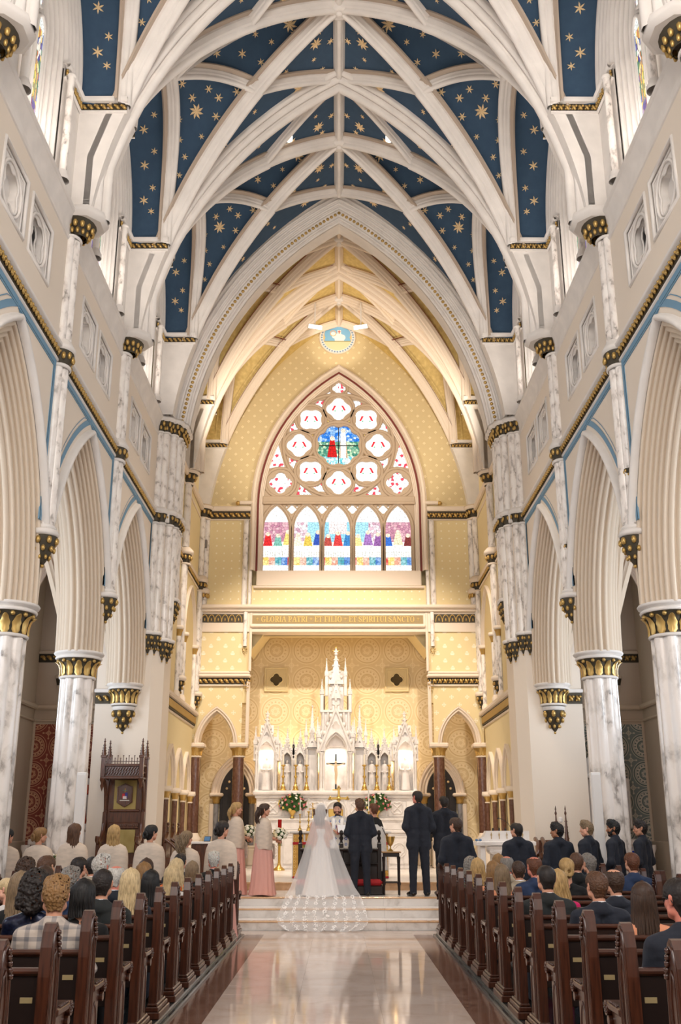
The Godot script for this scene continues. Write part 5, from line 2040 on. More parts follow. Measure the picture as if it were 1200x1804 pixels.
func niche() -> void:
	var w := struct("wall_niche", "altar niche wall printed with large pale gold rings")
	var ND := 30.24
	var g := Geo.new()
	g.quad(V(-4.2, 0.5, ND), V(4.2, 0.5, ND), V(4.2, 7.6, ND), V(-4.2, 7.6, ND))
	g.uv_xy()
	for k in g.uv.size():
		g.uv[k] += Vector2(0.06 + 0.46, -6.8 + 0.46)
	obj("printed_wall", g, M.wall_rings, w)
	g = Geo.new()
	g.box(V(-4.5, 0, ND + 0.3), V(4.5, 7.8, ND + 0.05))
	for s in [-1.0, 1.0]:
		g.box(V(s * 4.12, 0, ND), V(s * 4.5, 7.8, BD))
		# canted corners of the ceiling
		g.prism(PackedVector2Array([Vector2(s * 2.05, 7.24), Vector2(s * 2.6, 6.5), Vector2(s * 2.6, 7.24)]), 0.0, -1.35, frame_z(0, 0, BD + 0.42))
	g.box(V(-4.3, 7.18, ND + 0.2), V(4.3, 7.5, BD))
	obj("wall_body", g, M.wall_gold, w)
	# vents
	for s in [-1.0, 1.0]:
		var x := Transform3D(Basis(), V(s * 1.82 - 0.07, 5.9, ND - 0.02))
		var vq := Node3D.new()
		put(vq, "vent_panel", w)
		g = Geo.new()
		var hole := foil(Vector2.ZERO, 4, 0.10, 0.10, 0.0, 8)
		g.plate(PackedVector2Array([Vector2(-0.345, -0.345), Vector2(0.345, -0.345), Vector2(0.345, 0.345), Vector2(-0.345, 0.345)]), [hole], 0.0, 0.03, x)
		outline_roll(g, PackedVector2Array([Vector2(-0.345, -0.345), Vector2(0.345, -0.345), Vector2(0.345, 0.345), Vector2(-0.345, 0.345)]), 0.02, 0.03, x)
		outline_roll(g, hole, 0.018, 0.03, x)
		outline_roll(g, PackedVector2Array([Vector2(-0.28, -0.28), Vector2(0.28, -0.28), Vector2(0.28, 0.28), Vector2(-0.28, 0.28)]), 0.012, 0.03, x)
		obj("plate", g, M.wall_gold, vq)
		g = Geo.new()
		g.prism(circle(Vector2.ZERO, 0.22, 16), 0.002, 0.006, x)
		for k in 5:
			g.box(Vector3(-0.2, -0.16 + 0.08 * k, 0.006), Vector3(0.2, -0.15 + 0.08 * k, 0.012), 0.0, x)
		obj("grille", g, mat("vent_dark", Color(0.36, 0.30, 0.19), 0.8), vq)
	# doorways left and right
	for s in [-1.0, 1.0]:
		var n := struct("door_%d" % (1 if s < 0 else 2), "dark doorway under a white moulded pointed arch at the back of the chancel, %s of the high altar" % side_name(s))
		var x := Transform3D(Basis(Vector3(1, 0, 0), Vector3.UP, Vector3(0, 0, -1)), V(s * 3.02 - 0.02, 2.58, ND))
		g = Geo.new()
		var runs := [line2(Vector2(0.27, 0.0), Vector2(0.27, -0.10))]
		runs.append_array(rolls(Vector2(0.27, -0.10), Vector2(0.0, 0.0), 3, 1.0, 4))
		arch(g, runs, 0.55, 0.96, x, 10)
		obj("arch_moulding", g, M.stone_light, n)
		g = Geo.new()
		var ap := arch_poly(0.55, 0.98, 1.98, 10)
		g.prism(ap, 0.0, 0.03, Transform3D(Basis(), V(s * 3.02 - 0.02, 2.58, ND)))
		obj("door_leaf", g, mat("door_dark", Color(0.10, 0.065, 0.05), 0.5), n)
		g = Geo.new()
		for k in 5:
			g.box(V(s * 3.02 - 0.40 + k * 0.16 - 0.012, 0.62, ND - 0.03), V(s * 3.02 - 0.40 + k * 0.16 + 0.012, 2.5, ND - 0.05))
		obj("door_rail", g, M.wood_dark, n)
		# brass bosses on the dark tympanum
		for k in 6:
			g = Geo.new()
			var a := PI * (k + 0.5) / 6
			g.ball(V(s * 3.02 + cos(a) * 0.26, 2.62 + sin(a) * 0.42, ND - 0.06), 0.038, 8, 6)
			obj("boss", g, M.star_gold, n)
		var gp := Geo.new()
		var gc := Geo.new()
		var gw := Geo.new()
		for h in [-1.0, 1.0]:
			var at := V(s * 3.02 - 0.02 + h * 0.52, 0, ND - 0.1)
			gp.lathe([line2(Vector2(0.075, 1.15), Vector2(0.075, 2.30))], 12, Transform3D(Basis(), at))
			gw.box(at + Vector3(0.07 if h > 0 else -0.2, 0.6, -0.05), at + Vector3(0.2 if h > 0 else -0.07, 2.3, 0.05), 0.02)
			gw.box(at + Vector3(-0.17, 0.6, -0.1), at + Vector3(0.17, 1.08, 0.12), 0.03)
			gw.box(at + Vector3(-0.15, 1.08, -0.1), at + Vector3(0.15, 1.15, 0.12), 0.02)
			gw.box(at + Vector3(-0.2, 2.50, -0.1), at + Vector3(0.2, 2.60, 0.14), 0.03)
			gc.lathe([PackedVector2Array([Vector2(0.08, 2.30), Vector2(0.10, 2.40), Vector2(0.16, 2.50)])], 12, Transform3D(Basis(), at))
			for k in 8:
				gc.add(leaf_geo(0.18, 0.04, 0.06), Transform3D(Basis(Vector3.UP, TAU * k / 8), at + Basis(Vector3.UP, TAU * k / 8) * Vector3(0, 2.32, 0.08)))
		obj("shaft", gp, M.marble_grey, n)
		obj("jamb", gw, M.stone_light, n)
		obj("capital", gc, M.gold, n)
	# uplights behind the reredos that wash the wall
	area("reredos_wash_light", V(-0.07, 3.2, 29.9), V(-0.07, 5.2, 30.3), Vector2(3.6, 0.12), 6.0, Color(1.0, 0.88, 0.72))


func chancel_sides() -> void:
	for s in [-1.0, 1.0]:
		var w := struct("wall_chancel_" + side_name(s), "pale yellow side wall of the chancel with marble shafts and gilded strings, %s side" % side_name(s))
		var X := 4.10
		var g := Geo.new()
		g.box(V(s * X, 0, 22.3), V(s * 4.9, Y_LED, BD + 0.4))
		obj("wall_panel", g, M.wall_yellow, w)
		var x := Transform3D(Basis(Vector3(0, 0, 1), Vector3.UP, Vector3(s, 0, 0)), Vector3(s * X, 0, 0))
		g = Geo.new()
		var gy := Geo.new()
		var gm := Geo.new()
		var gb := Geo.new()
		var gd := Geo.new()
		var gf := Geo.new()
		var gs := Geo.new()
		# strings and ledge
		g.box(V(s * X, Y_STR + 0.10, 22.3), V(s * (X - 0.08), Y_STR + 0.20, BD), 0.03)
		g.box(V(s * X, Y_STR - 0.12, 22.3), V(s * (X - 0.04), Y_STR - 0.07, BD), 0.01)
		gd.box(V(s * X, Y_STR - 0.07, 22.3), V(s * (X - 0.02), Y_STR + 0.1, BD))
		foliage_band(gf, V(s * (X - 0.03), Y_STR + 0.02, 22.5), V(s * (X - 0.03), Y_STR + 0.02, BD), Vector3(-s, 0, 0), 0.13, 0.14)
		g.box(V(s * X, Y_LED - 0.16, 22.3), V(s * (X - 0.11), Y_LED, BD), 0.03)
		g.box(V(s * X, Y_LED - 0.42, 22.3), V(s * (X - 0.03), Y_LED - 0.36, BD), 0.01)
		# cornice above the lower arcade
		g.box(V(s * X, 4.62, 22.3), V(s * (X - 0.16), 4.74, BD), 0.03)
		g.box(V(s * X, 4.30, 22.3), V(s * (X - 0.05), 4.36, BD), 0.02)
		gd.box(V(s * X, 4.36, 22.3), V(s * (X - 0.07), 4.62, BD))
		for k in 60:
			var d := 22.4 + k * 0.1
			gf.box(V(s * (X - 0.07), 4.40, d), V(s * (X - 0.10), 4.58, d + 0.045), 0.008)
		# shafts at the middle of the chancel and at its end
		for d in [25.22, BD - 0.12, 22.75]:
			for e in [-0.09, 0.09]:
				for st in [[Y_STR + 0.3, Y_LED - 0.36, 0.085], [5.3 if d > 23 else 6.7, Y_STR - 0.15, 0.075]]:
					gm.lathe([line2(Vector2(st[2], st[0]), Vector2(st[2], st[1]))], 12, V_at(s * (X - 0.07), d + e))
			g.lathe([PackedVector2Array([Vector2(0.20, Y_STR + 0.10), Vector2(0.25, Y_STR + 0.14), Vector2(0.24, Y_STR + 0.21), Vector2(0.16, Y_STR + 0.3)]), arc(Vector2(0.15, Y_LED - 0.36), 0.03, -90, 90, 5), arc(Vector2(0.15, Y_STR - 0.15), 0.03, -90, 90, 5)], 14, V_at(s * (X - 0.05), d))
			g.lathe([PackedVector2Array([Vector2(0.26, Y_LED - 0.10), Vector2(0.32, Y_LED - 0.05), Vector2(0.31, Y_LED + 0.02), Vector2(0, Y_LED + 0.03)])], 14, V_at(s * (X - 0.05), d))
			gd.lathe([PackedVector2Array([Vector2(0.14, Y_LED - 0.33), Vector2(0.18, Y_LED - 0.2), Vector2(0.27, Y_LED - 0.1)]), PackedVector2Array([Vector2(0.14, Y_STR - 0.12), Vector2(0.20, Y_STR + 0.1)])], 14, V_at(s * (X - 0.05), d))
			for k in 10:
				var a := TAU * k / 10
				gf.ball(V(s * (X - 0.05), Y_LED - 0.17, d) + Vector3(cos(a) * 0.21, 0, sin(a) * 0.21), Vector3(0.045, 0.08, 0.045), 6, 5)
				gf.ball(V(s * (X - 0.05), Y_STR + 0.02, d) + Vector3(cos(a) * 0.19, 0, sin(a) * 0.19), Vector3(0.04, 0.06, 0.04), 6, 5)
			if d > 23:
				g.lathe([PackedVector2Array([Vector2(0.13, 5.3), Vector2(0.2, 5.27), Vector2(0.21, 5.2), Vector2(0.17, 5.16)])], 14, V_at(s * (X - 0.05), d))
				gd.add(corbel_geo(0.16, 0.4), V_at(s * (X - 0.05), d, 5.16))
				gf.add(corbel_leaves(0.16, 0.4), V_at(s * (X - 0.05), d, 5.16))
		# tall blind arches of the gallery, one in each bay, on slim shafts
		for m in [24.0, 26.85]:
			var xa := Transform3D(Basis(Vector3(0, 0, 1), Vector3.UP, Vector3(s, 0, 0)), Vector3(s * X, 6.5, -m))
			arch(g, [line2(Vector2(0.14, 0), Vector2(0.14, -0.08)), rolls(Vector2(0.14, -0.08), Vector2(0.0, 0.0), 3, 1.0, 4)[1], rolls(Vector2(0.14, -0.08), Vector2(0.0, 0.0), 3, 1.0, 4)[4], rolls(Vector2(0.14, -0.08), Vector2(0.0, 0.0), 3, 1.0, 4)[7]], 0.6, 1.5, xa, 8)
			for h in [-1.0, 1.0]:
				gm.lathe([line2(Vector2(0.06, 4.9), Vector2(0.06, 6.3))], 10, V_at(s * (X - 0.05), m + h * 0.97))
				g.lathe([PackedVector2Array([Vector2(0.1, 4.74), Vector2(0.1, 4.82), Vector2(0.06, 4.9)]), PackedVector2Array([Vector2(0.1, 6.42), Vector2(0.13, 6.45), Vector2(0.12, 6.52), Vector2(0, 6.53)])], 10, V_at(s * (X - 0.05), m + h * 0.97))
				gf.lathe([PackedVector2Array([Vector2(0.06, 6.26), Vector2(0.08, 6.35), Vector2(0.11, 6.42)])], 10, V_at(s * (X - 0.05), m + h * 0.97))
			gs.prism(arch_poly(0.6, 1.5, 1.7, 8), -0.004, -0.002, Transform3D(xa.basis, xa.origin))
		# lower arcade: white arches on brown colonettes
		for k in 4:
			var m := 23.35 + k * 1.32
			var xa := Transform3D(Basis(Vector3(0, 0, 1), Vector3.UP, Vector3(s, 0, 0)), Vector3(s * X, 2.55, -m))
			var rr := [line2(Vector2(0.15, 0), Vector2(0.15, -0.09))]
			rr.append_array(rolls(Vector2(0.15, -0.09), Vector2(0.0, 0.0), 2, 1.0, 4))
			arch(g, rr, 0.45, 0.97, xa, 8)
			gs.prism(arch_poly(0.45, 0.97, 2.0, 8), -0.004, -0.002, xa)
			for h in [-1.0, 1.0]:
				var at := V_at(s * (X - 0.09), m + h * 0.60)
				gb.lathe([line2(Vector2(0.055, 1.2), Vector2(0.055, 2.28))], 10, at)
				g.lathe([PackedVector2Array([Vector2(0.12, 2.44), Vector2(0.15, 2.47), Vector2(0.14, 2.56), Vector2(0, 2.57)]), arc(Vector2(0.055, 2.28), 0.02, -90, 90, 4), PackedVector2Array([Vector2(0.12, 0.6), Vector2(0.12, 1.1), Vector2(0.06, 1.2)])], 10, at)
				gf.lathe([PackedVector2Array([Vector2(0.055, 2.28), Vector2(0.08, 2.38), Vector2(0.12, 2.45)])], 10, at)
		obj("white_moulding", g, M.stone_light, w)
		obj("gallery_shade", gs, M.wall_gold, w)
		obj("marble_shaft", gm, M.marble, w)
		obj("brown_colonette", gb, M.marble_brown, w)
		obj("foliage_ground", gd, M.gold_dark, w)
		stuff(obj("gilded_foliage", gf, M.gold, w))
		clerestory(s, w, 1.61, [BD - 1.61, BD - 4.83], false)
		g = Geo.new()
		g.box(V(s * 4.18, Y_LED, 22.0), V(s * 4.9, 18.0, BD + 0.4))
		obj("upper_wall", g, M.wall_yellow, w)


func V_at(X: float, d: float, Y := 0.0) -> Transform3D:
	return Transform3D(Basis(), V(X, Y, d))


func platform() -> void:
	var w := struct("floor_platform", "chancel platform and three pale marble steps with peach nosings")
	# steps: [riser front d, tread top Y, next front]
	for q in [[17.92, 0.15, 18.5], [18.5, 0.30, 19.1], [19.1, 0.45, 21.1], [21.1, 0.60, 30.3]]:
		var st := Node3D.new()
		put(st, "step", w)
		var n := 5
		for k in n:
			var x0 := lerpf(-4.0, 4.0, float(k) / n)
			var x1 := lerpf(-4.0, 4.0, float(k + 1) / n) - 0.002
			var g := Geo.new()
			g.box(V(x0, q[1] - 0.15, q[0] + 0.02), V(x1, q[1] - 0.022, q[2] + 0.1))
			obj("riser_slab", g, M.marble_step if q[1] < 0.5 else M.marble_edge, st)
			g = Geo.new()
			g.box(V(x0, q[1] - 0.022, q[0]), V(x1, q[1], q[0] + 0.20), 0.006)
			obj("nosing", g, M.marble_edge, st)
			g = Geo.new()
			g.box(V(x0, q[1] - 0.022, q[0] + 0.201), V(x1, q[1], q[2] + 0.02))
			obj("tread_slab", g, M.marble_white, st)
	var g := Geo.new()
	for s in [-1.0, 1.0]:
		g.box(V(s * 4.0, 0.0, 19.1), V(s * 5.2, 0.45, 22.0), 0.01)
	g.box(V(-4.2, -0.02, 18.6), V(4.2, 0.1, 30.3))
	obj("platform_body", g, M.marble_step, w)


# ---------------------------------------------------------------- side aisles, seen through the arcades
func aisles() -> void:
	var XO := 7.2
	for s in [-1.0, 1.0]:
		var nm := side_name(s)
		var w := struct("wall_aisle_" + nm, "outer wall of the %s side aisle with blind pointed arches and gilt strings" % nm)
		var x := Transform3D(Basis(Vector3(0, 0, 1), Vector3.UP, Vector3(s, 0, 0)), Vector3(s * XO, 0, 0))
		var g := Geo.new()
		g.box(V(s * XO, 0, -3.2), V(s * (XO + 0.4), 9.2, 24.6))
		obj("wall_panel", g, M.aisle_wall, w)
		g = Geo.new()
		var gs := Geo.new()
		var gm := Geo.new()
		var gf := Geo.new()
		var gd := Geo.new()
		g.box(V(s * XO, 4.30, -3), V(s * (XO - 0.10), 4.42, 23.9), 0.03)
		g.box(V(s * XO, 4.02, -3), V(s * (XO - 0.05), 4.08, 23.9), 0.02)
		g.box(V(s * XO, 0, -3), V(s * (XO - 0.06), 1.35, 23.9), 0.02)
		for d in [21.6, 17.6, 13.6, 9.6]:
			for h in [-0.55, 0.55]:
				var xa := Transform3D(x.basis, x * Vector3(-d + h * 0.0 + h, 2.75, 0))
				arch(g, [line2(Vector2(0.11, 0), Vector2(0.11, -0.06)), rolls(Vector2(0.11, -0.06), Vector2(0.0, 0.0), 2, 1.0, 4)[1], rolls(Vector2(0.11, -0.06), Vector2(0.0, 0.0), 2, 1.0, 4)[4]], 0.65, 1.03, xa, 8, 1.35)
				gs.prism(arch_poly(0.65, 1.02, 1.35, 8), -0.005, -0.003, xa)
		for d in [19.6, 15.6, 11.6]:
			# vault shafts of the aisle
			gm.lathe([line2(Vector2(0.07, 4.45), Vector2(0.065, 5.35))], 10, V_at(s * (XO - 0.07), d + 2.0))
			g.lathe([PackedVector2Array([Vector2(0.12, 4.42), Vector2(0.13, 4.48), Vector2(0.08, 4.56)]), PackedVector2Array([Vector2(0.13, 5.58), Vector2(0.17, 5.62), Vector2(0.16, 5.7), Vector2(0, 5.71)])], 10, V_at(s * (XO - 0.07), d + 2.0))
			gd.lathe([PackedVector2Array([Vector2(0.07, 5.34), Vector2(0.09, 5.46), Vector2(0.13, 5.58)])], 10, V_at(s * (XO - 0.07), d + 2.0))
			for k in 8:
				gf.ball(V(s * (XO - 0.07), 5.47, d + 2.0) + Vector3(cos(TAU * k / 8), 0, sin(TAU * k / 8)) * 0.11, Vector3(0.03, 0.07, 0.03), 6, 5)
		obj("white_moulding", g, M.stone, w)
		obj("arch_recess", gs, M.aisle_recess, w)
		obj("marble_shaft", gm, M.marble, w)
		obj("capital_bell", gd, M.gold_dark, w)
		stuff(obj("gilded_leaves", gf, M.gold, w))
		# windows of the aisle
		for d in [19.6, 15.6, 11.6]:
			var n := struct("window_%d" % (10 + int(d) % 7 + (7 if s > 0 else 0)), "pointed coloured glass window in the outer wall of the %s aisle, %s from the altar end" % [nm, "first" if d > 18 else ("second" if d > 14 else "third")])
			var xw := Transform3D(x.basis, x * Vector3(-d, 5.9, -0.02))
			g = Geo.new()
			arch(g, [rolls(Vector2(0.16, -0.03), Vector2(0.0, 0.0), 2, 1.0, 4)[1], rolls(Vector2(0.16, -0.03), Vector2(0.0, 0.0), 2, 1.0, 4)[4]], 0.5, 1.1, xw, 8, 1.3)
			obj("frame", g, M.stone, n)
			g = Geo.new()
			g.prism(arch_poly(0.5, 1.1, 1.3, 8), 0.0, 0.012, xw)
			for k in g.uv.size():
				g.uv[k] = Vector2(g.uv[k].x / 1.2 + 0.5, 0.4 - g.uv[k].y / 2.4)
			obj("pane", g, M.glass_jewel, n)
		# end wall with its side altar
		var e := struct("wall_aisle_end_" + nm, "end wall of the %s side aisle, printed with %s rings above a white side altar" % [nm, "red" if s < 0 else "grey green"])
		var ED := 23.9
		g = Geo.new()
		g.box(V(s * 4.9, 0, ED), V(s * 7.6, 9.2, ED + 0.4))
		obj("wall_panel", g, M.aisle_wall, e)
		g = Geo.new()
		g.quad(V(s * 5.1, 0.5, ED - 0.01), V(s * 7.14, 0.5, ED - 0.01), V(s * 7.14, 3.96, ED - 0.01), V(s * 5.1, 3.96, ED - 0.01))
		g.uv_xy()
		for k in g.uv.size():
			g.uv[k] += Vector2(s * 0.0, -0.04)
		obj("printed_panel", g, M.wall_rings_red if s < 0 else M.wall_rings_teal, e)
		g = Geo.new()
		g.box(V(s * 5.0, 4.30, ED), V(s * 7.2, 4.42, ED - 0.10), 0.03)
		g.box(V(s * 5.0, 4.02, ED), V(s * 7.2, 4.08, ED - 0.05), 0.02)
		g.box(V(s * 7.14, 0.5, ED), V(s * 7.2, 4.02, ED - 0.03), 0.01)
		g.box(V(s * 5.9, 5.62, ED), V(s * 7.2, 5.70, ED - 0.08), 0.02)
		# corbel of a rib
		g.lathe([PackedVector2Array([Vector2(0.13, 5.02), Vector2(0.15, 5.06), Vector2(0.13, 5.1)]), PackedVector2Array([Vector2(0.09, 4.86), Vector2(0.07, 4.74), Vector2(0.0, 4.66)])], 10, V_at(s * 6.62, ED - 0.05))
		obj("white_moulding", g, M.stone, e)
		g = Geo.new()
		g.box(V(s * 5.9, 5.42, ED), V(s * 7.2, 5.62, ED - 0.04))
		g.lathe([PackedVector2Array([Vector2(0.13, 5.03), Vector2(0.09, 4.86)])], 10, V_at(s * 6.62, ED - 0.05))
		obj("foliage_ground", g, M.gold_dark, e)
		g = Geo.new()
		foliage_band(g, V(s * 5.95, 5.52, ED - 0.05), V(s * 7.15, 5.52, ED - 0.05), Vector3(0, 0, 1), 0.17, 0.15)
		stuff(obj("gilded_foliage", g, M.gold, e))
		# tall pale window partly behind the pier
		var n := struct("window_%d" % (8 + (22 if s > 0 else 21)), "narrow bright window behind the first pier of the %s aisle" % nm)
		g = Geo.new()
		g.box(V(s * 5.06, 4.46, ED - 0.01), V(s * 5.64, 5.9, ED - 0.02))
		obj("pane", g, M.glass_day, n)
		g = Geo.new()
		for yy in [4.44, 4.9, 5.4]:
			g.box(V(s * 5.04, yy, ED), V(s * 5.68, yy + 0.035, ED - 0.05), 0.01)
		g.box(V(s * 5.64, 4.44, ED), V(s * 5.70, 5.9, ED - 0.06), 0.01)
		obj("frame", g, M.stone, n)
		aisle_vault(s)
		side_altar(s)


func aisle_vault(s: float) -> void:
	var c := struct("ceiling_aisle_" + side_name(s), "dark rose vault of the %s side aisle with stone ribs" % side_name(s))
	for d0 in [19.6, 15.6, 11.6]:
		var n := Node3D.new()
		put(n, "vault_bay", c)
		var web := Geo.new()
		var rib := Geo.new()
		var x0 := 5.0
		var x1 := 7.2
		var xm := 6.1
		var top := 8.35
		var A := [V(s * x0, 5.3, d0 + 2.0), V(s * x1, 5.65, d0 + 2.0), V(s * x0, 5.3, d0 - 2.0), V(s * x1, 5.65, d0 - 2.0)]
		var B := V(s * xm, top, d0)
		var TI := V(s * x0, 7.85, d0)
		var TO := V(s * x1, 7.7, d0)
		var TE := V(s * xm, 7.75, d0 + 2.0)
		var TW := V(s * xm, 7.75, d0 - 2.0)
		var cur := {}
		for k in 4:
			cur[k] = bowed(B, A[k], Vector3(0, 0.55, 0))
		var cells := [[TI, 0], [TI, 2], [TO, 1], [TO, 3], [TE, 0], [TE, 1], [TW, 2], [TW, 3]]
		for q in cells:
			var bt := bowed(B, q[0], Vector3(0, 0.06, 0))
			var ta := bowed(q[0], A[q[1]], (Vector3(0, 0.42, 0)))
			web_geo(web, bt, cur[q[1]], ta, 8)
			rib.sweep(rib_runs(0.20, 0.16), rib_frames(ta, 5.0))
		for k in 4:
			rib.sweep(rib_runs(0.22, 0.18), rib_frames(cur[k], 5.0))
		for t in [TI, TO, TE, TW]:
			rib.sweep(rib_runs(0.16, 0.12), rib_frames(bowed(B, t, Vector3(0, 0.06, 0)), 5.0))
		obj("web", web, M.rose, n)
		obj("rib", rib, M.stone, n)
		# wall above the arcade on the aisle side, and gilt knobs on the ribs
		var g := Geo.new()
		for k in 4:
			for t in [0.35, 0.45, 0.55]:
				g.ball(sample(cur[k], t) + Vector3(0, -0.17, 0), 0.035, 6, 5)
		stuff(obj("gilt_knobs", g, M.gold, n))
	var g := Geo.new()
	g.box(V(s * 4.9, 9.0, -3.2), V(s * 7.6, 9.2, 24.4))
	g.box(V(s * 4.95, 7.0, -3.2), V(s * 7.2, 7.2, 9.6))
	obj("roof_panel", g, M.rose, c)


func side_altar(s: float) -> void:
	var ED := 23.9
	var nm := side_name(s)
	var o := thing("side_altar", "white gothic side altar with spires against the %s ringed wall" % ("red" if s < 0 else "grey green"), "altar")
	var g := Geo.new()
	var x0 := s * 6.72
	var x1 := s * 5.35
	var m := (x0 + x1) / 2
	ED -= 0.03
	g.box(V(minf(x0, x1), 0.0, ED), V(maxf(x0, x1), 1.28, ED - 1.0), 0.02)
	g.box(V(minf(x0, x1) - 0.05, 1.28, ED), V(maxf(x0, x1) + 0.05, 1.40, ED - 1.06), 0.02)
	g.box(V(minf(x0, x1) + (0.30 if s < 0 else 0), 1.40, ED), V(maxf(x0, x1) - (0.30 if s > 0 else 0), 1.62, ED - 0.5), 0.02)
	obj("table", g, M.marble_white, o)
	for k in 3:
		g = Geo.new()
		for h in [-1.0, 1.0]:
			g.lathe([PackedVector2Array([Vector2(0.09, 0.0), Vector2(0.09, 0.15), Vector2(0.06, 0.2), Vector2(0.055, 1.1), Vector2(0.10, 1.2), Vector2(0.10, 1.28)])], 10, V_at(m + (k - 1) * 0.62 + h * 0.16, ED - 1.02))
		obj("colonette", g, M.marble_white, o)
	g = Geo.new()
	g.box(V(m - 0.62, 1.62, ED), V(m + 0.62, 2.72, ED - 0.32), 0.02)
	for k in 3:
		niche_bay(g, m + (k - 1) * 0.40, 1.66, ED - 0.34, 0.38, 1.0, 0.03)
	obj("retable", g, M.marble_white, o)
	for k in 4:
		g = Geo.new()
		pinnacle(g, m + (k - 1.5) * 0.34, 2.60, ED - 0.2, 0.10, 0.34, 0.34 + (0.5 if s > 0 and k % 2 else 0.0))
		obj("pinnacle", g, M.marble_white, o)
	if s > 0:
		g = Geo.new()
		pinnacle(g, s * 6.30, 1.62, ED - 0.25, 0.16, 1.3, 0.75)
		pinnacle(g, s * 6.02, 1.62, ED - 0.3, 0.22, 1.5, 1.1)
		obj("tall_spire", g, M.marble_white, o)
	# statue between pier and wall
	var st := thing("statue", "white robed statue on a pedestal in the right aisle, half hidden by the marble pier" if s > 0 else "statue in a red robe in a lit niche beside the throne", "statue", Vector3.ZERO)
	g = Geo.new()
	var sx := s * 5.62
	statue(g, 0, 0, 0, 1.75 if s > 0 else 1.05)
	obj("figure", g, M.marble_white if s > 0 else mat("red_robe", Color(0.72, 0.30, 0.20), 0.7), st, Transform3D(Basis(), V(sx, 1.66 if s > 0 else 1.72, 22.5)))
	g = Geo.new()
	g.box(V(sx - 0.30, 0, 22.72), V(sx + 0.30, 1.58, 22.12), 0.03)
	g.box(V(sx - 0.34, 1.58, 22.76), V(sx + 0.34, 1.66 if s > 0 else 1.72, 22.08), 0.02)
	obj("pedestal", g, M.marble_white, st)
	if s < 0:
		for k in 2:
			candlestick(V(-6.42 + k * 0.36, 1.62, ED - 0.42), 0.56, 0.0, "gilt candlestick on the left side altar, %s" % ["nearer the outer wall", "nearer the pier"][k], "left side altar candlesticks")
	else:
		var t := thing("candelabrum", "branched gilt candelabrum with many buds on the right side altar", "candelabrum", V(5.92, 1.62, ED - 0.42))
		g = Geo.new()
		g.lathe([PackedVector2Array([Vector2(0.10, 0), Vector2(0.09, 0.04), Vector2(0.03, 0.10), Vector2(0.02, 0.3), Vector2(0.035, 0.34), Vector2(0.012, 0.5)])], 10)
		for k in 9:
			var a := deg_to_rad(20 + 17.5 * k)
			var e := Vector3(cos(a) * 0.26, 0.34 + sin(a) * 0.42, 0.05 * (k % 3 - 1))
			g.tube(PackedVector3Array([Vector3(0, 0.3, 0), Vector3(cos(a) * 0.16, 0.28 + sin(a) * 0.15, 0), e]), 0.008, 5)
		obj("branches", g, M.brass, t)
		for k in 9:
			var a := deg_to_rad(20 + 17.5 * k)
			g = Geo.new()
			g.ball(Vector3(cos(a) * 0.26, 0.34 + sin(a) * 0.42 + 0.02, 0.05 * (k % 3 - 1)), 0.025, 6, 5)
			obj("bud", g, M.brass, t)
	# racks of votive glasses: red on the left, blue on the right
	var rk := thing("votive_rack", "dark votive stand holding rows of small %s glasses in the %s aisle" % ["red" if s < 0 else "blue", nm], "votive stand", V(s * 5.35, 0, 20.2))
	g = Geo.new()
	g.box(Vector3(-0.36, 0, -0.2), Vector3(0.36, 1.02, 0.15), 0.02)
	g.box(Vector3(-0.40, 1.02, -0.24), Vector3(0.40, 1.08, 0.2), 0.02)
	obj("stand", g, M.wood_dark if s < 0 else M.marble_white, rk)
	var gl := Geo.new()
	gl.lathe([PackedVector2Array([Vector2(0.018, 0), Vector2(0.03, 0.03), Vector2(0.034, 0.075)]), PackedVector2Array([Vector2(0.034, 0.075), Vector2(0.0, 0.06)])], 8)
	var gm := gl.mesh()
	var cup := mat("votive_red" if s < 0 else "votive_blue", Color(0.62, 0.04, 0.06) if s < 0 else Color(0.10, 0.22, 0.62), 0.15)
	for j in 3:
		for k in 6:
			obj("votive_glass", gm, cup, rk, Transform3D(Basis(), Vector3(-0.30 + 0.12 * k, 1.08 + 0.06 * j, 0.12 - 0.12 * j)))


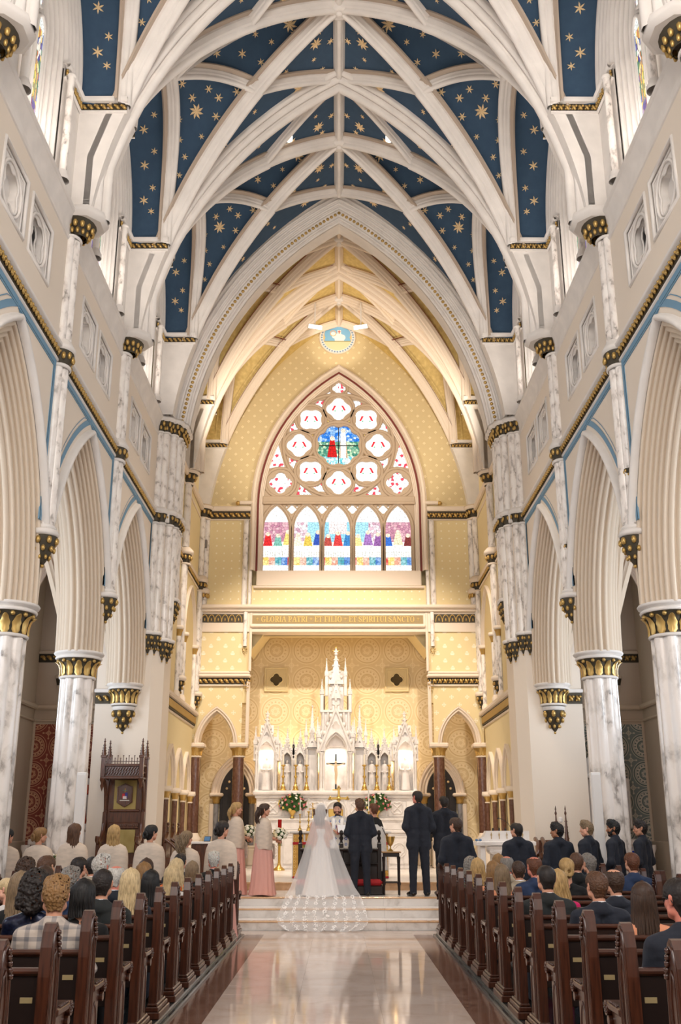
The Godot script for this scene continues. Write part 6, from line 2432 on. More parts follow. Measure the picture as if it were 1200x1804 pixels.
# ---------------------------------------------------------------- the high altar and its carved reredos
func pinnacle(g: Geo, x: float, y: float, d: float, w: float, shaft: float, spire: float) -> void:
	var h := w / 2
	g.box(V(x - h, y, d + h), V(x + h, y + shaft, d - h), w * 0.12)
	g.box(V(x - h * 1.3, y + shaft * 0.9, d + h * 1.3), V(x + h * 1.3, y + shaft, d - h * 1.3), w * 0.15)
	# little gables on the faces
	g.prism(PackedVector2Array([Vector2(-h * 1.1, 0), Vector2(h * 1.1, 0), Vector2(0, w * 1.1)]), -h * 1.2, h * 1.2, frame_z(x, y + shaft, d))
	g.prism(PackedVector2Array([Vector2(-h * 1.1, 0), Vector2(h * 1.1, 0), Vector2(0, w * 1.1)]), -h * 1.2, h * 1.2, Transform3D(Basis(Vector3.UP, PI / 2), V(x, y + shaft, d)))
	var p := PackedVector3Array()
	for e in [[h * 0.92, 0.0], [h * 0.12, spire]]:
		for k in 4:
			var a := PI / 4 + PI / 2 * k
			p.append(V(x, y + shaft + e[1], d) + Vector3(cos(a), 0, sin(a)) * e[0] * 1.414)
	for k in 4:
		var k1 := (k + 1) % 4
		g.quad(p[k], p[k1], p[4 + k1], p[4 + k])
	for j in 4:
		var t := 0.22 + 0.2 * j
		for k in 4:
			var a := PI / 4 + PI / 2 * k
			g.ball(V(x, y + shaft + spire * t, d) + Vector3(cos(a), 0, sin(a)) * h * (1.35 * (1.0 - t) + 0.16), w * 0.13 * (1.1 - t * 0.5), 6, 4)
	var top := y + shaft + spire
	g.ball(V(x, top + w * 0.05, d), w * 0.16, 6, 5)
	g.ball(V(x, top + w * 0.32, d), Vector3(w * 0.09, w * 0.24, w * 0.09), 6, 5)
	g.ball(V(x, top + w * 0.28, d), Vector3(w * 0.24, w * 0.08, w * 0.08), 6, 5)


# gable over an arched opening: pierced triangle with crockets and a finial
func gable(g: Geo, x: float, y: float, d: float, w: float, h: float, thick := 0.10, open := 0.0) -> void:
	var a := w / 2
	var hole := foil(Vector2(0, h * (0.36 if open == 0.0 else 0.60)), 3, w * 0.07, w * 0.065, PI / 2, 5)
	var outer := PackedVector2Array([Vector2(a, 0), Vector2(0, h), Vector2(-a, 0)])
	if open > 0.0:
		var op := arch_poly(open * 0.8, open * 1.8, 0.0, 7)
		op.reverse()
		outer.append_array(op)
		outline_roll(g, op, w * 0.03, 0.01, frame_z(x, y, d), false)
	g.plate(outer, [hole], 0.0, -thick, frame_z(x, y, d))
	for s in [-1.0, 1.0]:
		g.tube(PackedVector3Array([V(x + s * a, y, d - 0.01), V(x, y + h, d - 0.01)]), w * 0.045, 6)
		for k in 4:
			var t := 0.2 + 0.2 * k
			g.ball(V(x + s * a * (1.0 - t) + s * w * 0.05, y + h * t + w * 0.03, d), Vector3(w * 0.07, w * 0.085, w * 0.06), 6, 5)
	g.ball(V(x, y + h + w * 0.08, d), Vector3(w * 0.05, w * 0.16, w * 0.05), 6, 5)
	g.ball(V(x, y + h + w * 0.12, d), Vector3(w * 0.13, w * 0.04, w * 0.04), 6, 5)
	g.ball(V(x, y + h + w * 0.26, d), Vector3(w * 0.045, w * 0.07, w * 0.045), 6, 5)


# front with an arched niche, a back to it and slim columns at its sides
func niche_bay(g: Geo, x: float, y: float, d: float, w: float, h: float, deep: float) -> void:
	var a := w * 0.36
	var R := a + a * 0.8
	var sp := h - sqrt(R * R - pow(R - a, 2)) - w * 0.10
	var poly := PackedVector2Array([Vector2(w / 2, 0), Vector2(w / 2, h), Vector2(-w / 2, h), Vector2(-w / 2, 0)])
	var op := arch_poly(R - a, R, sp, 7)
	for k in op.size():
		op[k].y += sp
	var inner := op.duplicate()
	inner.reverse()
	poly.append_array(inner)
	g.prism(poly, -0.05, 0.0, frame_z(x, y, d), false, false)
	for k in op.size() - 1:
		g.quad(V(x + op[k].x, y + op[k].y, d), V(x + op[k + 1].x, y + op[k + 1].y, d), V(x + op[k + 1].x, y + op[k + 1].y, d + deep), V(x + op[k].x, y + op[k].y, d + deep))
	g.quad(V(x - a, y, d + deep), V(x + a, y, d + deep), V(x + a, y + h, d + deep), V(x - a, y + h, d + deep))
	outline_roll(g, op, w * 0.04, 0.0, frame_z(x, y, d), false)
	for s in [-1.0, 1.0]:
		g.lathe([PackedVector2Array([Vector2(w * 0.075, 0), Vector2(w * 0.07, 0.05), Vector2(w * 0.045, 0.07), Vector2(w * 0.045, sp - 0.08), Vector2(w * 0.075, sp), Vector2(w * 0.08, sp + 0.03), Vector2(0, sp + 0.03)])], 8, V_at(x + s * w * 0.44, d - 0.03, y))


func reredos() -> void:
	var o := struct("trim_4", "white carved marble reredos with gabled niches and pinnacles rising to a tall central spire")
	o.remove_meta("kind")
	o.name = "reredos"
	tag(o, "white carved marble reredos with gabled niches and pinnacles rising to a tall central spire", "altarpiece")
	var cx := -0.08
	var d := 28.62
	# high altar below
	var al := thing("high_altar", "white marble high altar with carved front panels beneath the reredos", "altar")
	var g := Geo.new()
	g.box(V(cx - 2.05, 0.6, 28.3), V(cx + 2.05, 1.50, 27.74), 0.02)
	g.box(V(cx - 2.12, 1.50, 28.3), V(cx + 2.12, 1.58, 27.68), 0.02)
	g.box(V(cx - 2.10, 1.58, 28.5), V(cx + 2.10, 1.84, 27.98), 0.02)
	g.box(V(cx - 2.14, 1.82, 28.5), V(cx + 2.14, 1.88, 27.94), 0.015)
	g.box(V(cx - 2.16, 1.88, 29.2), V(cx + 2.16, 2.48, 28.12), 0.02)
	g.box(V(cx - 2.26, 2.48, 29.2), V(cx + 2.26, 2.60, 28.0), 0.035)
	g.box(V(cx - 2.20, 2.40, 29.2), V(cx + 2.20, 2.48, 28.06), 0.02)
	obj("body", g, M.marble_white, al)
	for k in 7:
		g = Geo.new()
		var x0 := cx - 1.95 + k * 0.56
		g.box(V(x0, 0.72, 27.74), V(x0 + 0.52, 1.42, 27.73))
		outline_roll(g, PackedVector2Array([Vector2(x0 + 0.02, 0.74), Vector2(x0 + 0.50, 0.74), Vector2(x0 + 0.50, 1.40), Vector2(x0 + 0.02, 1.40)]), 0.018, 0.0, frame_z(0, 0, 27.73))
		if k in [0, 2, 4, 6]:
			outline_roll(g, circle(Vector2(x0 + 0.26, 1.07), 0.18, 18), 0.02, 0.0, frame_z(0, 0, 27.73))
			outline_roll(g, foil(Vector2(x0 + 0.26, 1.07), 4, 0.08, 0.07, 0, 5), 0.014, 0.0, frame_z(0, 0, 27.73))
		obj("front_panel", g, M.marble_white, al)
		g = Geo.new()
		var y0 := 1.94
		outline_roll(g, PackedVector2Array([Vector2(x0, y0), Vector2(x0 + 0.50, y0), Vector2(x0 + 0.50, y0 + 0.42), Vector2(x0, y0 + 0.42)]), 0.018, 0.0, frame_z(0, 0, 28.11))
		if k != 3:
			outline_roll(g, foil(Vector2(x0 + 0.25, y0 + 0.21), 4, 0.09, 0.085, PI / 4, 6), 0.018, 0.0, frame_z(0, 0, 28.11))
			g.tube(PackedVector3Array([V(x0 + 0.12, y0 + 0.08, 28.11), V(x0 + 0.38, y0 + 0.34, 28.11)]), 0.018, 5)
			g.tube(PackedVector3Array([V(x0 + 0.38, y0 + 0.08, 28.11), V(x0 + 0.12, y0 + 0.34, 28.11)]), 0.018, 5)
		obj("carved_panel", g, M.marble_white, al)
	# tabernacle door under a round arch in the middle
	g = Geo.new()
	var ap := arch_poly(0.0, 0.27, 0.42, 10)
	for k in ap.size():
		ap[k].y += 2.05
	outline_roll(g, ap, 0.03, 0.0, frame_z(cx, 0, 28.08), false)
	obj("tabernacle_arch", g, M.marble_white, al)
	g = Geo.new()
	g.box(V(cx - 0.20, 1.90, 28.11), V(cx + 0.20, 2.12, 28.06), 0.02)
	obj("tabernacle_door", g, M.brass, al)
	# reredos: towers at the ends
	var Y := 2.60
	for s in [-1.0, 1.0]:
		var n := Node3D.new()
		put(n, "side_tower", o)
		var x: float = cx + s * 1.93
		g = Geo.new()
		niche_bay(g, x, Y, d - 0.24, 0.62, 1.46, 0.36)
		g.box(V(x - 0.31, Y, d + 0.3), V(x + 0.31, Y + 1.46, d + 0.14))
		g.box(V(x - 0.31, Y, d + 0.2), V(x - 0.24, Y + 1.46, d - 0.2))
		g.box(V(x + 0.24, Y, d + 0.2), V(x + 0.31, Y + 1.46, d - 0.2))
		g.box(V(x - 0.36, Y + 0.80, d + 0.2), V(x - 0.24, Y + 0.86, d - 0.29), 0.01)
		g.box(V(x + 0.24, Y + 0.80, d + 0.2), V(x + 0.36, Y + 0.86, d - 0.29), 0.01)
		obj("niche", g, M.marble_white, n)
		g = Geo.new()
		gable(g, x, Y + 0.98, d - 0.28, 0.62, 0.86, 0.04, 0.22)
		pinnacle(g, x, Y + 1.30, d - 0.04, 0.30, 0.16, 0.56)
		obj("gable", g, M.marble_white, n)
		for e in [-1.0, 1.0]:
			g = Geo.new()
			pinnacle(g, x + e * 0.31, Y + 0.86, d - 0.2, 0.095, 0.42, 0.42)
			obj("pinnacle", g, M.marble_white, n)
		g = Geo.new()
		statue(g, x, Y + 0.03, d - 0.02, 0.92)
		obj("statue", g, M.marble_white, n)
		# pairs of niches between tower and centre
		for e in [1.36, 1.00]:
			var m := Node3D.new()
			put(m, "niche_bay", o)
			x = cx + s * e
			g = Geo.new()
			niche_bay(g, x, Y, d - 0.12, 0.36, 1.08, 0.3)
			g.box(V(x - 0.19, Y + 1.08, d + 0.2), V(x + 0.19, Y + 1.18, d - 0.15), 0.015)
			for k in 5:
				g.box(V(x - 0.17 + k * 0.075, Y + 1.18, d - 0.08), V(x - 0.13 + k * 0.075, Y + 1.27, d - 0.13), 0.01)
			g.box(V(x - 0.18, Y, d + 0.3), V(x + 0.18, Y + 1.1, d + 0.2))
			obj("niche", g, M.marble_white, m)
			g = Geo.new()
			gable(g, x, Y + 0.84, d - 0.15, 0.34, 0.50, 0.03, 0.125)
			pinnacle(g, x, Y + 1.18, d, 0.10, 0.14, 0.34)
			obj("gable", g, M.marble_white, m)
			g = Geo.new()
			statue(g, x, Y + 0.02, d + 0.02, 0.84)
			obj("statue", g, M.marble_white, m)
			for f in [-0.18, 0.18]:
				g = Geo.new()
				pinnacle(g, x + f, Y + 0.80, d - 0.12, 0.06, 0.40, 0.22)
				obj("pinnacle", g, M.marble_white, m)
		# broader blank bays beside the centre
		var b := Node3D.new()
		put(b, "buttress_bay", o)
		x = cx + s * 0.665
		g = Geo.new()
		niche_bay(g, x, Y, d - 0.18, 0.32, 1.30, 0.08)
		g.box(V(x - 0.16, Y, d + 0.3), V(x + 0.16, Y + 1.30, d - 0.06))
		g.box(V(x - 0.19, Y + 1.12, d + 0.3), V(x + 0.19, Y + 1.18, d - 0.22), 0.012)
		gable(g, x, Y + 1.14, d - 0.22, 0.30, 0.46, 0.05)
		obj("niche", g, M.marble_white, b)
		for f in [[0.0, 0.13, 0.30, 0.70], [0.17, 0.085, 0.22, 0.42], [-0.15, 0.085, 0.26, 0.44]]:
			g = Geo.new()
			pinnacle(g, x + s * f[0], Y + 1.28, d - 0.1, f[1], f[2], f[3])
			obj("pinnacle", g, M.marble_white, b)
	# centre: deep niche with gable
	var n := Node3D.new()
	put(n, "central_niche", o)
	g = Geo.new()
	niche_bay(g, cx, Y, d - 0.34, 0.92, 1.62, 0.42)
	g.box(V(cx - 0.46, Y, d + 0.3), V(cx - 0.35, Y + 1.6, d - 0.28))
	g.box(V(cx + 0.35, Y, d + 0.3), V(cx + 0.46, Y + 1.6, d - 0.28))
	g.box(V(cx - 0.46, Y, d + 0.5), V(cx + 0.46, Y + 1.8, d + 0.14))
	obj("niche", g, M.marble_white, n)
	g = Geo.new()
	gable(g, cx, Y + 1.05, d - 0.40, 0.92, 1.16, 0.06, 0.33)
	obj("gable", g, M.marble_white, n)
	for e in [-1.0, 1.0]:
		g = Geo.new()
		pinnacle(g, cx + e * 0.47, Y + 1.0, d - 0.36, 0.10, 0.46, 0.34)
		obj("pinnacle", g, M.marble_white, n)
	# spire
	n = Node3D.new()
	put(n, "spire", o)
	g = Geo.new()
	g.box(V(cx - 0.42, Y + 1.2, d + 0.45), V(cx + 0.42, Y + 2.20, d + 0.0), 0.02)
	for e in [-0.36, -0.22, 0.22, 0.36]:
		g.box(V(cx + e - 0.03, Y + 1.2, d + 0.02), V(cx + e + 0.03, Y + 2.16, d - 0.05), 0.012)
	g.box(V(cx - 0.46, Y + 2.14, d + 0.45), V(cx + 0.46, Y + 2.22, d - 0.06), 0.02)
	g.box(V(cx - 0.22, Y + 2.20, d + 0.4), V(cx + 0.22, Y + 2.90, d + 0.05), 0.02)
	gable(g, cx, Y + 2.55, d + 0.0, 0.34, 0.50, 0.06)
	niche_bay(g, cx, Y + 2.24, d + 0.02, 0.34, 0.52, 0.1)
	obj("tower", g, M.marble_white, n)
	for q in [[0.40, 2.20, 0.10, 0.50, 0.36], [0.27, 2.62, 0.09, 0.62, 0.42]]:
		for e in [-1.0, 1.0]:
			g = Geo.new()
			pinnacle(g, cx + e * q[0], Y + q[1], d + 0.08, q[2], q[3], q[4])
			obj("pinnacle", g, M.marble_white, n)
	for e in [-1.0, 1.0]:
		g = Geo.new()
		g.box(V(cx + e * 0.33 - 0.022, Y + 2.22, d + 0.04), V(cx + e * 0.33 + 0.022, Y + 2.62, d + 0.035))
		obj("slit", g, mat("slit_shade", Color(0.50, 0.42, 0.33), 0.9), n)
	g = Geo.new()
	pinnacle(g, cx, Y + 2.86, d + 0.2, 0.36, 0.10, 0.86)
	obj("pinnacle", g, M.marble_white, n)
	g = Geo.new()
	g.box(V(cx - 0.012, Y + 3.80, d + 0.21), V(cx + 0.012, Y + 4.05, d + 0.19))
	g.box(V(cx - 0.075, Y + 3.92, d + 0.21), V(cx + 0.075, Y + 3.945, d + 0.19))
	for q in [[-0.085, 3.932], [0.085, 3.932], [0, 4.06]]:
		g.ball(V(cx + q[0], Y + q[1], d + 0.2), 0.025, 6, 5)
	obj("cross", g, M.brass, n)
	# small lamps hidden in the heads of the three great niches
	for q in [[cx, 3.75, d - 0.12], [cx - 1.93, 3.72, d - 0.1], [cx + 1.93, 3.72, d - 0.1]]:
		area("niche_lamp_light", V(q[0], q[1], q[2]), V(q[0], 2.6, q[2] + 0.05), Vector2(0.3, 0.12), NICHE_E, Color(1.0, 0.93, 0.84))
	# crucifix standing in the central niche
	var cr := thing("crucifix", "dark crucifix with a pale gilt figure standing in the central niche of the reredos", "crucifix")
	g = Geo.new()
	g.box(V(cx - 0.022, Y + 0.02, d - 0.36), V(cx + 0.022, Y + 0.98, d - 0.32), 0.005)
	g.box(V(cx - 0.26, Y + 0.70, d - 0.36), V(cx + 0.26, Y + 0.745, d - 0.32), 0.005)
	obj("cross", g, mat("cross_dark", Color(0.10, 0.13, 0.12), 0.5), cr)
	g = Geo.new()
	g.tube(PackedVector3Array([V(cx, Y + 0.72, d - 0.385), V(cx, Y + 0.56, d - 0.39), V(cx + 0.01, Y + 0.44, d - 0.39), V(cx, Y + 0.30, d - 0.385), V(cx, Y + 0.17, d - 0.375)]), [0.03, 0.042, 0.038, 0.03, 0.016], 8)
	for e in [-1.0, 1.0]:
		g.tube(PackedVector3Array([V(cx, Y + 0.66, d - 0.385), V(cx + e * 0.12, Y + 0.69, d - 0.38), V(cx + e * 0.24, Y + 0.725, d - 0.375)]), [0.02, 0.016, 0.011], 6)
	g.ball(V(cx, Y + 0.76, d - 0.39), 0.034, 8, 6)
	obj("figure", g, mat("ivory", Color(0.90, 0.80, 0.66), 0.5), cr)
	g = Geo.new()
	g.box(V(cx - 0.09, Y, d - 0.42), V(cx + 0.09, Y + 0.04, d - 0.27), 0.012)
	obj("base", g, M.brass, cr)
	# six tall gilt candlesticks on the high altar
	for k in 6:
		var x: float = cx + [-1.44, -1.10, -0.80, 0.78, 1.12, 1.46][k]
		var side := "left" if k < 3 else "right"
		var which: String = ["outermost", "middle", "inner", "inner", "middle", "outermost"][k]
		candlestick(V(x, 2.60, 28.14), 0.70, 0.26, "tall gilt candlestick on the high altar ledge, %s of the three %s of the crucifix" % [which, side], "high altar candlesticks")
	# small altar crosses on the ledge below
	for q in [[-0.62, "left"], [0.62, "right"]]:
		var t := thing("altar_cross", "small gilt standing cross on the high altar ledge, %s of the tabernacle" % q[1], "cross", V(cx + q[0], 1.88, 28.03), 0.0, "small altar crosses")
		g = Geo.new()
		g.box(Vector3(-0.012, 0.05, -0.01), Vector3(0.012, 0.36, 0.01), 0.003)
		g.box(Vector3(-0.08, 0.23, -0.01), Vector3(0.08, 0.255, 0.01), 0.003)
		for e in [Vector3(-0.085, 0.242, 0), Vector3(0.085, 0.242, 0), Vector3(0, 0.37, 0)]:
			g.ball(e, 0.022, 6, 5)
		obj("cross", g, M.brass, t)
		g = Geo.new()
		g.lathe([PackedVector2Array([Vector2(0.055, 0), Vector2(0.05, 0.015), Vector2(0.02, 0.03), Vector2(0.014, 0.06)])], 10)
		obj("foot", g, M.brass, t)


# draped standing figure, simple but with head, wings or folded arms
func statue(g: Geo, x: float, y: float, d: float, h: float) -> void:
	var p := PackedVector3Array()
	var prof := [[0.0, 0.15], [0.05, 0.155], [0.30, 0.125], [0.52, 0.115], [0.66, 0.13], [0.78, 0.135], [0.83, 0.09], [0.86, 0.04]]
	for q in prof:
		for k in 14:
			var a := TAU * k / 14
			var r: float = q[1] * h * (1.0 + 0.10 * cos(a * 5.0) * (1.0 - q[0]))
			p.append(V(x, y + q[0] * h, d) + Vector3(cos(a) * r, 0, sin(a) * r * 0.75))
	g.grid(p, 14, prof.size(), true)
	g.ball(V(x, y + 0.925 * h, d - 0.01), Vector3(0.05, 0.065, 0.055) * h, 10, 8)
	for s in [-1.0, 1.0]:
		g.tube(PackedVector3Array([V(x + s * 0.12 * h, y + 0.76 * h, d), V(x + s * 0.15 * h, y + 0.60 * h, d - 0.03 * h), V(x + s * 0.03 * h, y + 0.58 * h, d - 0.12 * h)]), [0.045 * h, 0.04 * h, 0.028 * h], 7)


func candlestick(at: Vector3, h: float, candle: float, label: String, group := "") -> Node3D:
	var t := thing("candlestick", label, "candlestick", at, 0.0, group)
	var g := Geo.new()
	var k := h
	g.lathe([PackedVector2Array([Vector2(0.13 * k, 0), Vector2(0.135 * k, 0.03 * k), Vector2(0.10 * k, 0.06 * k)]), PackedVector2Array([Vector2(0.10 * k, 0.06 * k), Vector2(0.095 * k, 0.14 * k), Vector2(0.055 * k, 0.20 * k), Vector2(0.04 * k, 0.24 * k)])], 12)
	g.lathe([PackedVector2Array([Vector2(0.04 * k, 0.24 * k), Vector2(0.068 * k, 0.28 * k), Vector2(0.03 * k, 0.33 * k), Vector2(0.032 * k, 0.46 * k), Vector2(0.065 * k, 0.50 * k), Vector2(0.066 * k, 0.54 * k), Vector2(0.032 * k, 0.58 * k), Vector2(0.026 * k, 0.78 * k), Vector2(0.05 * k, 0.82 * k), Vector2(0.03 * k, 0.86 * k), Vector2(0.035 * k, 0.90 * k)])], 12)
	g.lathe([PackedVector2Array([Vector2(0.035 * k, 0.90 * k), Vector2(0.085 * k, 0.94 * k), Vector2(0.095 * k, 0.975 * k), Vector2(0.03 * k, 0.98 * k), Vector2(0.03 * k, 1.0 * k), Vector2(0, 1.0 * k)])], 12)
	obj("stick", g, M.brass, t)
	if candle > 0:
		g = Geo.new()
		var r := minf(0.024, 0.032 * k)
		g.lathe([PackedVector2Array([Vector2(r, 0.985 * k), Vector2(r, h + candle - 0.01)]), PackedVector2Array([Vector2(r, h + candle - 0.01), Vector2(0.0, h + candle)])], 10)
		var c := obj("candle", g, M.candle, t)
		g = Geo.new()
		g.tube(PackedVector3Array([Vector3(0, h + candle - 0.005, 0), Vector3(0.003, h + candle + 0.018, 0)]), 0.0025, 4)
		obj("wick", g, M.black, c)
	return t


# ---------------------------------------------------------------- furniture of the chancel
func vbox(g: Geo, x0: float, x1: float, y0: float, y1: float, d0: float, d1: float, c := 0.008) -> void:
	g.box(V(x0, y0, maxf(d0, d1)), V(x1, y1, minf(d0, d1)), c)


func furniture() -> void:
	altar_table()
	kneeler()
	small_pieces()
	throne()
	right_side()


func altar_table() -> void:
	var t := thing("altar_table", "free-standing altar under a white cloth with a green and gold brocade frontal edged in red", "altar")
	var g := Geo.new()
	vbox(g, -1.0, 1.08, 0.6, 1.52, 22.6, 23.3, 0.02)
	obj("body", g, M.marble_white, t)
	g = Geo.new()
	vbox(g, -1.06, 1.14, 1.52, 1.57, 22.52, 23.35, 0.02)
	obj("top_cloth", g, M.white_cloth, t)
	var im := Image.create(96, 96, false, Image.FORMAT_RGB8)
	im.fill(Color(0.80, 0.60, 0.26))
	for k in 4:
		paint_disc(im, Color(0.90, 0.74, 0.42), Vector2(24 + 48 * (k % 2), 24 + 48 * (k / 2)), 9, 13)
		paint_disc(im, Color(0.62, 0.42, 0.15), Vector2(24 + 48 * (k % 2), 24 + 48 * (k / 2)), 0, 4)
		paint_disc(im, Color(0.70, 0.48, 0.18), Vector2(48 * (k % 2), 48 * (k / 2)), 0, 5)
	var gold := mat("brocade_gold", Color.WHITE, 0.55)
	gold.albedo_texture = ImageTexture.create_from_image(im)
	gold.uv1_scale = Vector3(5, -5, 1)
	var green := mat("brocade_green", Color(0.46, 0.52, 0.16), 0.6)
	green.albedo_texture = noise_tex(noise(0.05, FastNoiseLite.TYPE_CELLULAR, 1, 8), [[0, Color(0.8, 0.8, 0.7)], [1, Color(1, 1, 1)]], 64, 64)
	for q in [[-0.98, -0.76, 0.64, 1.50, gold], [0.84, 1.06, 0.64, 1.50, gold], [-0.76, 0.84, 0.66, 1.28, green], [-0.72, 0.80, 1.36, 1.52, gold]]:
		g = Geo.new()
		vbox(g, q[0], q[1], q[2], q[3], 22.58, 22.60, 0.004)
		g.uv_xy()
		obj("brocade_panel", g, q[4], t)
	g = Geo.new()
	vbox(g, -0.99, 1.07, 1.29, 1.345, 22.565, 22.6)
	vbox(g, -0.99, 1.07, 0.61, 0.65, 22.565, 22.6)
	obj("red_fringe", g, M.red_cushion, t)
	for q in [[-0.85, 0.36, 0.33, "tall candle in a gilt stick at the left end of the altar table"], [-0.66, 0.42, 0.27, "candle in a gilt stick next to the bride's veil on the altar table"], [0.80, 0.36, 0.40, "tall candle in a gilt stick at the right end of the altar table"], [0.66, 0.42, 0.55, "taller candle in a gilt stick behind the groom on the altar table"]]:
		candlestick(V(q[0], 1.57, 22.85), q[1], q[2], q[3], "altar table candlesticks")
	t = thing("standing_cross", "gilt cross with trefoil ends standing on the altar table behind the officiant", "cross", V(0.0, 1.57, 22.9))
	g = Geo.new()
	g.lathe([PackedVector2Array([Vector2(0.10, 0), Vector2(0.09, 0.03), Vector2(0.03, 0.07), Vector2(0.018, 0.1), Vector2(0.018, 0.42), Vector2(0.04, 0.45), Vector2(0.018, 0.49)])], 10)
	obj("stem", g, M.brass, t)
	g = Geo.new()
	g.box(Vector3(-0.025, 0.45, -0.015), Vector3(0.025, 0.90, 0.015), 0.006)
	g.box(Vector3(-0.18, 0.66, -0.015), Vector3(0.18, 0.71, 0.015), 0.006)
	for e in [Vector3(-0.19, 0.685, 0), Vector3(0.19, 0.685, 0), Vector3(0, 0.91, 0)]:
		for k in 3:
			g.ball(e + Vector3(cos(TAU * k / 3 + PI / 2), sin(TAU * k / 3 + PI / 2), 0) * 0.025, Vector3(0.026, 0.026, 0.016), 7, 5)
	g.ball(Vector3(0, 0.685, 0), Vector3(0.06, 0.06, 0.02), 10, 6)
	obj("cross", g, M.brass, t)


func kneeler() -> void:
	var t := thing("kneeling_desk", "dark wood double kneeling desk with a red cushion before the bridal couple", "kneeler")
	var g := Geo.new()
	vbox(g, -0.74, 0.76, 0.50, 1.26, 20.02, 20.06)
	for k in 3:
		vbox(g, -0.70 + k * 0.5, -0.26 + k * 0.5, 0.62, 0.95, 19.995, 20.03)
	obj("panel", g, M.wood_dark, t)
	g = Geo.new()
	vbox(g, -0.74, 0.76, 1.22, 1.27, 19.90, 20.12, 0.012)
	vbox(g, -0.72, 0.74, 0.98, 1.01, 19.93, 20.10)
	obj("book_ledge", g, M.wood_dark, t)
	for x in [-0.73, 0.05, 0.77]:
		g = Geo.new()
		vbox(g, x - 0.04, x + 0.04, 0.45, 1.36, 19.94, 20.06, 0.01)
		g.lathe([PackedVector2Array([Vector2(0.035, 1.36), Vector2(0.022, 1.40), Vector2(0.042, 1.45), Vector2(0.022, 1.49), Vector2(0.04, 1.53), Vector2(0.03, 1.58), Vector2(0.0, 1.60)])], 10, V_at(x, 20.0))
		obj("post", g, M.wood_dark, t)
	g = Geo.new()
	vbox(g, -0.80, 0.82, 0.455, 0.62, 19.60, 19.94, 0.015)
	obj("kneeling_board", g, M.wood_dark, t)
	g = Geo.new()
	vbox(g, -0.79, 0.81, 0.62, 0.72, 19.58, 19.90, 0.04)
	obj("cushion", g, M.red_cushion, t)


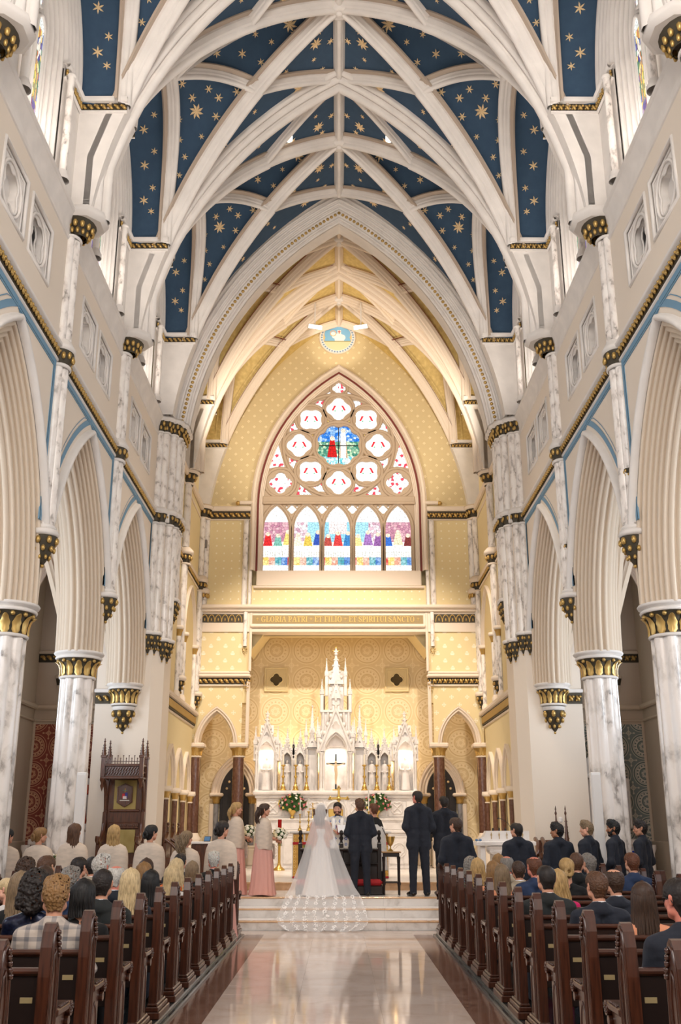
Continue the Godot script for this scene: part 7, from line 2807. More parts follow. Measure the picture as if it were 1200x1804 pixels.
func small_pieces() -> void:
	var t := thing("side_table", "small dark wood table with a pale top beside the kneeling desk", "table")
	var g := Geo.new()
	vbox(g, 0.80, 1.16, 1.19, 1.215, 19.55, 19.85, 0.008)
	obj("table_top", g, mat("table_top_tan", Color(0.62, 0.47, 0.30), 0.4), t)
	g = Geo.new()
	vbox(g, 0.83, 1.13, 1.12, 1.19, 19.58, 19.82)
	vbox(g, 0.83, 1.13, 0.66, 0.69, 19.58, 19.82)
	obj("frame", g, M.wood_dark, t)
	for x in [0.84, 1.12]:
		for d in [19.59, 19.81]:
			g = Geo.new()
			g.lathe([PackedVector2Array([Vector2(0.016, 0.45), Vector2(0.02, 0.62), Vector2(0.03, 0.65), Vector2(0.02, 0.70), Vector2(0.022, 1.0), Vector2(0.028, 1.12)])], 8, V_at(x, d))
			obj("leg", g, M.wood_dark, t)
	t = thing("goblet", "large gilt goblet with a dark handle standing on the small side table", "goblet", V(0.97, 1.215, 19.7))
	g = Geo.new()
	g.lathe([PackedVector2Array([Vector2(0.055, 0), Vector2(0.05, 0.015), Vector2(0.015, 0.05), Vector2(0.013, 0.09), Vector2(0.05, 0.13), Vector2(0.075, 0.20), Vector2(0.09, 0.265)]), PackedVector2Array([Vector2(0.09, 0.265), Vector2(0.075, 0.25), Vector2(0.0, 0.2)])], 16)
	obj("cup", g, M.brass, t)
	g = Geo.new()
	g.tube(PackedVector3Array([Vector3(-0.02, 0.22, 0), Vector3(-0.09, 0.30, 0), Vector3(-0.15, 0.42, 0)]), 0.008, 6)
	obj("sprinkler", g, M.black, t)
	# hanging-height sanctuary lamp on a tall brass stand
	t = thing("sanctuary_lamp", "tall brass lamp stand with a red glass, left of the altar table", "lamp", V(-1.52, 0.6, 26.9))
	g = Geo.new()
	g.lathe([PackedVector2Array([Vector2(0.15, 0), Vector2(0.14, 0.04), Vector2(0.06, 0.10), Vector2(0.035, 0.18), Vector2(0.03, 0.86)]), PackedVector2Array([Vector2(0.03, 0.86), Vector2(0.055, 0.89), Vector2(0.08, 0.93), Vector2(0.05, 0.96)])], 12)
	obj("stand", g, M.brass, t)
	g = Geo.new()
	g.lathe([PackedVector2Array([Vector2(0.05, 0.96), Vector2(0.052, 1.24)]), PackedVector2Array([Vector2(0.052, 1.24), Vector2(0, 1.23)])], 12)
	obj("red_glass", g, mat("lamp_red", Color(0.55, 0.03, 0.04), 0.15), t)
	# flower arrangements on the high altar
	for q in [[-1.25, "left"], [1.02, "right"]]:
		t = thing("flower_vase", "gilt urn of pink and yellow flowers with ferns, %s end of high altar" % q[1], "flowers", V(q[0], 1.88, 27.99), 0.0, "high altar flowers")
		g = Geo.new()
		g.lathe([PackedVector2Array([Vector2(0.075, 0), Vector2(0.07, 0.02), Vector2(0.03, 0.05), Vector2(0.05, 0.09), Vector2(0.10, 0.16), Vector2(0.105, 0.21)])], 14)
		obj("urn", g, M.brass, t)
		bouquet(t, Vector3(0, 0.34, -0.02), Vector3(0.37, 0.27, 0.13), 42, 90, [M.petal_pink, M.petal_yellow, M.petal_white, M.petal_pink], 0.040)
	# reading desk and stalls at the left, behind the bridesmaids
	t = thing("reading_desk", "wooden desk with a white top and a tablet, behind the bridesmaids", "desk")
	g = Geo.new()
	vbox(g, -2.86, -2.40, 0.45, 1.34, 20.35, 20.75, 0.015)
	vbox(g, -2.80, -2.66, 0.6, 1.2, 20.32, 20.4)
	vbox(g, -2.60, -2.46, 0.6, 1.2, 20.32, 20.4)
	obj("body", g, M.wood_throne, t)
	g = Geo.new()
	vbox(g, -2.92, -2.36, 1.34, 1.38, 20.28, 20.8, 0.01)
	obj("top", g, M.white_cloth, t)
	t = thing("tablet", "small tilted tablet with a bluish screen on the white-topped desk", "tablet", V(-2.58, 1.38, 20.5), -0.3)
	g = Geo.new()
	g.box(Vector3(-0.07, 0.0, -0.006), Vector3(0.07, 0.11, 0.006), 0.004, Transform3D(Basis(Vector3.RIGHT, -0.5), Vector3.ZERO))
	obj("case", g, M.black, t)
	g = Geo.new()
	g.box(Vector3(-0.06, 0.01, 0.006), Vector3(0.06, 0.10, 0.008), 0.0, Transform3D(Basis(Vector3.RIGHT, -0.5), Vector3.ZERO))
	obj("screen", g, mat("screen_blue", Color(0.35, 0.50, 0.66), 0.2), t)
	for k in 3:
		t = thing("choir_stall", "dark wooden stall with a fleur finial and curved arm, %s of three beside the throne" % ["nearest", "middle", "furthest"][k], "stall", V(-3.36, 0.6, 23.0 + 0.75 * k), 0.0, "choir stalls")
		g = Geo.new()
		g.box(Vector3(-0.40, 0, -0.3), Vector3(0.20, 0.42, 0.3), 0.02)
		obj("seat", g, M.wood_throne, t)
		g = Geo.new()
		g.prism(PackedVector2Array([Vector2(-0.30, 0), Vector2(0.30, 0), Vector2(0.30, 0.72), Vector2(0.22, 0.82), Vector2(0, 0.95), Vector2(-0.22, 0.82), Vector2(-0.30, 0.72)]), -0.03, 0.03, Transform3D(Basis(Vector3.UP, PI / 2), Vector3(-0.40, 0, 0)))
		obj("back", g, M.wood_throne, t)
		g = Geo.new()
		g.tube(PackedVector3Array([Vector3(-0.40, 0.80, 0.30), Vector3(-0.25, 0.70, 0.30), Vector3(-0.05, 0.50, 0.30), Vector3(0.12, 0.44, 0.30), Vector3(0.22, 0.50, 0.30)]), 0.035, 8)
		obj("arm", g, M.wood_throne, t)
		g = Geo.new()
		g.box(Vector3(-0.42, 0.94, -0.02), Vector3(-0.38, 1.12, 0.02), 0.008)
		g.ball(Vector3(-0.40, 1.12, 0), 0.035, 8, 6)
		for e in [-1.0, 1.0]:
			g.ball(Vector3(-0.40, 1.06, e * 0.05), Vector3(0.025, 0.025, 0.035), 7, 5)
		obj("finial", g, M.wood_throne, t)


func bouquet(t: Node3D, c: Vector3, r: Vector3, flowers: int, leaves: int, tones: Array, size: float) -> void:
	var rr := RandomNumberGenerator.new()
	rr.seed = 31 + flowers
	var lg := Geo.new()
	var lp := PackedVector3Array()
	for j in 4:
		for k in 3:
			var u := (k - 1) * sin(PI * (0.15 + 0.85 * j / 3.0)) * 0.22
			lp.append(Vector3(u, j / 3.0, 0.10 * u * u - 0.12 * pow(j / 3.0, 2)))
	lg.grid(lp, 3, 4)
	var all := Geo.new()
	for k in leaves:
		var a := rr.randf_range(0, TAU)
		var e := rr.randf_range(-0.55, 1.3)
		var dir := Vector3(cos(a) * cos(e), sin(e), sin(a) * cos(e))
		var b := Basis(Quaternion(Vector3.UP, dir)) * Basis(Vector3.UP, rr.randf_range(0, TAU))
		var s: float = r.y * rr.randf_range(0.40, 0.62)
		all.add(lg, Transform3D(b.scaled_local(Vector3(s, s, s)), c + dir * r * rr.randf_range(0.5, 0.85)))
	all.ball(c, r * 0.72, 12, 8)
	stuff(obj("foliage", all, M.leaf, t))
	var fg := Geo.new()
	for k in 5:
		var a := TAU * k / 5
		fg.ball(Vector3(cos(a) * 0.55, 0.1, sin(a) * 0.55), Vector3(0.52, 0.32, 0.52), 6, 4)
	fg.ball(Vector3(0, 0.3, 0), Vector3(0.5, 0.4, 0.5), 6, 5)
	var fm := fg.mesh()
	for k in flowers:
		var z := 1.0 - 1.5 * (k + 0.5) / flowers
		var a := k * 2.39996
		var dir := Vector3(cos(a) * sqrt(1.0 - z * z), z, sin(a) * sqrt(1.0 - z * z))
		var s := size * rr.randf_range(0.75, 1.25)
		obj("flower", fm, tones[rr.randi() % tones.size()], t, Transform3D(Basis(Quaternion(Vector3.UP, dir)).scaled_local(Vector3(s, s, s)), c + dir * r * rr.randf_range(0.88, 1.08)))


func spirelet(g: Geo, x: float, y: float, d: float, w: float, h: float) -> void:
	vbox(g, x - w / 2, x + w / 2, y, y + h * 0.55, d - w / 2, d + w / 2, w * 0.1)
	vbox(g, x - w * 0.65, x + w * 0.65, y + h * 0.50, y + h * 0.57, d - w * 0.65, d + w * 0.65, w * 0.1)
	g.lathe([line2(Vector2(w * 0.55, y + h * 0.57), Vector2(w * 0.12, y + h * 0.92))], 4, V_at(x, d))
	g.lathe([PackedVector2Array([Vector2(w * 0.12, y + h * 0.90), Vector2(w * 0.30, y + h * 0.93), Vector2(w * 0.12, y + h * 0.96), Vector2(w * 0.2, y + h * 0.98), Vector2(0, y + h * 1.03)])], 6, V_at(x, d))
	for k in 4:
		var t := 0.62 + 0.07 * k
		for e in 4:
			g.ball(V(x, y + h * t, d) + Vector3(cos(PI / 2 * e), 0, sin(PI / 2 * e)) * w * (0.55 - (t - 0.6) * 1.2), w * 0.12, 5, 4)


func throne() -> void:
	var t := thing("throne", "tall carved wooden bishop's throne with a spired canopy and a painted shield on its back", "throne")
	var x0 := -4.80
	var x1 := -4.02
	var d := 21.10
	var W: Material = M.wood_throne
	var g := Geo.new()
	vbox(g, x0 + 0.04, x1 - 0.04, 0.45, 2.75, d + 0.30, d + 0.36)
	for q in [[1.95, 2.0], [1.62, 1.74], [2.66, 2.75]]:
		vbox(g, x0 + 0.08, x1 - 0.08, q[0], q[1], d + 0.26, d + 0.32, 0.01)
	obj("back", g, W, t)
	for x in [x0, x1]:
		for dd in [d - 0.18, d + 0.33]:
			g = Geo.new()
			if dd > d:
				vbox(g, x - 0.04, x + 0.04, 0.45, 2.75, dd - 0.04, dd + 0.04, 0.01)
			spirelet(g, x, 2.62, dd, 0.085, 0.76)
			if dd < d:
				g.lathe([PackedVector2Array([Vector2(0.05, 2.62), Vector2(0.055, 2.56), Vector2(0.025, 2.50), Vector2(0.04, 2.45), Vector2(0.0, 2.33)])], 8, V_at(x, dd))
			obj("spire", g, W, t)
		g = Geo.new()
		g.tube(PackedVector3Array([V(x, 2.62, d - 0.16), V(x, 2.50, d + 0.06), V(x, 2.32, d + 0.20), V(x, 2.0, d + 0.28)]), 0.035, 7)
		vbox(g, x - 0.035, x + 0.035, 1.55, 1.95, d + 0.20, d + 0.30, 0.01)
		obj("bracket", g, W, t)
		g = Geo.new()
		g.tube(PackedVector3Array([V(x, 1.78, d + 0.26), V(x, 1.58, d + 0.20), V(x, 1.40, d + 0.05), V(x, 1.33, d - 0.15), V(x, 1.40, d - 0.28), V(x, 1.47, d - 0.26)]), 0.045, 8)
		vbox(g, x - 0.04, x + 0.04, 0.45, 1.34, d - 0.20, d + 0.3, 0.01)
		obj("arm", g, W, t)
	g = Geo.new()
	for q in [[2.58, 2.63], [2.83, 2.88]]:
		vbox(g, x0, x1, q[0], q[1], d - 0.21, d - 0.15, 0.012)
		vbox(g, x0 - 0.02, x0 + 0.03, q[0], q[1], d - 0.18, d + 0.33, 0.012)
		vbox(g, x1 - 0.03, x1 + 0.02, q[0], q[1], d - 0.18, d + 0.33, 0.012)
	vbox(g, x0, x1, 2.62, 2.84, d - 0.17, d - 0.15)
	vbox(g, x0, x1, 2.70, 2.74, d - 0.15, d + 0.33)
	for j in 2:
		for k in 13:
			var xx := x0 + 0.07 + k * 0.055 + 0.02 * j
			g.tube(PackedVector3Array([V(xx - 0.02, 2.66 + j * 0.08, d - 0.185), V(xx + 0.02, 2.73 + j * 0.08, d - 0.185)]), 0.011, 5)
	obj("canopy", g, W, t)
	g = Geo.new()
	for k in 13:
		var xx := x0 + 0.06 + k * 0.057
		vbox(g, xx - 0.006, xx + 0.006, 2.88, 2.99 + (0.05 if k % 2 == 0 else 0.0), d - 0.19, d - 0.17, 0.0)
		g.ball(V(xx, 2.99 + (0.05 if k % 2 == 0 else 0.0), d - 0.18), 0.015, 5, 4)
	vbox(g, x0, x1, 2.92, 2.935, d - 0.19, d - 0.17, 0.0)
	obj("cresting", g, W, t)
	var cl := mat("tapestry", Color(0.66, 0.58, 0.36), 0.8)
	cl.albedo_texture = noise_tex(noise(0.03, FastNoiseLite.TYPE_CELLULAR, 1, 3), [[0, Color(0.86, 0.84, 0.76)], [1, Color(1, 1, 1)]], 64, 64)
	g = Geo.new()
	vbox(g, x0 + 0.16, x1 - 0.16, 1.98, 2.58, d + 0.27, d + 0.285)
	obj("tapestry_panel", g, cl, t)
	g = Geo.new()
	vbox(g, x0 + 0.14, x1 - 0.14, 1.15, 1.60, d + 0.27, d + 0.285)
	obj("tapestry_panel", g, cl, t)
	g = Geo.new()
	var xm := (x0 + x1) / 2
	var sh := PackedVector2Array([Vector2(-0.15, 0.16), Vector2(0, 0.22), Vector2(0.15, 0.16), Vector2(0.15, -0.14), Vector2(0, -0.23), Vector2(-0.15, -0.14)])
	g.prism(sh, 0.0, 0.03, frame_z(xm, 2.28, d + 0.27))
	outline_roll(g, sh, 0.014, 0.03, frame_z(xm, 2.28, d + 0.27))
	var plaque := obj("shield_plaque", g, W, t)
	for q in [[-0.055, -0.06, 0.0, 0.03, Color(0.70, 0.12, 0.14)], [0.0, -0.06, 0.055, 0.05, Color(0.18, 0.20, 0.50)], [-0.04, -0.08, 0.04, -0.02, Color(0.86, 0.80, 0.78)], [-0.10, -0.115, 0.10, -0.10, Color(0.90, 0.88, 0.84)], [-0.006, 0.05, 0.006, 0.13, Color(0.80, 0.62, 0.25)], [-0.05, 0.085, 0.05, 0.095, Color(0.25, 0.48, 0.40)]]:
		g = Geo.new()
		g.box(Vector3(q[0], q[1], 0.03), Vector3(q[2], q[3], 0.037 + 0.002 * absf(q[1])), 0.003, frame_z(xm, 2.28, d + 0.27))
		obj("painted_charge", g, mat("charge_%d" % int(q[4].r * 100), q[4], 0.6), plaque)
	g = Geo.new()
	vbox(g, x0 + 0.04, x1 - 0.04, 0.85, 0.95, d - 0.22, d + 0.3, 0.03)
	vbox(g, x0 + 0.05, x1 - 0.05, 0.45, 0.85, d - 0.15, d + 0.3)
	obj("seat", g, W, t)
	for q in [[1.64, 1.72]]:
		g = Geo.new()
		for k in 14:
			g.ball(V(x0 + 0.12 + k * 0.043, (q[0] + q[1]) / 2, d + 0.26), Vector3(0.016, 0.026, 0.01), 6, 4)
		obj("carved_frieze", g, W, t)


func right_side() -> void:
	var t := thing("pulpit", "pale marble pulpit with gold crosses on its upper block, right of the platform", "pulpit")
	var g := Geo.new()
	vbox(g, 2.86, 3.55, 0.45, 0.62, 20.0, 20.6, 0.02)
	vbox(g, 2.95, 3.46, 0.62, 1.16, 20.1, 20.55, 0.02)
	g.sweep([PackedVector2Array([Vector2(0, 1.16), Vector2(0.03, 1.18), Vector2(0.10, 1.24), Vector2(0.16, 1.30)])], [Transform3D(Basis(Vector3(-1, 0, 0), Vector3.UP, Vector3.BACK), V(2.95, 0, 20.1)), Transform3D(Basis(Vector3(0, 0, 1), Vector3.UP, Vector3.BACK), V(2.95, 0, 20.1)), Transform3D(Basis(Vector3(0, 0, 1), Vector3.UP, Vector3.BACK), V(3.46, 0, 20.1)), Transform3D(Basis(Vector3(1, 0, 0), Vector3.UP, Vector3.BACK), V(3.46, 0, 20.1))])
	vbox(g, 2.88, 3.53, 1.15, 1.31, 20.0, 20.6, 0.05)
	for e in [2.76, 3.60]:
		vbox(g, e - 0.05, e + 0.05, 0.45, 1.31, 20.1, 20.5, 0.01)
	obj("pedestal", g, M.marble_white, t)
	g = Geo.new()
	vbox(g, 2.62, 3.76, 1.31, 1.39, 19.95, 20.75, 0.015)
	obj("slab", g, M.marble_white, t)
	g = Geo.new()
	g.prism(PackedVector2Array([Vector2(2.72, 1.39), Vector2(3.66, 1.39), Vector2(3.66, 1.58), Vector2(2.84, 1.58), Vector2(2.78, 1.47), Vector2(2.72, 1.45)]), 0.0, 0.3, frame_z(0, 0, 20.4))
	obj("upper_block", g, M.marble_white, t)
	for k in 5:
		g = Geo.new()
		var x := 2.93 + k * 0.15
		vbox(g, x - 0.006, x + 0.006, 1.43, 1.55, 20.09, 20.1, 0.002)
		vbox(g, x - 0.02, x + 0.02, 1.50, 1.512, 20.09, 20.1, 0.002)
		obj("gold_cross", g, M.brass, t)
	for k in 4:
		g = Geo.new()
		g.lathe([PackedVector2Array([Vector2(0.022, 0), Vector2(0.012, 0.02), Vector2(0.02, 0.035), Vector2(0, 0.06)])], 8, V_at(2.99 + k * 0.12, 20.25, 1.58))
		obj("knob", g, M.black, t)
	t = thing("microphone", "thin dark gooseneck microphone rising from the pulpit", "microphone")
	g = Geo.new()
	g.tube(PackedVector3Array([V(3.36, 1.58, 20.2), V(3.28, 1.72, 20.2), V(3.16, 1.80, 20.2), V(3.10, 1.81, 20.2)]), 0.006, 5)
	obj("stem", g, M.black, t)
	g = Geo.new()
	g.ball(V(3.09, 1.81, 20.2), Vector3(0.02, 0.013, 0.013), 7, 5)
	obj("head", g, M.black, t)
	t = thing("glasses_case", "small glossy blue and black object on the left end of the pulpit slab", "case", V(2.68, 1.39, 20.1))
	g = Geo.new()
	for e in [-1.0, 1.0]:
		g.ball(Vector3(e * 0.035, 0.022, 0), Vector3(0.032, 0.022, 0.03), 8, 5)
	g.box(Vector3(-0.02, 0.01, -0.01), Vector3(0.02, 0.025, 0.01), 0.003)
	obj("lens", g, M.screen_blue, t)
	t = thing("carved_chair", "carved wooden chair with two crocketed spires against the right crossing pier", "chair")
	g = Geo.new()
	vbox(g, 4.03, 4.52, 0.45, 0.92, 20.75, 21.35, 0.02)
	vbox(g, 4.06, 4.50, 0.92, 1.40, 21.28, 21.35)
	obj("seat", g, M.wood_throne, t)
	for x in [4.45, 4.60]:
		g = Geo.new()
		spirelet(g, x, 0.45, 21.1 if x > 4.45 else 21.32, 0.085, 1.58)
		obj("spire", g, M.wood_throne, t)
	for x in [4.00, 4.14]:
		g = Geo.new()
		g.tube(PackedVector3Array([V(x, 1.42, 21.3), V(x - 0.02, 1.34, 21.0), V(x - 0.05, 1.20, 20.85), V(x - 0.10, 1.10, 20.78), V(x - 0.16, 1.10, 20.74), V(x - 0.17, 1.16, 20.74)]), 0.045, 8)
		obj("scroll_arm", g, M.wood_throne, t)
	for k in 4:
		g = Geo.new()
		vbox(g, 4.48, 4.57, 1.25 + k * 0.16, 1.37 + k * 0.16, 21.22, 21.32, 0.03)
		obj("back_panel", g, M.marble_white, t)
	# prayer chair in the right aisle
	t = thing("prayer_chair", "plain wooden chair back standing behind the groomsmen in the right aisle", "chair")
	g = Geo.new()
	vbox(g, 4.72, 4.86, 0.0, 1.44, 18.4, 18.46, 0.015)
	vbox(g, 4.70, 5.06, 0.0, 0.45, 18.46, 18.9, 0.015)
	obj("frame", g, M.wood_throne, t)
	g = Geo.new()
	g.ball(V(4.79, 1.46, 18.43), Vector3(0.05, 0.035, 0.035), 8, 5)
	obj("knob", g, M.wood_throne, t)
	for s in [-1.0, 1.0]:
		# white box on the second pier
		t = thing("pier_speaker", "slim white column loudspeaker fixed to the marble pier of the %s arcade" % side_name(s), "loudspeaker")
		g = Geo.new()
		g.box(V(s * 4.36, 0.95, 17.25), V(s * 4.20, 2.52, 17.12), 0.012)
		obj("cabinet", g, M.white_paint, t)
		g = Geo.new()
		g.box(V(s * 4.345, 1.0, 17.118), V(s * 4.215, 2.48, 17.11), 0.003)
		obj("grille", g, M.white_cloth, t)
	t = thing("wall_speaker", "small grey loudspeaker box on the marble shaft left of the great window", "loudspeaker", V(-3.98, 9.62, BD - 0.14))
	g = Geo.new()
	g.box(Vector3(-0.1, -0.12, -0.06), Vector3(0.1, 0.12, 0.06), 0.015)
	obj("cabinet", g, mat("speaker_grey", Color(0.50, 0.47, 0.45), 0.6), t)
	g = Geo.new()
	for k in 6:
		g.box(Vector3(-0.085, -0.10 + k * 0.036, 0.06), Vector3(0.085, -0.082 + k * 0.036, 0.066))
	obj("grille", g, M.speaker_grey, t)


# ---------------------------------------------------------------- pews
const ORDINAL := ["front", "second", "third", "fourth", "fifth", "sixth", "seventh", "eighth", "ninth", "tenth", "eleventh", "twelfth", "thirteenth", "fourteenth", "rearmost"]


func row_d(k: int) -> float:
	return 5.2 + 0.89 * k


func make_pew(s: float, length: float, label: String) -> Node3D:
	# origin at the aisle face of the end panel, on the pew platform; x runs away from the aisle
	var t := thing("pew", label, "pew", Vector3.ZERO, 0.0, "nave pews")
	for e in 2:
		var xe := 0.0 if e == 0 else length - 0.075
		var end := Node3D.new()
		put(end, "pew_end", t)
		var b := Transform3D(Basis(Vector3(0, 0, -1), Vector3.UP, Vector3(s, 0, 0)), Vector3(s * xe, 0, 0))   # profile x forwards, z across the panel
		var g := Geo.new()
		# upright with a pointed, rounded head
		var post := PackedVector2Array([Vector2(-0.10, 0.10), Vector2(0.08, 0.10), Vector2(0.085, 0.62), Vector2(0.07, 0.90), Vector2(0.055, 1.0), Vector2(0.03, 1.05), Vector2(-0.005, 1.075), Vector2(-0.04, 1.07), Vector2(-0.07, 1.03), Vector2(-0.09, 0.95), Vector2(-0.10, 0.80)])
		g.prism(post, 0.006, 0.07, b)
		# front panel below the arm
		g.prism(PackedVector2Array([Vector2(0.08, 0.10), Vector2(0.31, 0.10), Vector2(0.30, 0.50), Vector2(0.34, 0.57), Vector2(0.08, 0.57)]), 0.012, 0.064, b)
		# plinth
		for q in [[0.0, 0.06, 0.035, 0.42], [0.06, 0.10, 0.02, 0.38], [0.10, 0.125, 0.008, 0.34]]:
			g.box(Vector3(-0.10 - q[2], q[0], -q[2]), Vector3(q[3], q[1], 0.075 + q[2]), 0.008, b)
		obj("panel", g, M.wood_up, end)
		g = Geo.new()
		# arm with rolled front
		g.box(Vector3(0.08, 0.57, -0.012), Vector3(0.40, 0.615, 0.088), 0.01, b)
		g.prism(circle(Vector2(0.375, 0.575), 0.042, 12), -0.014, 0.09, b, true)
		g.prism(circle(Vector2(0.355, 0.51), 0.030, 10), -0.008, 0.084, b, true)
		obj("arm", g, M.wood, end)
		g = Geo.new()
		# beads and tracery cut on the aisle face
		outline_roll(g, PackedVector2Array([Vector2(0.068, 0.13), Vector2(0.072, 0.62), Vector2(0.058, 0.88), Vector2(0.03, 1.0), Vector2(-0.01, 1.045), Vector2(-0.055, 1.02), Vector2(-0.078, 0.93), Vector2(-0.085, 0.80), Vector2(-0.085, 0.13)]), 0.010, 0.004, b, false, 6, 0.9)
		outline_roll(g, PackedVector2Array([Vector2(0.035, 0.13), Vector2(0.035, 0.80), Vector2(0.01, 0.90), Vector2(-0.01, 0.93), Vector2(-0.03, 0.90), Vector2(-0.05, 0.80), Vector2(-0.05, 0.13)]), 0.007, 0.004, b, false, 6, 0.9)
		var ap := arch_poly(0.10, 0.17, 0.22, 6)
		for k in ap.size():
			ap[k] += Vector2(0.19, 0.36)
		outline_roll(g, ap, 0.008, 0.012, b, false, 6, 0.9)
		for k in 5:
			g.ball(b * Vector3(0.055 - 0.012 * k, 0.90 + 0.03 * k, 0.0), Vector3(0.018, 0.018, 0.018), 6, 4)
		for k in 5:
			g.ball(b * Vector3(0.15 + 0.04 * k, 0.617, -0.002), Vector3(0.012, 0.010, 0.014), 6, 4)
		for k in 6:
			g.ball(b * Vector3(0.375 + cos(k * 1.05) * 0.022, 0.575 + sin(k * 1.05) * 0.022, -0.014), 0.009, 5, 4)
		obj("carving", g, M.wood_up, end)
	var g := Geo.new()
	var lo := 0.07
	var hi := length - 0.07
	g.box(Vector3(minf(s * lo, s * hi), 0.36, -0.03), Vector3(maxf(s * lo, s * hi), 0.81, 0.0), 0.004)
	obj("backrest", g, M.wood_dark, t)
	g = Geo.new()
	g.box(Vector3(minf(s * lo, s * hi), 0.795, -0.05), Vector3(maxf(s * lo, s * hi), 0.835, 0.025), 0.014)
	obj("top_rail", g, M.wood, t)
	g = Geo.new()
	g.box(Vector3(minf(s * lo, s * hi), 0.37, -0.42), Vector3(maxf(s * lo, s * hi), 0.40, -0.01), 0.01)
	obj("seat", g, M.wood, t)
	g = Geo.new()
	g.box(Vector3(minf(s * lo, s * hi), 0.50, 0.0), Vector3(maxf(s * lo, s * hi), 0.53, 0.07), 0.008)
	obj("book_shelf", g, M.wood_dark, t)
	g = Geo.new()
	g.box(Vector3(s * 0.115, 0.655, 0.0), Vector3(s * 0.185, 0.685, 0.004), 0.001)
	obj("name_plate", g, M.brass_plate, t)
	return t


func pews() -> void:
	mat("brass_plate", Color(0.70, 0.62, 0.45), 0.35, 0.4)
	var side := {-1.0: "left", 1.0: "right"}
	for s in [-1.0, 1.0]:
		var first: Node3D = null
		for k in range(-1, 14):
			var where := "front pew, nearest the steps" if k == 13 else ("rearmost pew, beside the camera" if k == -1 else "%s pew back from the steps" % ORDINAL[13 - k])
			var label := "dark polished wooden %s, %s of the aisle" % [where, side[s]]
			var at := V(s * 1.585, 0.055, row_d(k))
			if first == null:
				first = make_pew(s, 2.42, label)
				first.position = at
			else:
				copy(first, at, 0.0, label, "pew")
		# ends of the side aisle pews, seen between the piers
		for k in 2:
			var c := copy(first, V(s * 4.42, 0.0, 14.6 + 0.9 * k), 0.0, "dark wooden side aisle pew behind the nave pews, %s of the two on the %s" % [["nearer", "further"][k], side[s]], "pew")
			c.set_meta("group", "side aisle pews")


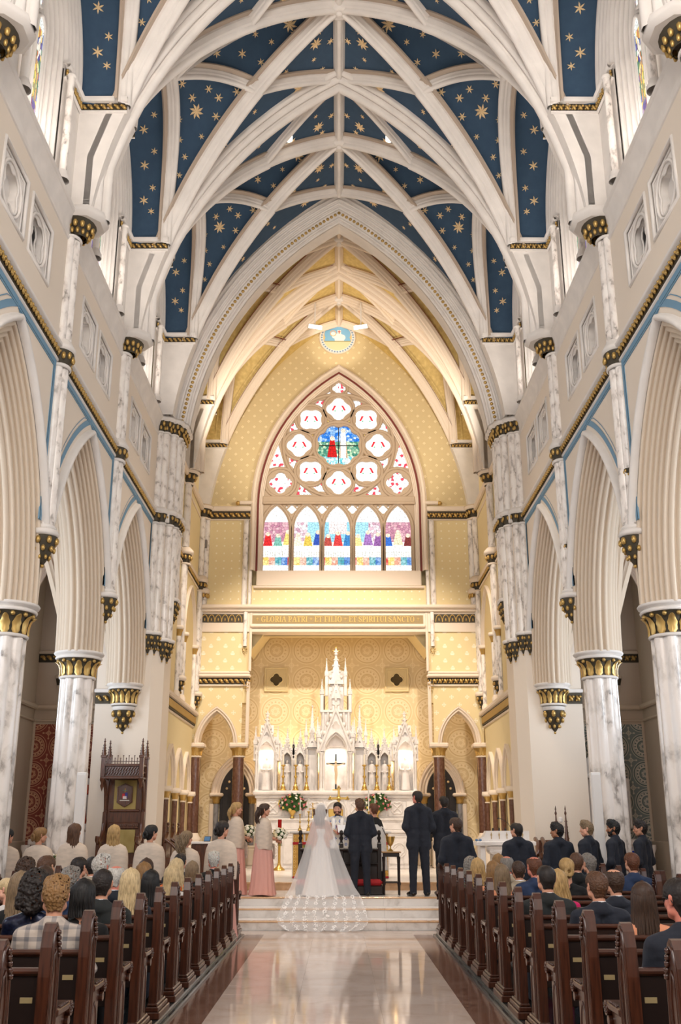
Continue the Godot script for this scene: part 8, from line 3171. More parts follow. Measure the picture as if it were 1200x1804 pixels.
# ---------------------------------------------------------------- people: smooth bodies from joined, tapered bones
# bone: [from, to, radius, radius, squash (optional: y-thickness factor of z)]; neg: the same, cut away
func skin_mesh(bones: Array, cell: float, k: float, neg := [], rough := 0.0, freq := 30.0) -> Geo:
	var lo := Vector3(1e9, 1e9, 1e9)
	var hi := -lo
	for b in bones:
		var r: float = maxf(b[2], b[3]) + k * 0.5 + cell * 2 + rough
		lo = lo.min(b[0] - Vector3(r, r, r)).min(b[1] - Vector3(r, r, r))
		hi = hi.max(b[0] + Vector3(r, r, r)).max(b[1] + Vector3(r, r, r))
	var nx := int((hi.x - lo.x) / cell) + 2
	var ny := int((hi.y - lo.y) / cell) + 2
	var nz := int((hi.z - lo.z) / cell) + 2
	var f := PackedFloat32Array()
	f.resize(nx * ny * nz)
	f.fill(9.0)
	var passes := [bones, neg]
	for ps in 2:
		for b in passes[ps]:
			var a: Vector3 = b[0]
			var ab: Vector3 = b[1] - a
			var l2 := maxf(ab.length_squared(), 1e-9)
			var ra: float = b[2]
			var rd: float = b[3] - ra
			var q: float = b[4] if b.size() > 4 else 1.0
			var m: float = maxf(b[2], b[3]) + k + cell * 2
			var l := ((a.min(b[1]) - Vector3(m, m, m) - lo) / cell).max(Vector3.ZERO)
			var h := (a.max(b[1]) + Vector3(m, m, m) - lo) / cell
			var x1 := mini(nx, int(h.x) + 1)
			var y1 := mini(ny, int(h.y) + 1)
			var z1 := mini(nz, int(h.z) + 1)
			for z in range(int(l.z), z1):
				for y in range(int(l.y), y1):
					var i := (z * ny + y) * nx + int(l.x)
					for x in range(int(l.x), x1):
						var p := Vector3(lo.x + x * cell, lo.y + y * cell, lo.z + z * cell) - a
						p.z *= q
						var t := clampf(p.dot(ab) / l2, 0.0, 1.0)
						var d := (p - ab * t).length() - ra - rd * t
						var o := f[i]
						if ps == 0:
							var e := k - absf(o - d)
							o = minf(o, d)
							if e > 0.0:
								o -= e * e / (4.0 * k)
						else:
							o = maxf(o, -d)
						f[i] = o
						i += 1
	if rough > 0.0:
		var nz3 := noise(freq, FastNoiseLite.TYPE_SIMPLEX, 2, 3)
		for i in f.size():
			if absf(f[i]) < rough + cell * 2:
				f[i] += rough * nz3.get_noise_3d(lo.x + (i % nx) * cell, lo.y + ((i / nx) % ny) * cell, lo.z + (i / (nx * ny)) * cell)
	# surface nets
	var g := Geo.new()
	var at := {}
	var st := [1, nx, nx * ny]
	var lim := cell * 2.0
	for z in nz - 1:
		for y in ny - 1:
			var i := (z * ny + y) * nx
			for x in nx - 1:
				if absf(f[i]) < lim:
					var c := [f[i], f[i + 1], f[i + nx], f[i + nx + 1], f[i + st[2]], f[i + st[2] + 1], f[i + st[2] + nx], f[i + st[2] + nx + 1]]
					var neg_n := 0
					for e in c:
						if e < 0.0:
							neg_n += 1
					if neg_n > 0 and neg_n < 8:
						var s := Vector3.ZERO
						var n := 0
						for e in [[0, 1, 0], [2, 3, 0], [4, 5, 0], [6, 7, 0], [0, 2, 1], [1, 3, 1], [4, 6, 1], [5, 7, 1], [0, 4, 2], [1, 5, 2], [2, 6, 2], [3, 7, 2]]:
							var u: float = c[e[0]]
							var w: float = c[e[1]]
							if (u < 0.0) != (w < 0.0):
								var o := Vector3(e[0] & 1, (e[0] >> 1) & 1, (e[0] >> 2) & 1)
								o[e[2]] += u / (u - w)
								s += o
								n += 1
						at[i] = g.v.size()
						g.v.append(lo + (Vector3(x, y, z) + s / n) * cell)
						g.n.append(Vector3(c[1] + c[3] + c[5] + c[7] - c[0] - c[2] - c[4] - c[6], c[2] + c[3] + c[6] + c[7] - c[0] - c[1] - c[4] - c[5], c[4] + c[5] + c[6] + c[7] - c[0] - c[1] - c[2] - c[3]).normalized())
						g.uv.append(Vector2(g.v[-1].x, g.v[-1].y))
				i += 1
	for i in at:
		for e in 3:
			if (f[i] < 0.0) != (f[i + st[e]] < 0.0):
				var a: int = st[(e + 1) % 3]
				var b: int = st[(e + 2) % 3]
				if at.has(i - a) and at.has(i - b) and at.has(i - a - b):
					g.tri(at[i], at[i - a], at[i - b])
					g.tri(at[i - a], at[i - a - b], at[i - b])
	return g


func both(b: Array) -> Array:   # bones and their mirror images
	var out := []
	for q in b:
		out.append(q)
		var m: Array = q.duplicate()
		m[0] = Vector3(-q[0].x, q[0].y, q[0].z)
		m[1] = Vector3(-q[1].x, q[1].y, q[1].z)
		out.append(m)
	return out


func B3(ax: float, ay: float, az: float, bx: float, by: float, bz: float, ra: float, rb: float, q := 1.0) -> Array:
	return [Vector3(ax, ay, az), Vector3(bx, by, bz), ra, rb, q]


var K := {}     # shared meshes of heads, hair, clothes


func head_bones(k := 1.0) -> Array:   # origin at the base of the neck, face towards -z
	var b := [B3(0, 0.205, 0.015, 0, 0.21, -0.025, 0.077 * k, 0.074 * k), B3(0, 0.15, -0.04, 0, 0.105, -0.052, 0.058 * k, 0.042 * k), B3(0, 0.085, -0.062, 0, 0.075, -0.066, 0.026, 0.022),
		B3(0, 0.168, -0.098, 0, 0.138, -0.113, 0.009, 0.013), B3(0, -0.02, 0.006, 0, 0.12, 0.006, 0.054 * k, 0.052 * k), B3(-0.014, 0.105, -0.096, 0.014, 0.105, -0.096, 0.008, 0.008)]
	b.append_array(both([B3(0.032, 0.205, -0.078, 0.02, 0.20, -0.088, 0.016, 0.014), B3(0.04, 0.145, -0.062, 0.045, 0.15, -0.05, 0.03, 0.03), B3(0.077 * k, 0.185, 0.008, 0.079 * k, 0.15, 0.002, 0.017, 0.011), B3(0.05, 0.11, -0.03, 0.04, 0.09, -0.055, 0.03, 0.022)]))
	return b


func cap_bones(t: float) -> Array:
	return [B3(0, 0.205, 0.018, 0, 0.212, -0.03, 0.077 + t, 0.074 + t), B3(0, 0.15, 0.032, 0, 0.10, 0.028, 0.058 + t, 0.048 + t * 0.3)]


const FACE_CUT := [[Vector3(0, 0.150, -0.115), Vector3(0, 0.06, -0.11), 0.088, 0.09, 1.0], [Vector3(0.11, 0.10, -0.05), Vector3(0.10, 0.15, -0.03), 0.045, 0.04, 1.0], [Vector3(-0.11, 0.10, -0.05), Vector3(-0.10, 0.15, -0.03), 0.045, 0.04, 1.0], [Vector3(0, 0.02, 0.02), Vector3(0, 0.04, 0.05), 0.058, 0.05, 1.0]]


func strands(g: Geo, n: int, sd: int, length: float, wave: float, width: float, r := 0.011, top := 0.24, fwd := 0.6) -> void:
	var rr := RandomNumberGenerator.new()
	rr.seed = sd
	for k in n:
		var a := lerpf(-fwd, PI + fwd, (k + rr.randf()) / n)     # round the back of the head, ear to ear
		var p := PackedVector3Array()
		var rad := PackedFloat32Array()
		var l := length * rr.randf_range(0.82, 1.0)
		var ph := rr.randf_range(0, TAU)
		for j in 9:
			var t := j / 8.0
			var drop := t * (top + l)
			var head_r := 0.087 if drop < 0.14 else lerpf(0.087, width, clampf((drop - 0.14) / 0.25, 0, 1))
			var up := minf(1.0, drop / 0.09)
			var rr2 := head_r * sin(up * PI / 2)
			p.append(Vector3(cos(a) * rr2 + wave * sin(t * 9.0 + ph) * t, top + 0.055 - drop * (1.0 - 0.2 * (1.0 - up)), 0.015 + sin(a) * rr2 * (0.95 if drop < 0.2 else 0.72) + wave * cos(t * 8.0 + ph) * t * 0.6))
			rad.append(r * (1.0 - 0.55 * t * t))
		g.tube(p, rad, 5)


func tint(key: String, c: Color, rough := 0.6) -> StandardMaterial3D:
	if not M.has(key):
		var m := mat(key, c, rough)
		if key.begins_with("hair"):
			m.albedo_texture = M.hair_streaks
			m.uv1_triplanar = true
			m.uv1_scale = Vector3(14, 1.6, 14)
		elif key.begins_with("cloth"):
			m.rim_enabled = true
			m.rim = 0.25
			m.albedo_texture = M.weave
			m.uv1_triplanar = true
			m.uv1_scale = Vector3(3, 3, 3)
	return M[key]


func make_people_meshes() -> void:
	M.hair_streaks = noise_tex(noise(0.05, FastNoiseLite.TYPE_SIMPLEX, 3, 5), [[0, Color(0.55, 0.53, 0.5)], [0.5, Color(0.9, 0.89, 0.87)], [1, Color(1, 1, 1)]], 128, 128)
	M.weave = noise_tex(noise(0.02, FastNoiseLite.TYPE_SIMPLEX_SMOOTH, 3, 6), [[0, Color(0.86, 0.86, 0.86)], [1, Color(1, 1, 1)]], 128, 128)
	K.head_m = skin_mesh(head_bones(1.0), 0.0065, 0.022).mesh()
	K.head_f = skin_mesh(head_bones(0.93), 0.0065, 0.022).mesh()
	var eye := Geo.new()
	var iris := Geo.new()
	var brow := Geo.new()
	for s in [-1.0, 1.0]:
		eye.ball(Vector3(s * 0.031, 0.178, -0.083), 0.013, 8, 6)
		iris.ball(Vector3(s * 0.031, 0.177, -0.0925), Vector3(0.006, 0.006, 0.004), 7, 5)
		brow.tube(PackedVector3Array([Vector3(s * 0.014, 0.202, -0.099), Vector3(s * 0.032, 0.207, -0.095), Vector3(s * 0.05, 0.20, -0.082)]), 0.0045, 5)
	K.eye = eye.mesh()
	K.iris = iris.mesh()
	K.brow = brow.mesh()
	# short hair in several cuts
	K.hair_short = skin_mesh(cap_bones(0.011), 0.0075, 0.03, FACE_CUT, 0.006, 55.0).mesh()
	K.hair_crop = skin_mesh(cap_bones(0.007), 0.0075, 0.03, FACE_CUT, 0.002, 40.0).mesh()
	var full := cap_bones(0.013)
	full.append_array([B3(-0.05, 0.27, -0.05, 0.05, 0.275, -0.05, 0.035, 0.038), B3(0, 0.285, 0.0, 0, 0.29, -0.06, 0.032, 0.03)])
	K.hair_full = skin_mesh(full, 0.0075, 0.03, FACE_CUT, 0.010, 45.0).mesh()
	var ring := FACE_CUT.duplicate()
	ring.append(B3(0, 0.33, -0.05, 0, 0.31, 0.02, 0.085, 0.075))
	K.hair_ring = skin_mesh(cap_bones(0.009), 0.0075, 0.03, ring, 0.005, 50.0).mesh()
	var thin := FACE_CUT.duplicate()
	thin.append(B3(0, 0.335, 0.02, 0, 0.34, 0.03, 0.058, 0.058))
	K.hair_thin = skin_mesh(cap_bones(0.009), 0.0075, 0.03, thin, 0.004, 50.0).mesh()
	var curl := cap_bones(0.028)
	curl.append_array(both([B3(0.07, 0.17, 0.03, 0.08, 0.06, 0.05, 0.045, 0.05)]))
	curl.append(B3(0, 0.13, 0.07, 0, 0.03, 0.075, 0.07, 0.06))
	K.hair_curly = skin_mesh(curl, 0.009, 0.03, [FACE_CUT[0]], 0.014, 26.0).mesh()
	# long hair: cap with strands
	var base := skin_mesh(cap_bones(0.012), 0.0085, 0.03, [FACE_CUT[0]], 0.003, 40.0)
	for q in [["hair_long", 46, 0.24, 0.004, 0.105, 0.012, 3], ["hair_wavy", 46, 0.22, 0.024, 0.115, 0.013, 7], ["hair_verylong", 44, 0.36, 0.018, 0.10, 0.013, 9], ["hair_bob", 44, 0.045, 0.006, 0.10, 0.013, 5]]:
		var g := Geo.new()
		g.add(base, Transform3D())
		strands(g, q[1], q[6], q[2], q[3], q[4], q[5])
		strands(g, int(q[1] * 0.6), q[6] + 1, q[2] * 0.9, q[3], q[4] * 0.86, q[5], 0.235, 0.2)
		K[q[0]] = g.mesh()
	# gathered styles
	for q in ["hair_bun", "hair_pony", "hair_half"]:
		var g := Geo.new()
		g.add(base, Transform3D())
		var rr := RandomNumberGenerator.new()
		rr.seed = 12
		if q == "hair_bun":
			for k in 14:
				var a := TAU * k / 14
				var c := Vector3(cos(a) * 0.035, 0.135 + sin(a) * 0.035, 0.10)
				g.tube(PackedVector3Array([c, c + Vector3(cos(a + 1.4), sin(a + 1.4), 0.35) * 0.03, c + Vector3(cos(a + 2.4), sin(a + 2.4), 0.2) * 0.045]), 0.017, 6)
		else:
			var n := 26
			for k in n:
				var a := TAU * k / n
				var w := rr.randf_range(0.6, 1.0)
				var top := Vector3(0, 0.20, 0.09) if q == "hair_pony" else Vector3(cos(a) * 0.06, 0.20 + 0.02 * sin(a), 0.065)
				var p := PackedVector3Array()
				var rad := PackedFloat32Array()
				for j in 8:
					var t := j / 7.0
					var sp := 0.05 * sin(PI * minf(1.0, t * 1.3)) if q == "hair_pony" else 0.075
					p.append(top.lerp(Vector3(0, -0.10 * w, 0.085), t) + Vector3(cos(a) * sp + 0.016 * sin(t * 8 + k), 0, absf(sin(a)) * sp * 0.7 + 0.03 * sin(t * PI) + 0.012 * cos(t * 8 + k)))
					rad.append(0.013 * (1.0 - 0.6 * t * t))
				g.tube(p, rad, 5)
			for k in 10:
				var a := TAU * k / 10
				g.tube(PackedVector3Array([Vector3(0.07 * cos(a), 0.24 + 0.02 * sin(a), 0.02), Vector3(0.05 * cos(a), 0.22, 0.08), Vector3(0, 0.20, 0.10)]), 0.012, 5)
		K[q] = g.mesh()
	# a hand: palm, four unequal bent fingers and a thumb; wrist at the origin, fingers towards -z, palm down
	var hb := [B3(-0.018, 0, -0.03, -0.02, 0, -0.085, 0.014, 0.014), B3(0.018, 0, -0.03, 0.02, 0, -0.08, 0.014, 0.013), B3(0, 0, 0.01, 0, 0, -0.04, 0.022, 0.02), B3(0, 0, -0.05, 0, 0, -0.08, 0.016, 0.014)]
	for q in [[-0.029, 0.034], [-0.010, 0.040], [0.010, 0.037], [0.028, 0.028]]:
		hb.append(B3(q[0], 0, -0.085, q[0] * 1.1, -0.006, -0.085 - q[1], 0.0088, 0.0082))
		hb.append(B3(q[0] * 1.1, -0.006, -0.085 - q[1], q[0] * 1.05, -0.03, -0.085 - q[1] * 1.35, 0.0082, 0.0078))
		hb.append(B3(q[0] * 1.05, -0.03, -0.085 - q[1] * 1.35, q[0], -0.048, -0.08 - q[1] * 1.1, 0.0078, 0.007))
	hb.append_array([B3(-0.022, -0.004, -0.03, -0.044, -0.018, -0.062, 0.012, 0.0095), B3(-0.044, -0.018, -0.062, -0.036, -0.03, -0.092, 0.0095, 0.008)])
	K.hand = skin_mesh(hb, 0.0042, 0.006).mesh()
	# jackets and bodies
	var torso := both([B3(0.10, 0.12, 0.0, 0.085, 0.28, 0.0, 0.105, 0.10, 1.15), B3(0.085, 0.28, 0.0, 0.10, 0.44, 0.005, 0.10, 0.105, 1.15), B3(0.08, 0.515, 0.01, 0.175, 0.50, 0.008, 0.062, 0.06), B3(0.03, 0.585, 0.02, 0.14, 0.53, 0.012, 0.045, 0.05), B3(0.02, 0.57, 0.022, 0.025, 0.597, 0.018, 0.062, 0.050)])
	var arms_sit := both([B3(0.195, 0.495, 0.01, 0.245, 0.25, -0.02, 0.062, 0.052), B3(0.245, 0.25, -0.02, 0.12, 0.16, -0.24, 0.05, 0.038)])
	K.jacket_sit = skin_mesh(torso + arms_sit, 0.014, 0.05, [], 0.006, 9.0).mesh()
	K.legs_sit = skin_mesh(both([B3(0.09, 0.06, 0.0, 0.10, 0.06, -0.40, 0.085, 0.068), B3(0.10, 0.06, -0.40, 0.11, -0.36, -0.40, 0.064, 0.05), B3(0.11, -0.41, -0.38, 0.12, -0.42, -0.55, 0.04, 0.032)]), 0.020, 0.03).mesh()
	var w_t := both([B3(0.085, 0.10, 0.0, 0.065, 0.27, 0.0, 0.105, 0.085, 1.1), B3(0.065, 0.27, 0.0, 0.075, 0.43, 0.0, 0.085, 0.085, 1.1), B3(0.06, 0.51, 0.01, 0.15, 0.495, 0.008, 0.048, 0.046), B3(0.025, 0.57, 0.015, 0.10, 0.525, 0.012, 0.036, 0.038), B3(0.165, 0.485, 0.01, 0.205, 0.25, -0.02, 0.046, 0.040), B3(0.205, 0.25, -0.02, 0.10, 0.16, -0.22, 0.038, 0.028)])
	K.dress_sit = skin_mesh(w_t, 0.014, 0.045, [], 0.005, 10.0).mesh()
	# standing, hands clasped in front; origin on the ground
	var up := Vector3(0, 0.93, 0)
	var st := []
	for q in torso:
		var e: Array = q.duplicate()
		e[0] += up
		e[1] += up
		st.append(e)
	st.append_array(both([B3(0.195, 1.425, 0.01, 0.265, 1.16, 0.035, 0.064, 0.055), B3(0.265, 1.16, 0.035, 0.09, 0.98, -0.19, 0.052, 0.038), B3(0.10, 1.02, 0.0, 0.115, 0.86, 0.005, 0.11, 0.125, 1.15)]))
	var cut := [B3(0, 0.60, 0.0, 0, 0.68, 0, 0.14, 0.14), B3(0, 0.84, 0.16, 0, 1.02, 0.175, 0.012, 0.006)]
	K.jacket_stand = skin_mesh(st, 0.013, 0.05, cut, 0.006, 9.0).mesh()
	K.trousers = skin_mesh(both([B3(0.085, 0.93, 0.0, 0.10, 0.80, 0.0, 0.105, 0.10), B3(0.10, 0.80, 0.0, 0.115, 0.48, 0.0, 0.098, 0.076), B3(0.115, 0.48, 0.0, 0.13, 0.06, 0.02, 0.074, 0.062)]), 0.014, 0.012, [B3(-0.3, -0.02, 0, 0.3, -0.02, 0, 0.05, 0.05)], 0.006, 10.0).mesh()
	var shoe := Geo.new()
	for s in [-1.0, 1.0]:
		shoe.add(skin_mesh([B3(s * 0.135, 0.045, 0.05, s * 0.15, 0.04, -0.06, 0.042, 0.045), B3(s * 0.15, 0.038, -0.06, s * 0.165, 0.03, -0.16, 0.042, 0.032)], 0.011, 0.02), Transform3D())
	K.shoes = shoe.mesh()
	var sc := Geo.new()
	sc.lathe([PackedVector2Array([Vector2(0.066, -0.012), Vector2(0.062, 0.025), Vector2(0.058, 0.036)]), PackedVector2Array([Vector2(0.058, 0.036), Vector2(0.054, 0.02)])], 16, Transform3D(Basis(Vector3.RIGHT, -0.12), Vector3(0, 0.012, 0.006)))
	K.collar = sc.mesh()
	# shoulders and arms under a shawl; the shawl itself; long skirts
	var fb := []
	for q in w_t.slice(0, 8):
		var e: Array = q.duplicate()
		e[0] += Vector3(0, 0.83, 0)
		e[1] += Vector3(0, 0.83, 0)
		fb.append(e)
	fb.append_array(both([B3(0.165, 1.315, 0.01, 0.20, 1.08, 0.02, 0.044, 0.038), B3(0.20, 1.08, 0.02, 0.05, 1.02, -0.24, 0.036, 0.026)]))
	K.bust = skin_mesh(fb, 0.014, 0.04).mesh()
	K.shawl = drape([[1.425, 0.065, 0.060], [1.40, 0.13, 0.085], [1.36, 0.20, 0.11], [1.28, 0.235, 0.13], [1.15, 0.25, 0.145], [1.0, 0.255, 0.15], [0.88, 0.25, 0.15], [0.84, 0.245, 0.148]], 40, 0.10, 3).mesh()
	K.skirt = drape([[1.08, 0.15, 0.11], [0.96, 0.19, 0.145], [0.80, 0.215, 0.17], [0.50, 0.235, 0.195], [0.20, 0.26, 0.22], [0.02, 0.29, 0.25]], 64, 0.085, 13).mesh()
	K.skirt_sit = skin_mesh(both([B3(0.08, 0.07, 0.0, 0.09, 0.06, -0.40, 0.10, 0.08), B3(0.09, 0.04, -0.42, 0.10, -0.38, -0.42, 0.07, 0.07)]), 0.022, 0.05).mesh()


# cloth hanging in rings: [height, half width, half depth]; folds deepen downwards
func drape(rings: Array, seg: int, fold: float, folds: int) -> Geo:
	var g := Geo.new()
	var p := PackedVector3Array()
	var steps := 18
	for j in steps + 1:
		var x := float(j) / steps * (rings.size() - 1)
		var i := mini(int(x), rings.size() - 2)
		var t := x - i
		var y := lerpf(rings[i][0], rings[i + 1][0], t)
		var w := lerpf(rings[i][1], rings[i + 1][1], t)
		var d := lerpf(rings[i][2], rings[i + 1][2], t)
		for k in seg:
			var a := TAU * k / seg
			var m := 1.0 + fold * (float(j) / steps) * (0.6 * sin(a * folds + 0.6 * sin(y * 5.0)) + 0.4 * sin(a * (folds * 2 - 1) + 1.3))
			p.append(Vector3(cos(a) * w * m, y + 0.012 * sin(a * 3.0) * float(j) / steps, sin(a) * d * m))
	g.grid(p, seg, steps + 1, true)
	return g


const SKIN := Color(0.80, 0.58, 0.47)


func add_head(t: Node3D, female: bool, skin: Material, hair: String, hm: Material, at: Vector3, turn: Vector3, face := false, beard: Material = null) -> MeshInstance3D:
	var x := Transform3D(Basis.from_euler(turn), at)
	var b := obj("body", K.head_f if female else K.head_m, skin, t, x)
	obj("eye", K.eye, M.eye_white, b)
	obj("iris", K.iris, M.eye_dark, b)
	obj("eyebrow", K.brow, hm, b)
	if beard:
		var g := skin_mesh([B3(0, 0.098, -0.055, 0, 0.075, -0.068, 0.050, 0.032), B3(-0.035, 0.116, -0.088, 0.035, 0.116, -0.088, 0.012, 0.012)] + both([B3(0.066, 0.15, -0.02, 0.05, 0.10, -0.05, 0.02, 0.03)]), 0.007, 0.02, [B3(-0.014, 0.100, -0.112, 0.014, 0.100, -0.112, 0.010, 0.010)], 0.004, 60.0)
		obj("beard", g, beard, b)
	if hair:
		obj("hair", K[hair], hm, b)
	return b


func hands(t: Node3D, skin: Material, at: Vector3, spread := 0.05) -> void:
	for s in [-1.0, 1.0]:
		var b := Basis.from_euler(Vector3(-0.3, s * 0.9, s * 0.5))
		if s < 0:
			b = b.scaled_local(Vector3(-1, 1, 1))
		obj("hand", K.hand, skin, t, Transform3D(b, at + Vector3(s * spread, 0, 0)))


# seated guest; X, d of the spine, top of the head Y
func guest(X: float, d: float, top: float, female: bool, hair: String, hc: String, cloth: Material, label: String, turn := 0.0, skin: Material = null, collar := true, size := 1.0) -> Node3D:
	var t := thing("person", label, "person", V(X, 0.54, d), 0.0, "wedding guests seated in the pews")
	if skin == null:
		skin = M.skin
	var k := (top - 0.54) / 0.80 * size
	t.scale = Vector3(1, 1, 1) * (0.6 + 0.4 * k)
	var neck: float = (top - 0.54) / t.scale.y - 0.295
	var tr := Transform3D(Basis(Vector3.UP, turn * 0.35) * Basis().scaled(Vector3(1, neck / 0.585, 1)), Vector3.ZERO)
	add_head(t, female, skin, hair, M[hc], Vector3(0, neck, 0.0), Vector3(-0.05, turn, 0))
	obj("dress" if female else "jacket", K.dress_sit if female else K.jacket_sit, cloth, t, tr)
	obj("skirt" if female else "trousers", K.skirt_sit if female else K.legs_sit, cloth if female else M.cloth_navy, t)
	if not female and collar:
		obj("shirt_collar", K.collar, M.shirt, t, Transform3D(Basis(Vector3.UP, turn * 0.5), Vector3(0, neck, 0.0)))
	hands(t, skin, Vector3(0, 0.13, -0.25), 0.08)
	return t


func standing_man(X: float, d: float, base: float, tall: float, hair: String, hc: String, label: String, turn := 0.0, head_turn := 0.0, skin: Material = null, group := "groomsmen in a line", beard: Material = null) -> Node3D:
	var t := thing("person", label, "person", V(X, base, d), turn, group)
	var k := tall / 1.80
	t.scale = Vector3(lerpf(1, k, 0.6), k, lerpf(1, k, 0.6))
	if skin == null:
		skin = M.skin
	add_head(t, false, skin, hair, M[hc], Vector3(0, 1.50, 0.005), Vector3(-0.02, head_turn, 0), false, beard)
	obj("jacket", K.jacket_stand, M.cloth_navy, t)
	obj("trousers", K.trousers, M.cloth_navy, t)
	obj("shirt_collar", K.collar, M.shirt, t, Transform3D(Basis(), Vector3(0, 1.505, 0.005)))
	obj("shoes", K.shoes, M.shoe_black, t)
	hands(t, skin, Vector3(0, 0.975, -0.21), 0.06)
	return t


func bridesmaid(X: float, d: float, base: float, tall: float, hair: String, hc: String, label: String, turn := 0.0, head_turn := 0.0) -> Node3D:
	var t := thing("person", label, "person", V(X, base, d), turn, "bridesmaids in beige shawls")
	var k := tall / 1.70
	t.scale = Vector3(lerpf(1, k, 0.6), k, lerpf(1, k, 0.6))
	add_head(t, true, M.skin, hair, M[hc], Vector3(0, 1.40, 0.005), Vector3(-0.02, head_turn, 0))
	obj("arms", K.bust, M.skin, t)
	obj("shawl", K.shawl, M.shawl, t)
	obj("skirt", K.skirt, M.pink_dress, t)
	var g := Geo.new()
	for q in 9:
		var x := 0.10 + 0.012 * q
		g.tube(PackedVector3Array([Vector3(x, 0.95, -0.15), Vector3(x + 0.004, 0.82, -0.165), Vector3(x - 0.004, 0.66, -0.16)]), 0.007, 4)
	obj("shawl_fringe", g, M.shawl, t)
	hands(t, M.skin, Vector3(0, 1.03, -0.26), 0.045)
	return t


func posy(at: Vector3, label: String) -> void:
	var t := thing("bouquet", label, "bouquet", at, 0.0, "bridesmaids' bouquets")
	bouquet(t, Vector3(0, 0.06, 0), Vector3(0.13, 0.11, 0.13), 20, 22, [M.petal_white, M.petal_white, M.petal_cream], 0.042)
	var g := Geo.new()
	for k in 5:
		g.tube(PackedVector3Array([Vector3(0.012 * (k - 2), 0.0, 0.008 * (k % 2)), Vector3(0.02 * (k - 2), -0.14, 0.01)]), 0.005, 5)
	obj("stems", g, M.leaf, t)


func people() -> void:
	for q in [["skin", SKIN, 0.55], ["skin_ruddy", Color(0.82, 0.50, 0.42), 0.55], ["skin_pale", Color(0.88, 0.66, 0.56), 0.55], ["skin_tan", Color(0.66, 0.45, 0.33), 0.55], ["eye_white", Color(0.90, 0.88, 0.86), 0.2], ["eye_dark", Color(0.10, 0.07, 0.05), 0.15], ["shirt", Color(0.92, 0.92, 0.93), 0.7], ["shoe_black", Color(0.04, 0.035, 0.035), 0.25], ["shawl", Color(0.87, 0.80, 0.73), 0.85], ["pink_dress", Color(0.85, 0.63, 0.58), 0.7], ["petal_cream", Color(0.93, 0.88, 0.72), 0.7], ["satin", Color(0.94, 0.925, 0.91), 0.5]]:
		mat(q[0], q[1], q[2])
	for k in ["skin", "skin_ruddy", "skin_pale", "skin_tan"]:
		M[k].subsurf_scatter_enabled = true
		M[k].subsurf_scatter_strength = 0.1
	make_people_meshes()
	M.shawl.albedo_texture = M.weave
	M.shawl.uv1_triplanar = true
	M.shawl.uv1_scale = Vector3(2, 6, 2)
	for q in [["hair_black", Color(0.055, 0.045, 0.045)], ["hair_dark", Color(0.13, 0.09, 0.07)], ["hair_brown", Color(0.27, 0.18, 0.12)], ["hair_chestnut", Color(0.38, 0.25, 0.16)], ["hair_sand", Color(0.60, 0.45, 0.27)], ["hair_blond", Color(0.78, 0.64, 0.42)], ["hair_platinum", Color(0.88, 0.78, 0.60)], ["hair_grey", Color(0.55, 0.53, 0.51)], ["hair_white", Color(0.85, 0.84, 0.82)], ["hair_ash", Color(0.55, 0.46, 0.35)], ["hair_red", Color(0.42, 0.24, 0.14)]]:
		tint(q[0], q[1])
	for q in [["cloth_navy", Color(0.105, 0.125, 0.175)], ["cloth_blue", Color(0.15, 0.22, 0.35)], ["cloth_charcoal", Color(0.125, 0.14, 0.14)], ["cloth_black", Color(0.05, 0.05, 0.055)], ["cloth_beige", Color(0.70, 0.64, 0.55)], ["cloth_grey", Color(0.42, 0.42, 0.43)], ["cloth_pink", Color(0.85, 0.10, 0.40)], ["cloth_peach", Color(0.90, 0.60, 0.45)], ["cloth_orange", Color(0.90, 0.45, 0.20)], ["cloth_white", Color(0.86, 0.84, 0.82)], ["cloth_green", Color(0.20, 0.40, 0.28)], ["cloth_teal", Color(0.25, 0.40, 0.48)]]:
		tint(q[0], q[1], 0.85)
	var plaid := Image.create(64, 64, false, Image.FORMAT_RGB8)
	for y in 64:
		for x in 64:
			var c := Color(0.72, 0.67, 0.62)
			var band := (1 if x % 32 < 12 else 0) + (1 if y % 32 < 12 else 0)
			c = c.lerp(Color(0.38, 0.38, 0.40), 0.42 * band)
			plaid.set_pixel(x, y, c)
	var pm := mat("cloth_plaid", Color.WHITE, 0.85)
	tri_tex(pm, ImageTexture.create_from_image(plaid), Vector3(6, 6, 6))
	var sq := mat("cloth_sequin", Color(0.10, 0.13, 0.24), 0.35, 0.3)
	tri_tex(sq, noise_tex(noise(0.09, FastNoiseLite.TYPE_CELLULAR, 1, 2), [[0, Color(1, 1, 1)], [0.7, Color(0.7, 0.7, 0.7)], [0.86, Color(0.6, 0.6, 0.7)], [0.9, Color(4, 3.4, 3.2)], [1, Color(4, 3.4, 3.2)]], 128, 128), Vector3(4, 4, 4))
	guests()
	wedding_party()


func R(k: int) -> float:
	return row_d(k) + 0.17


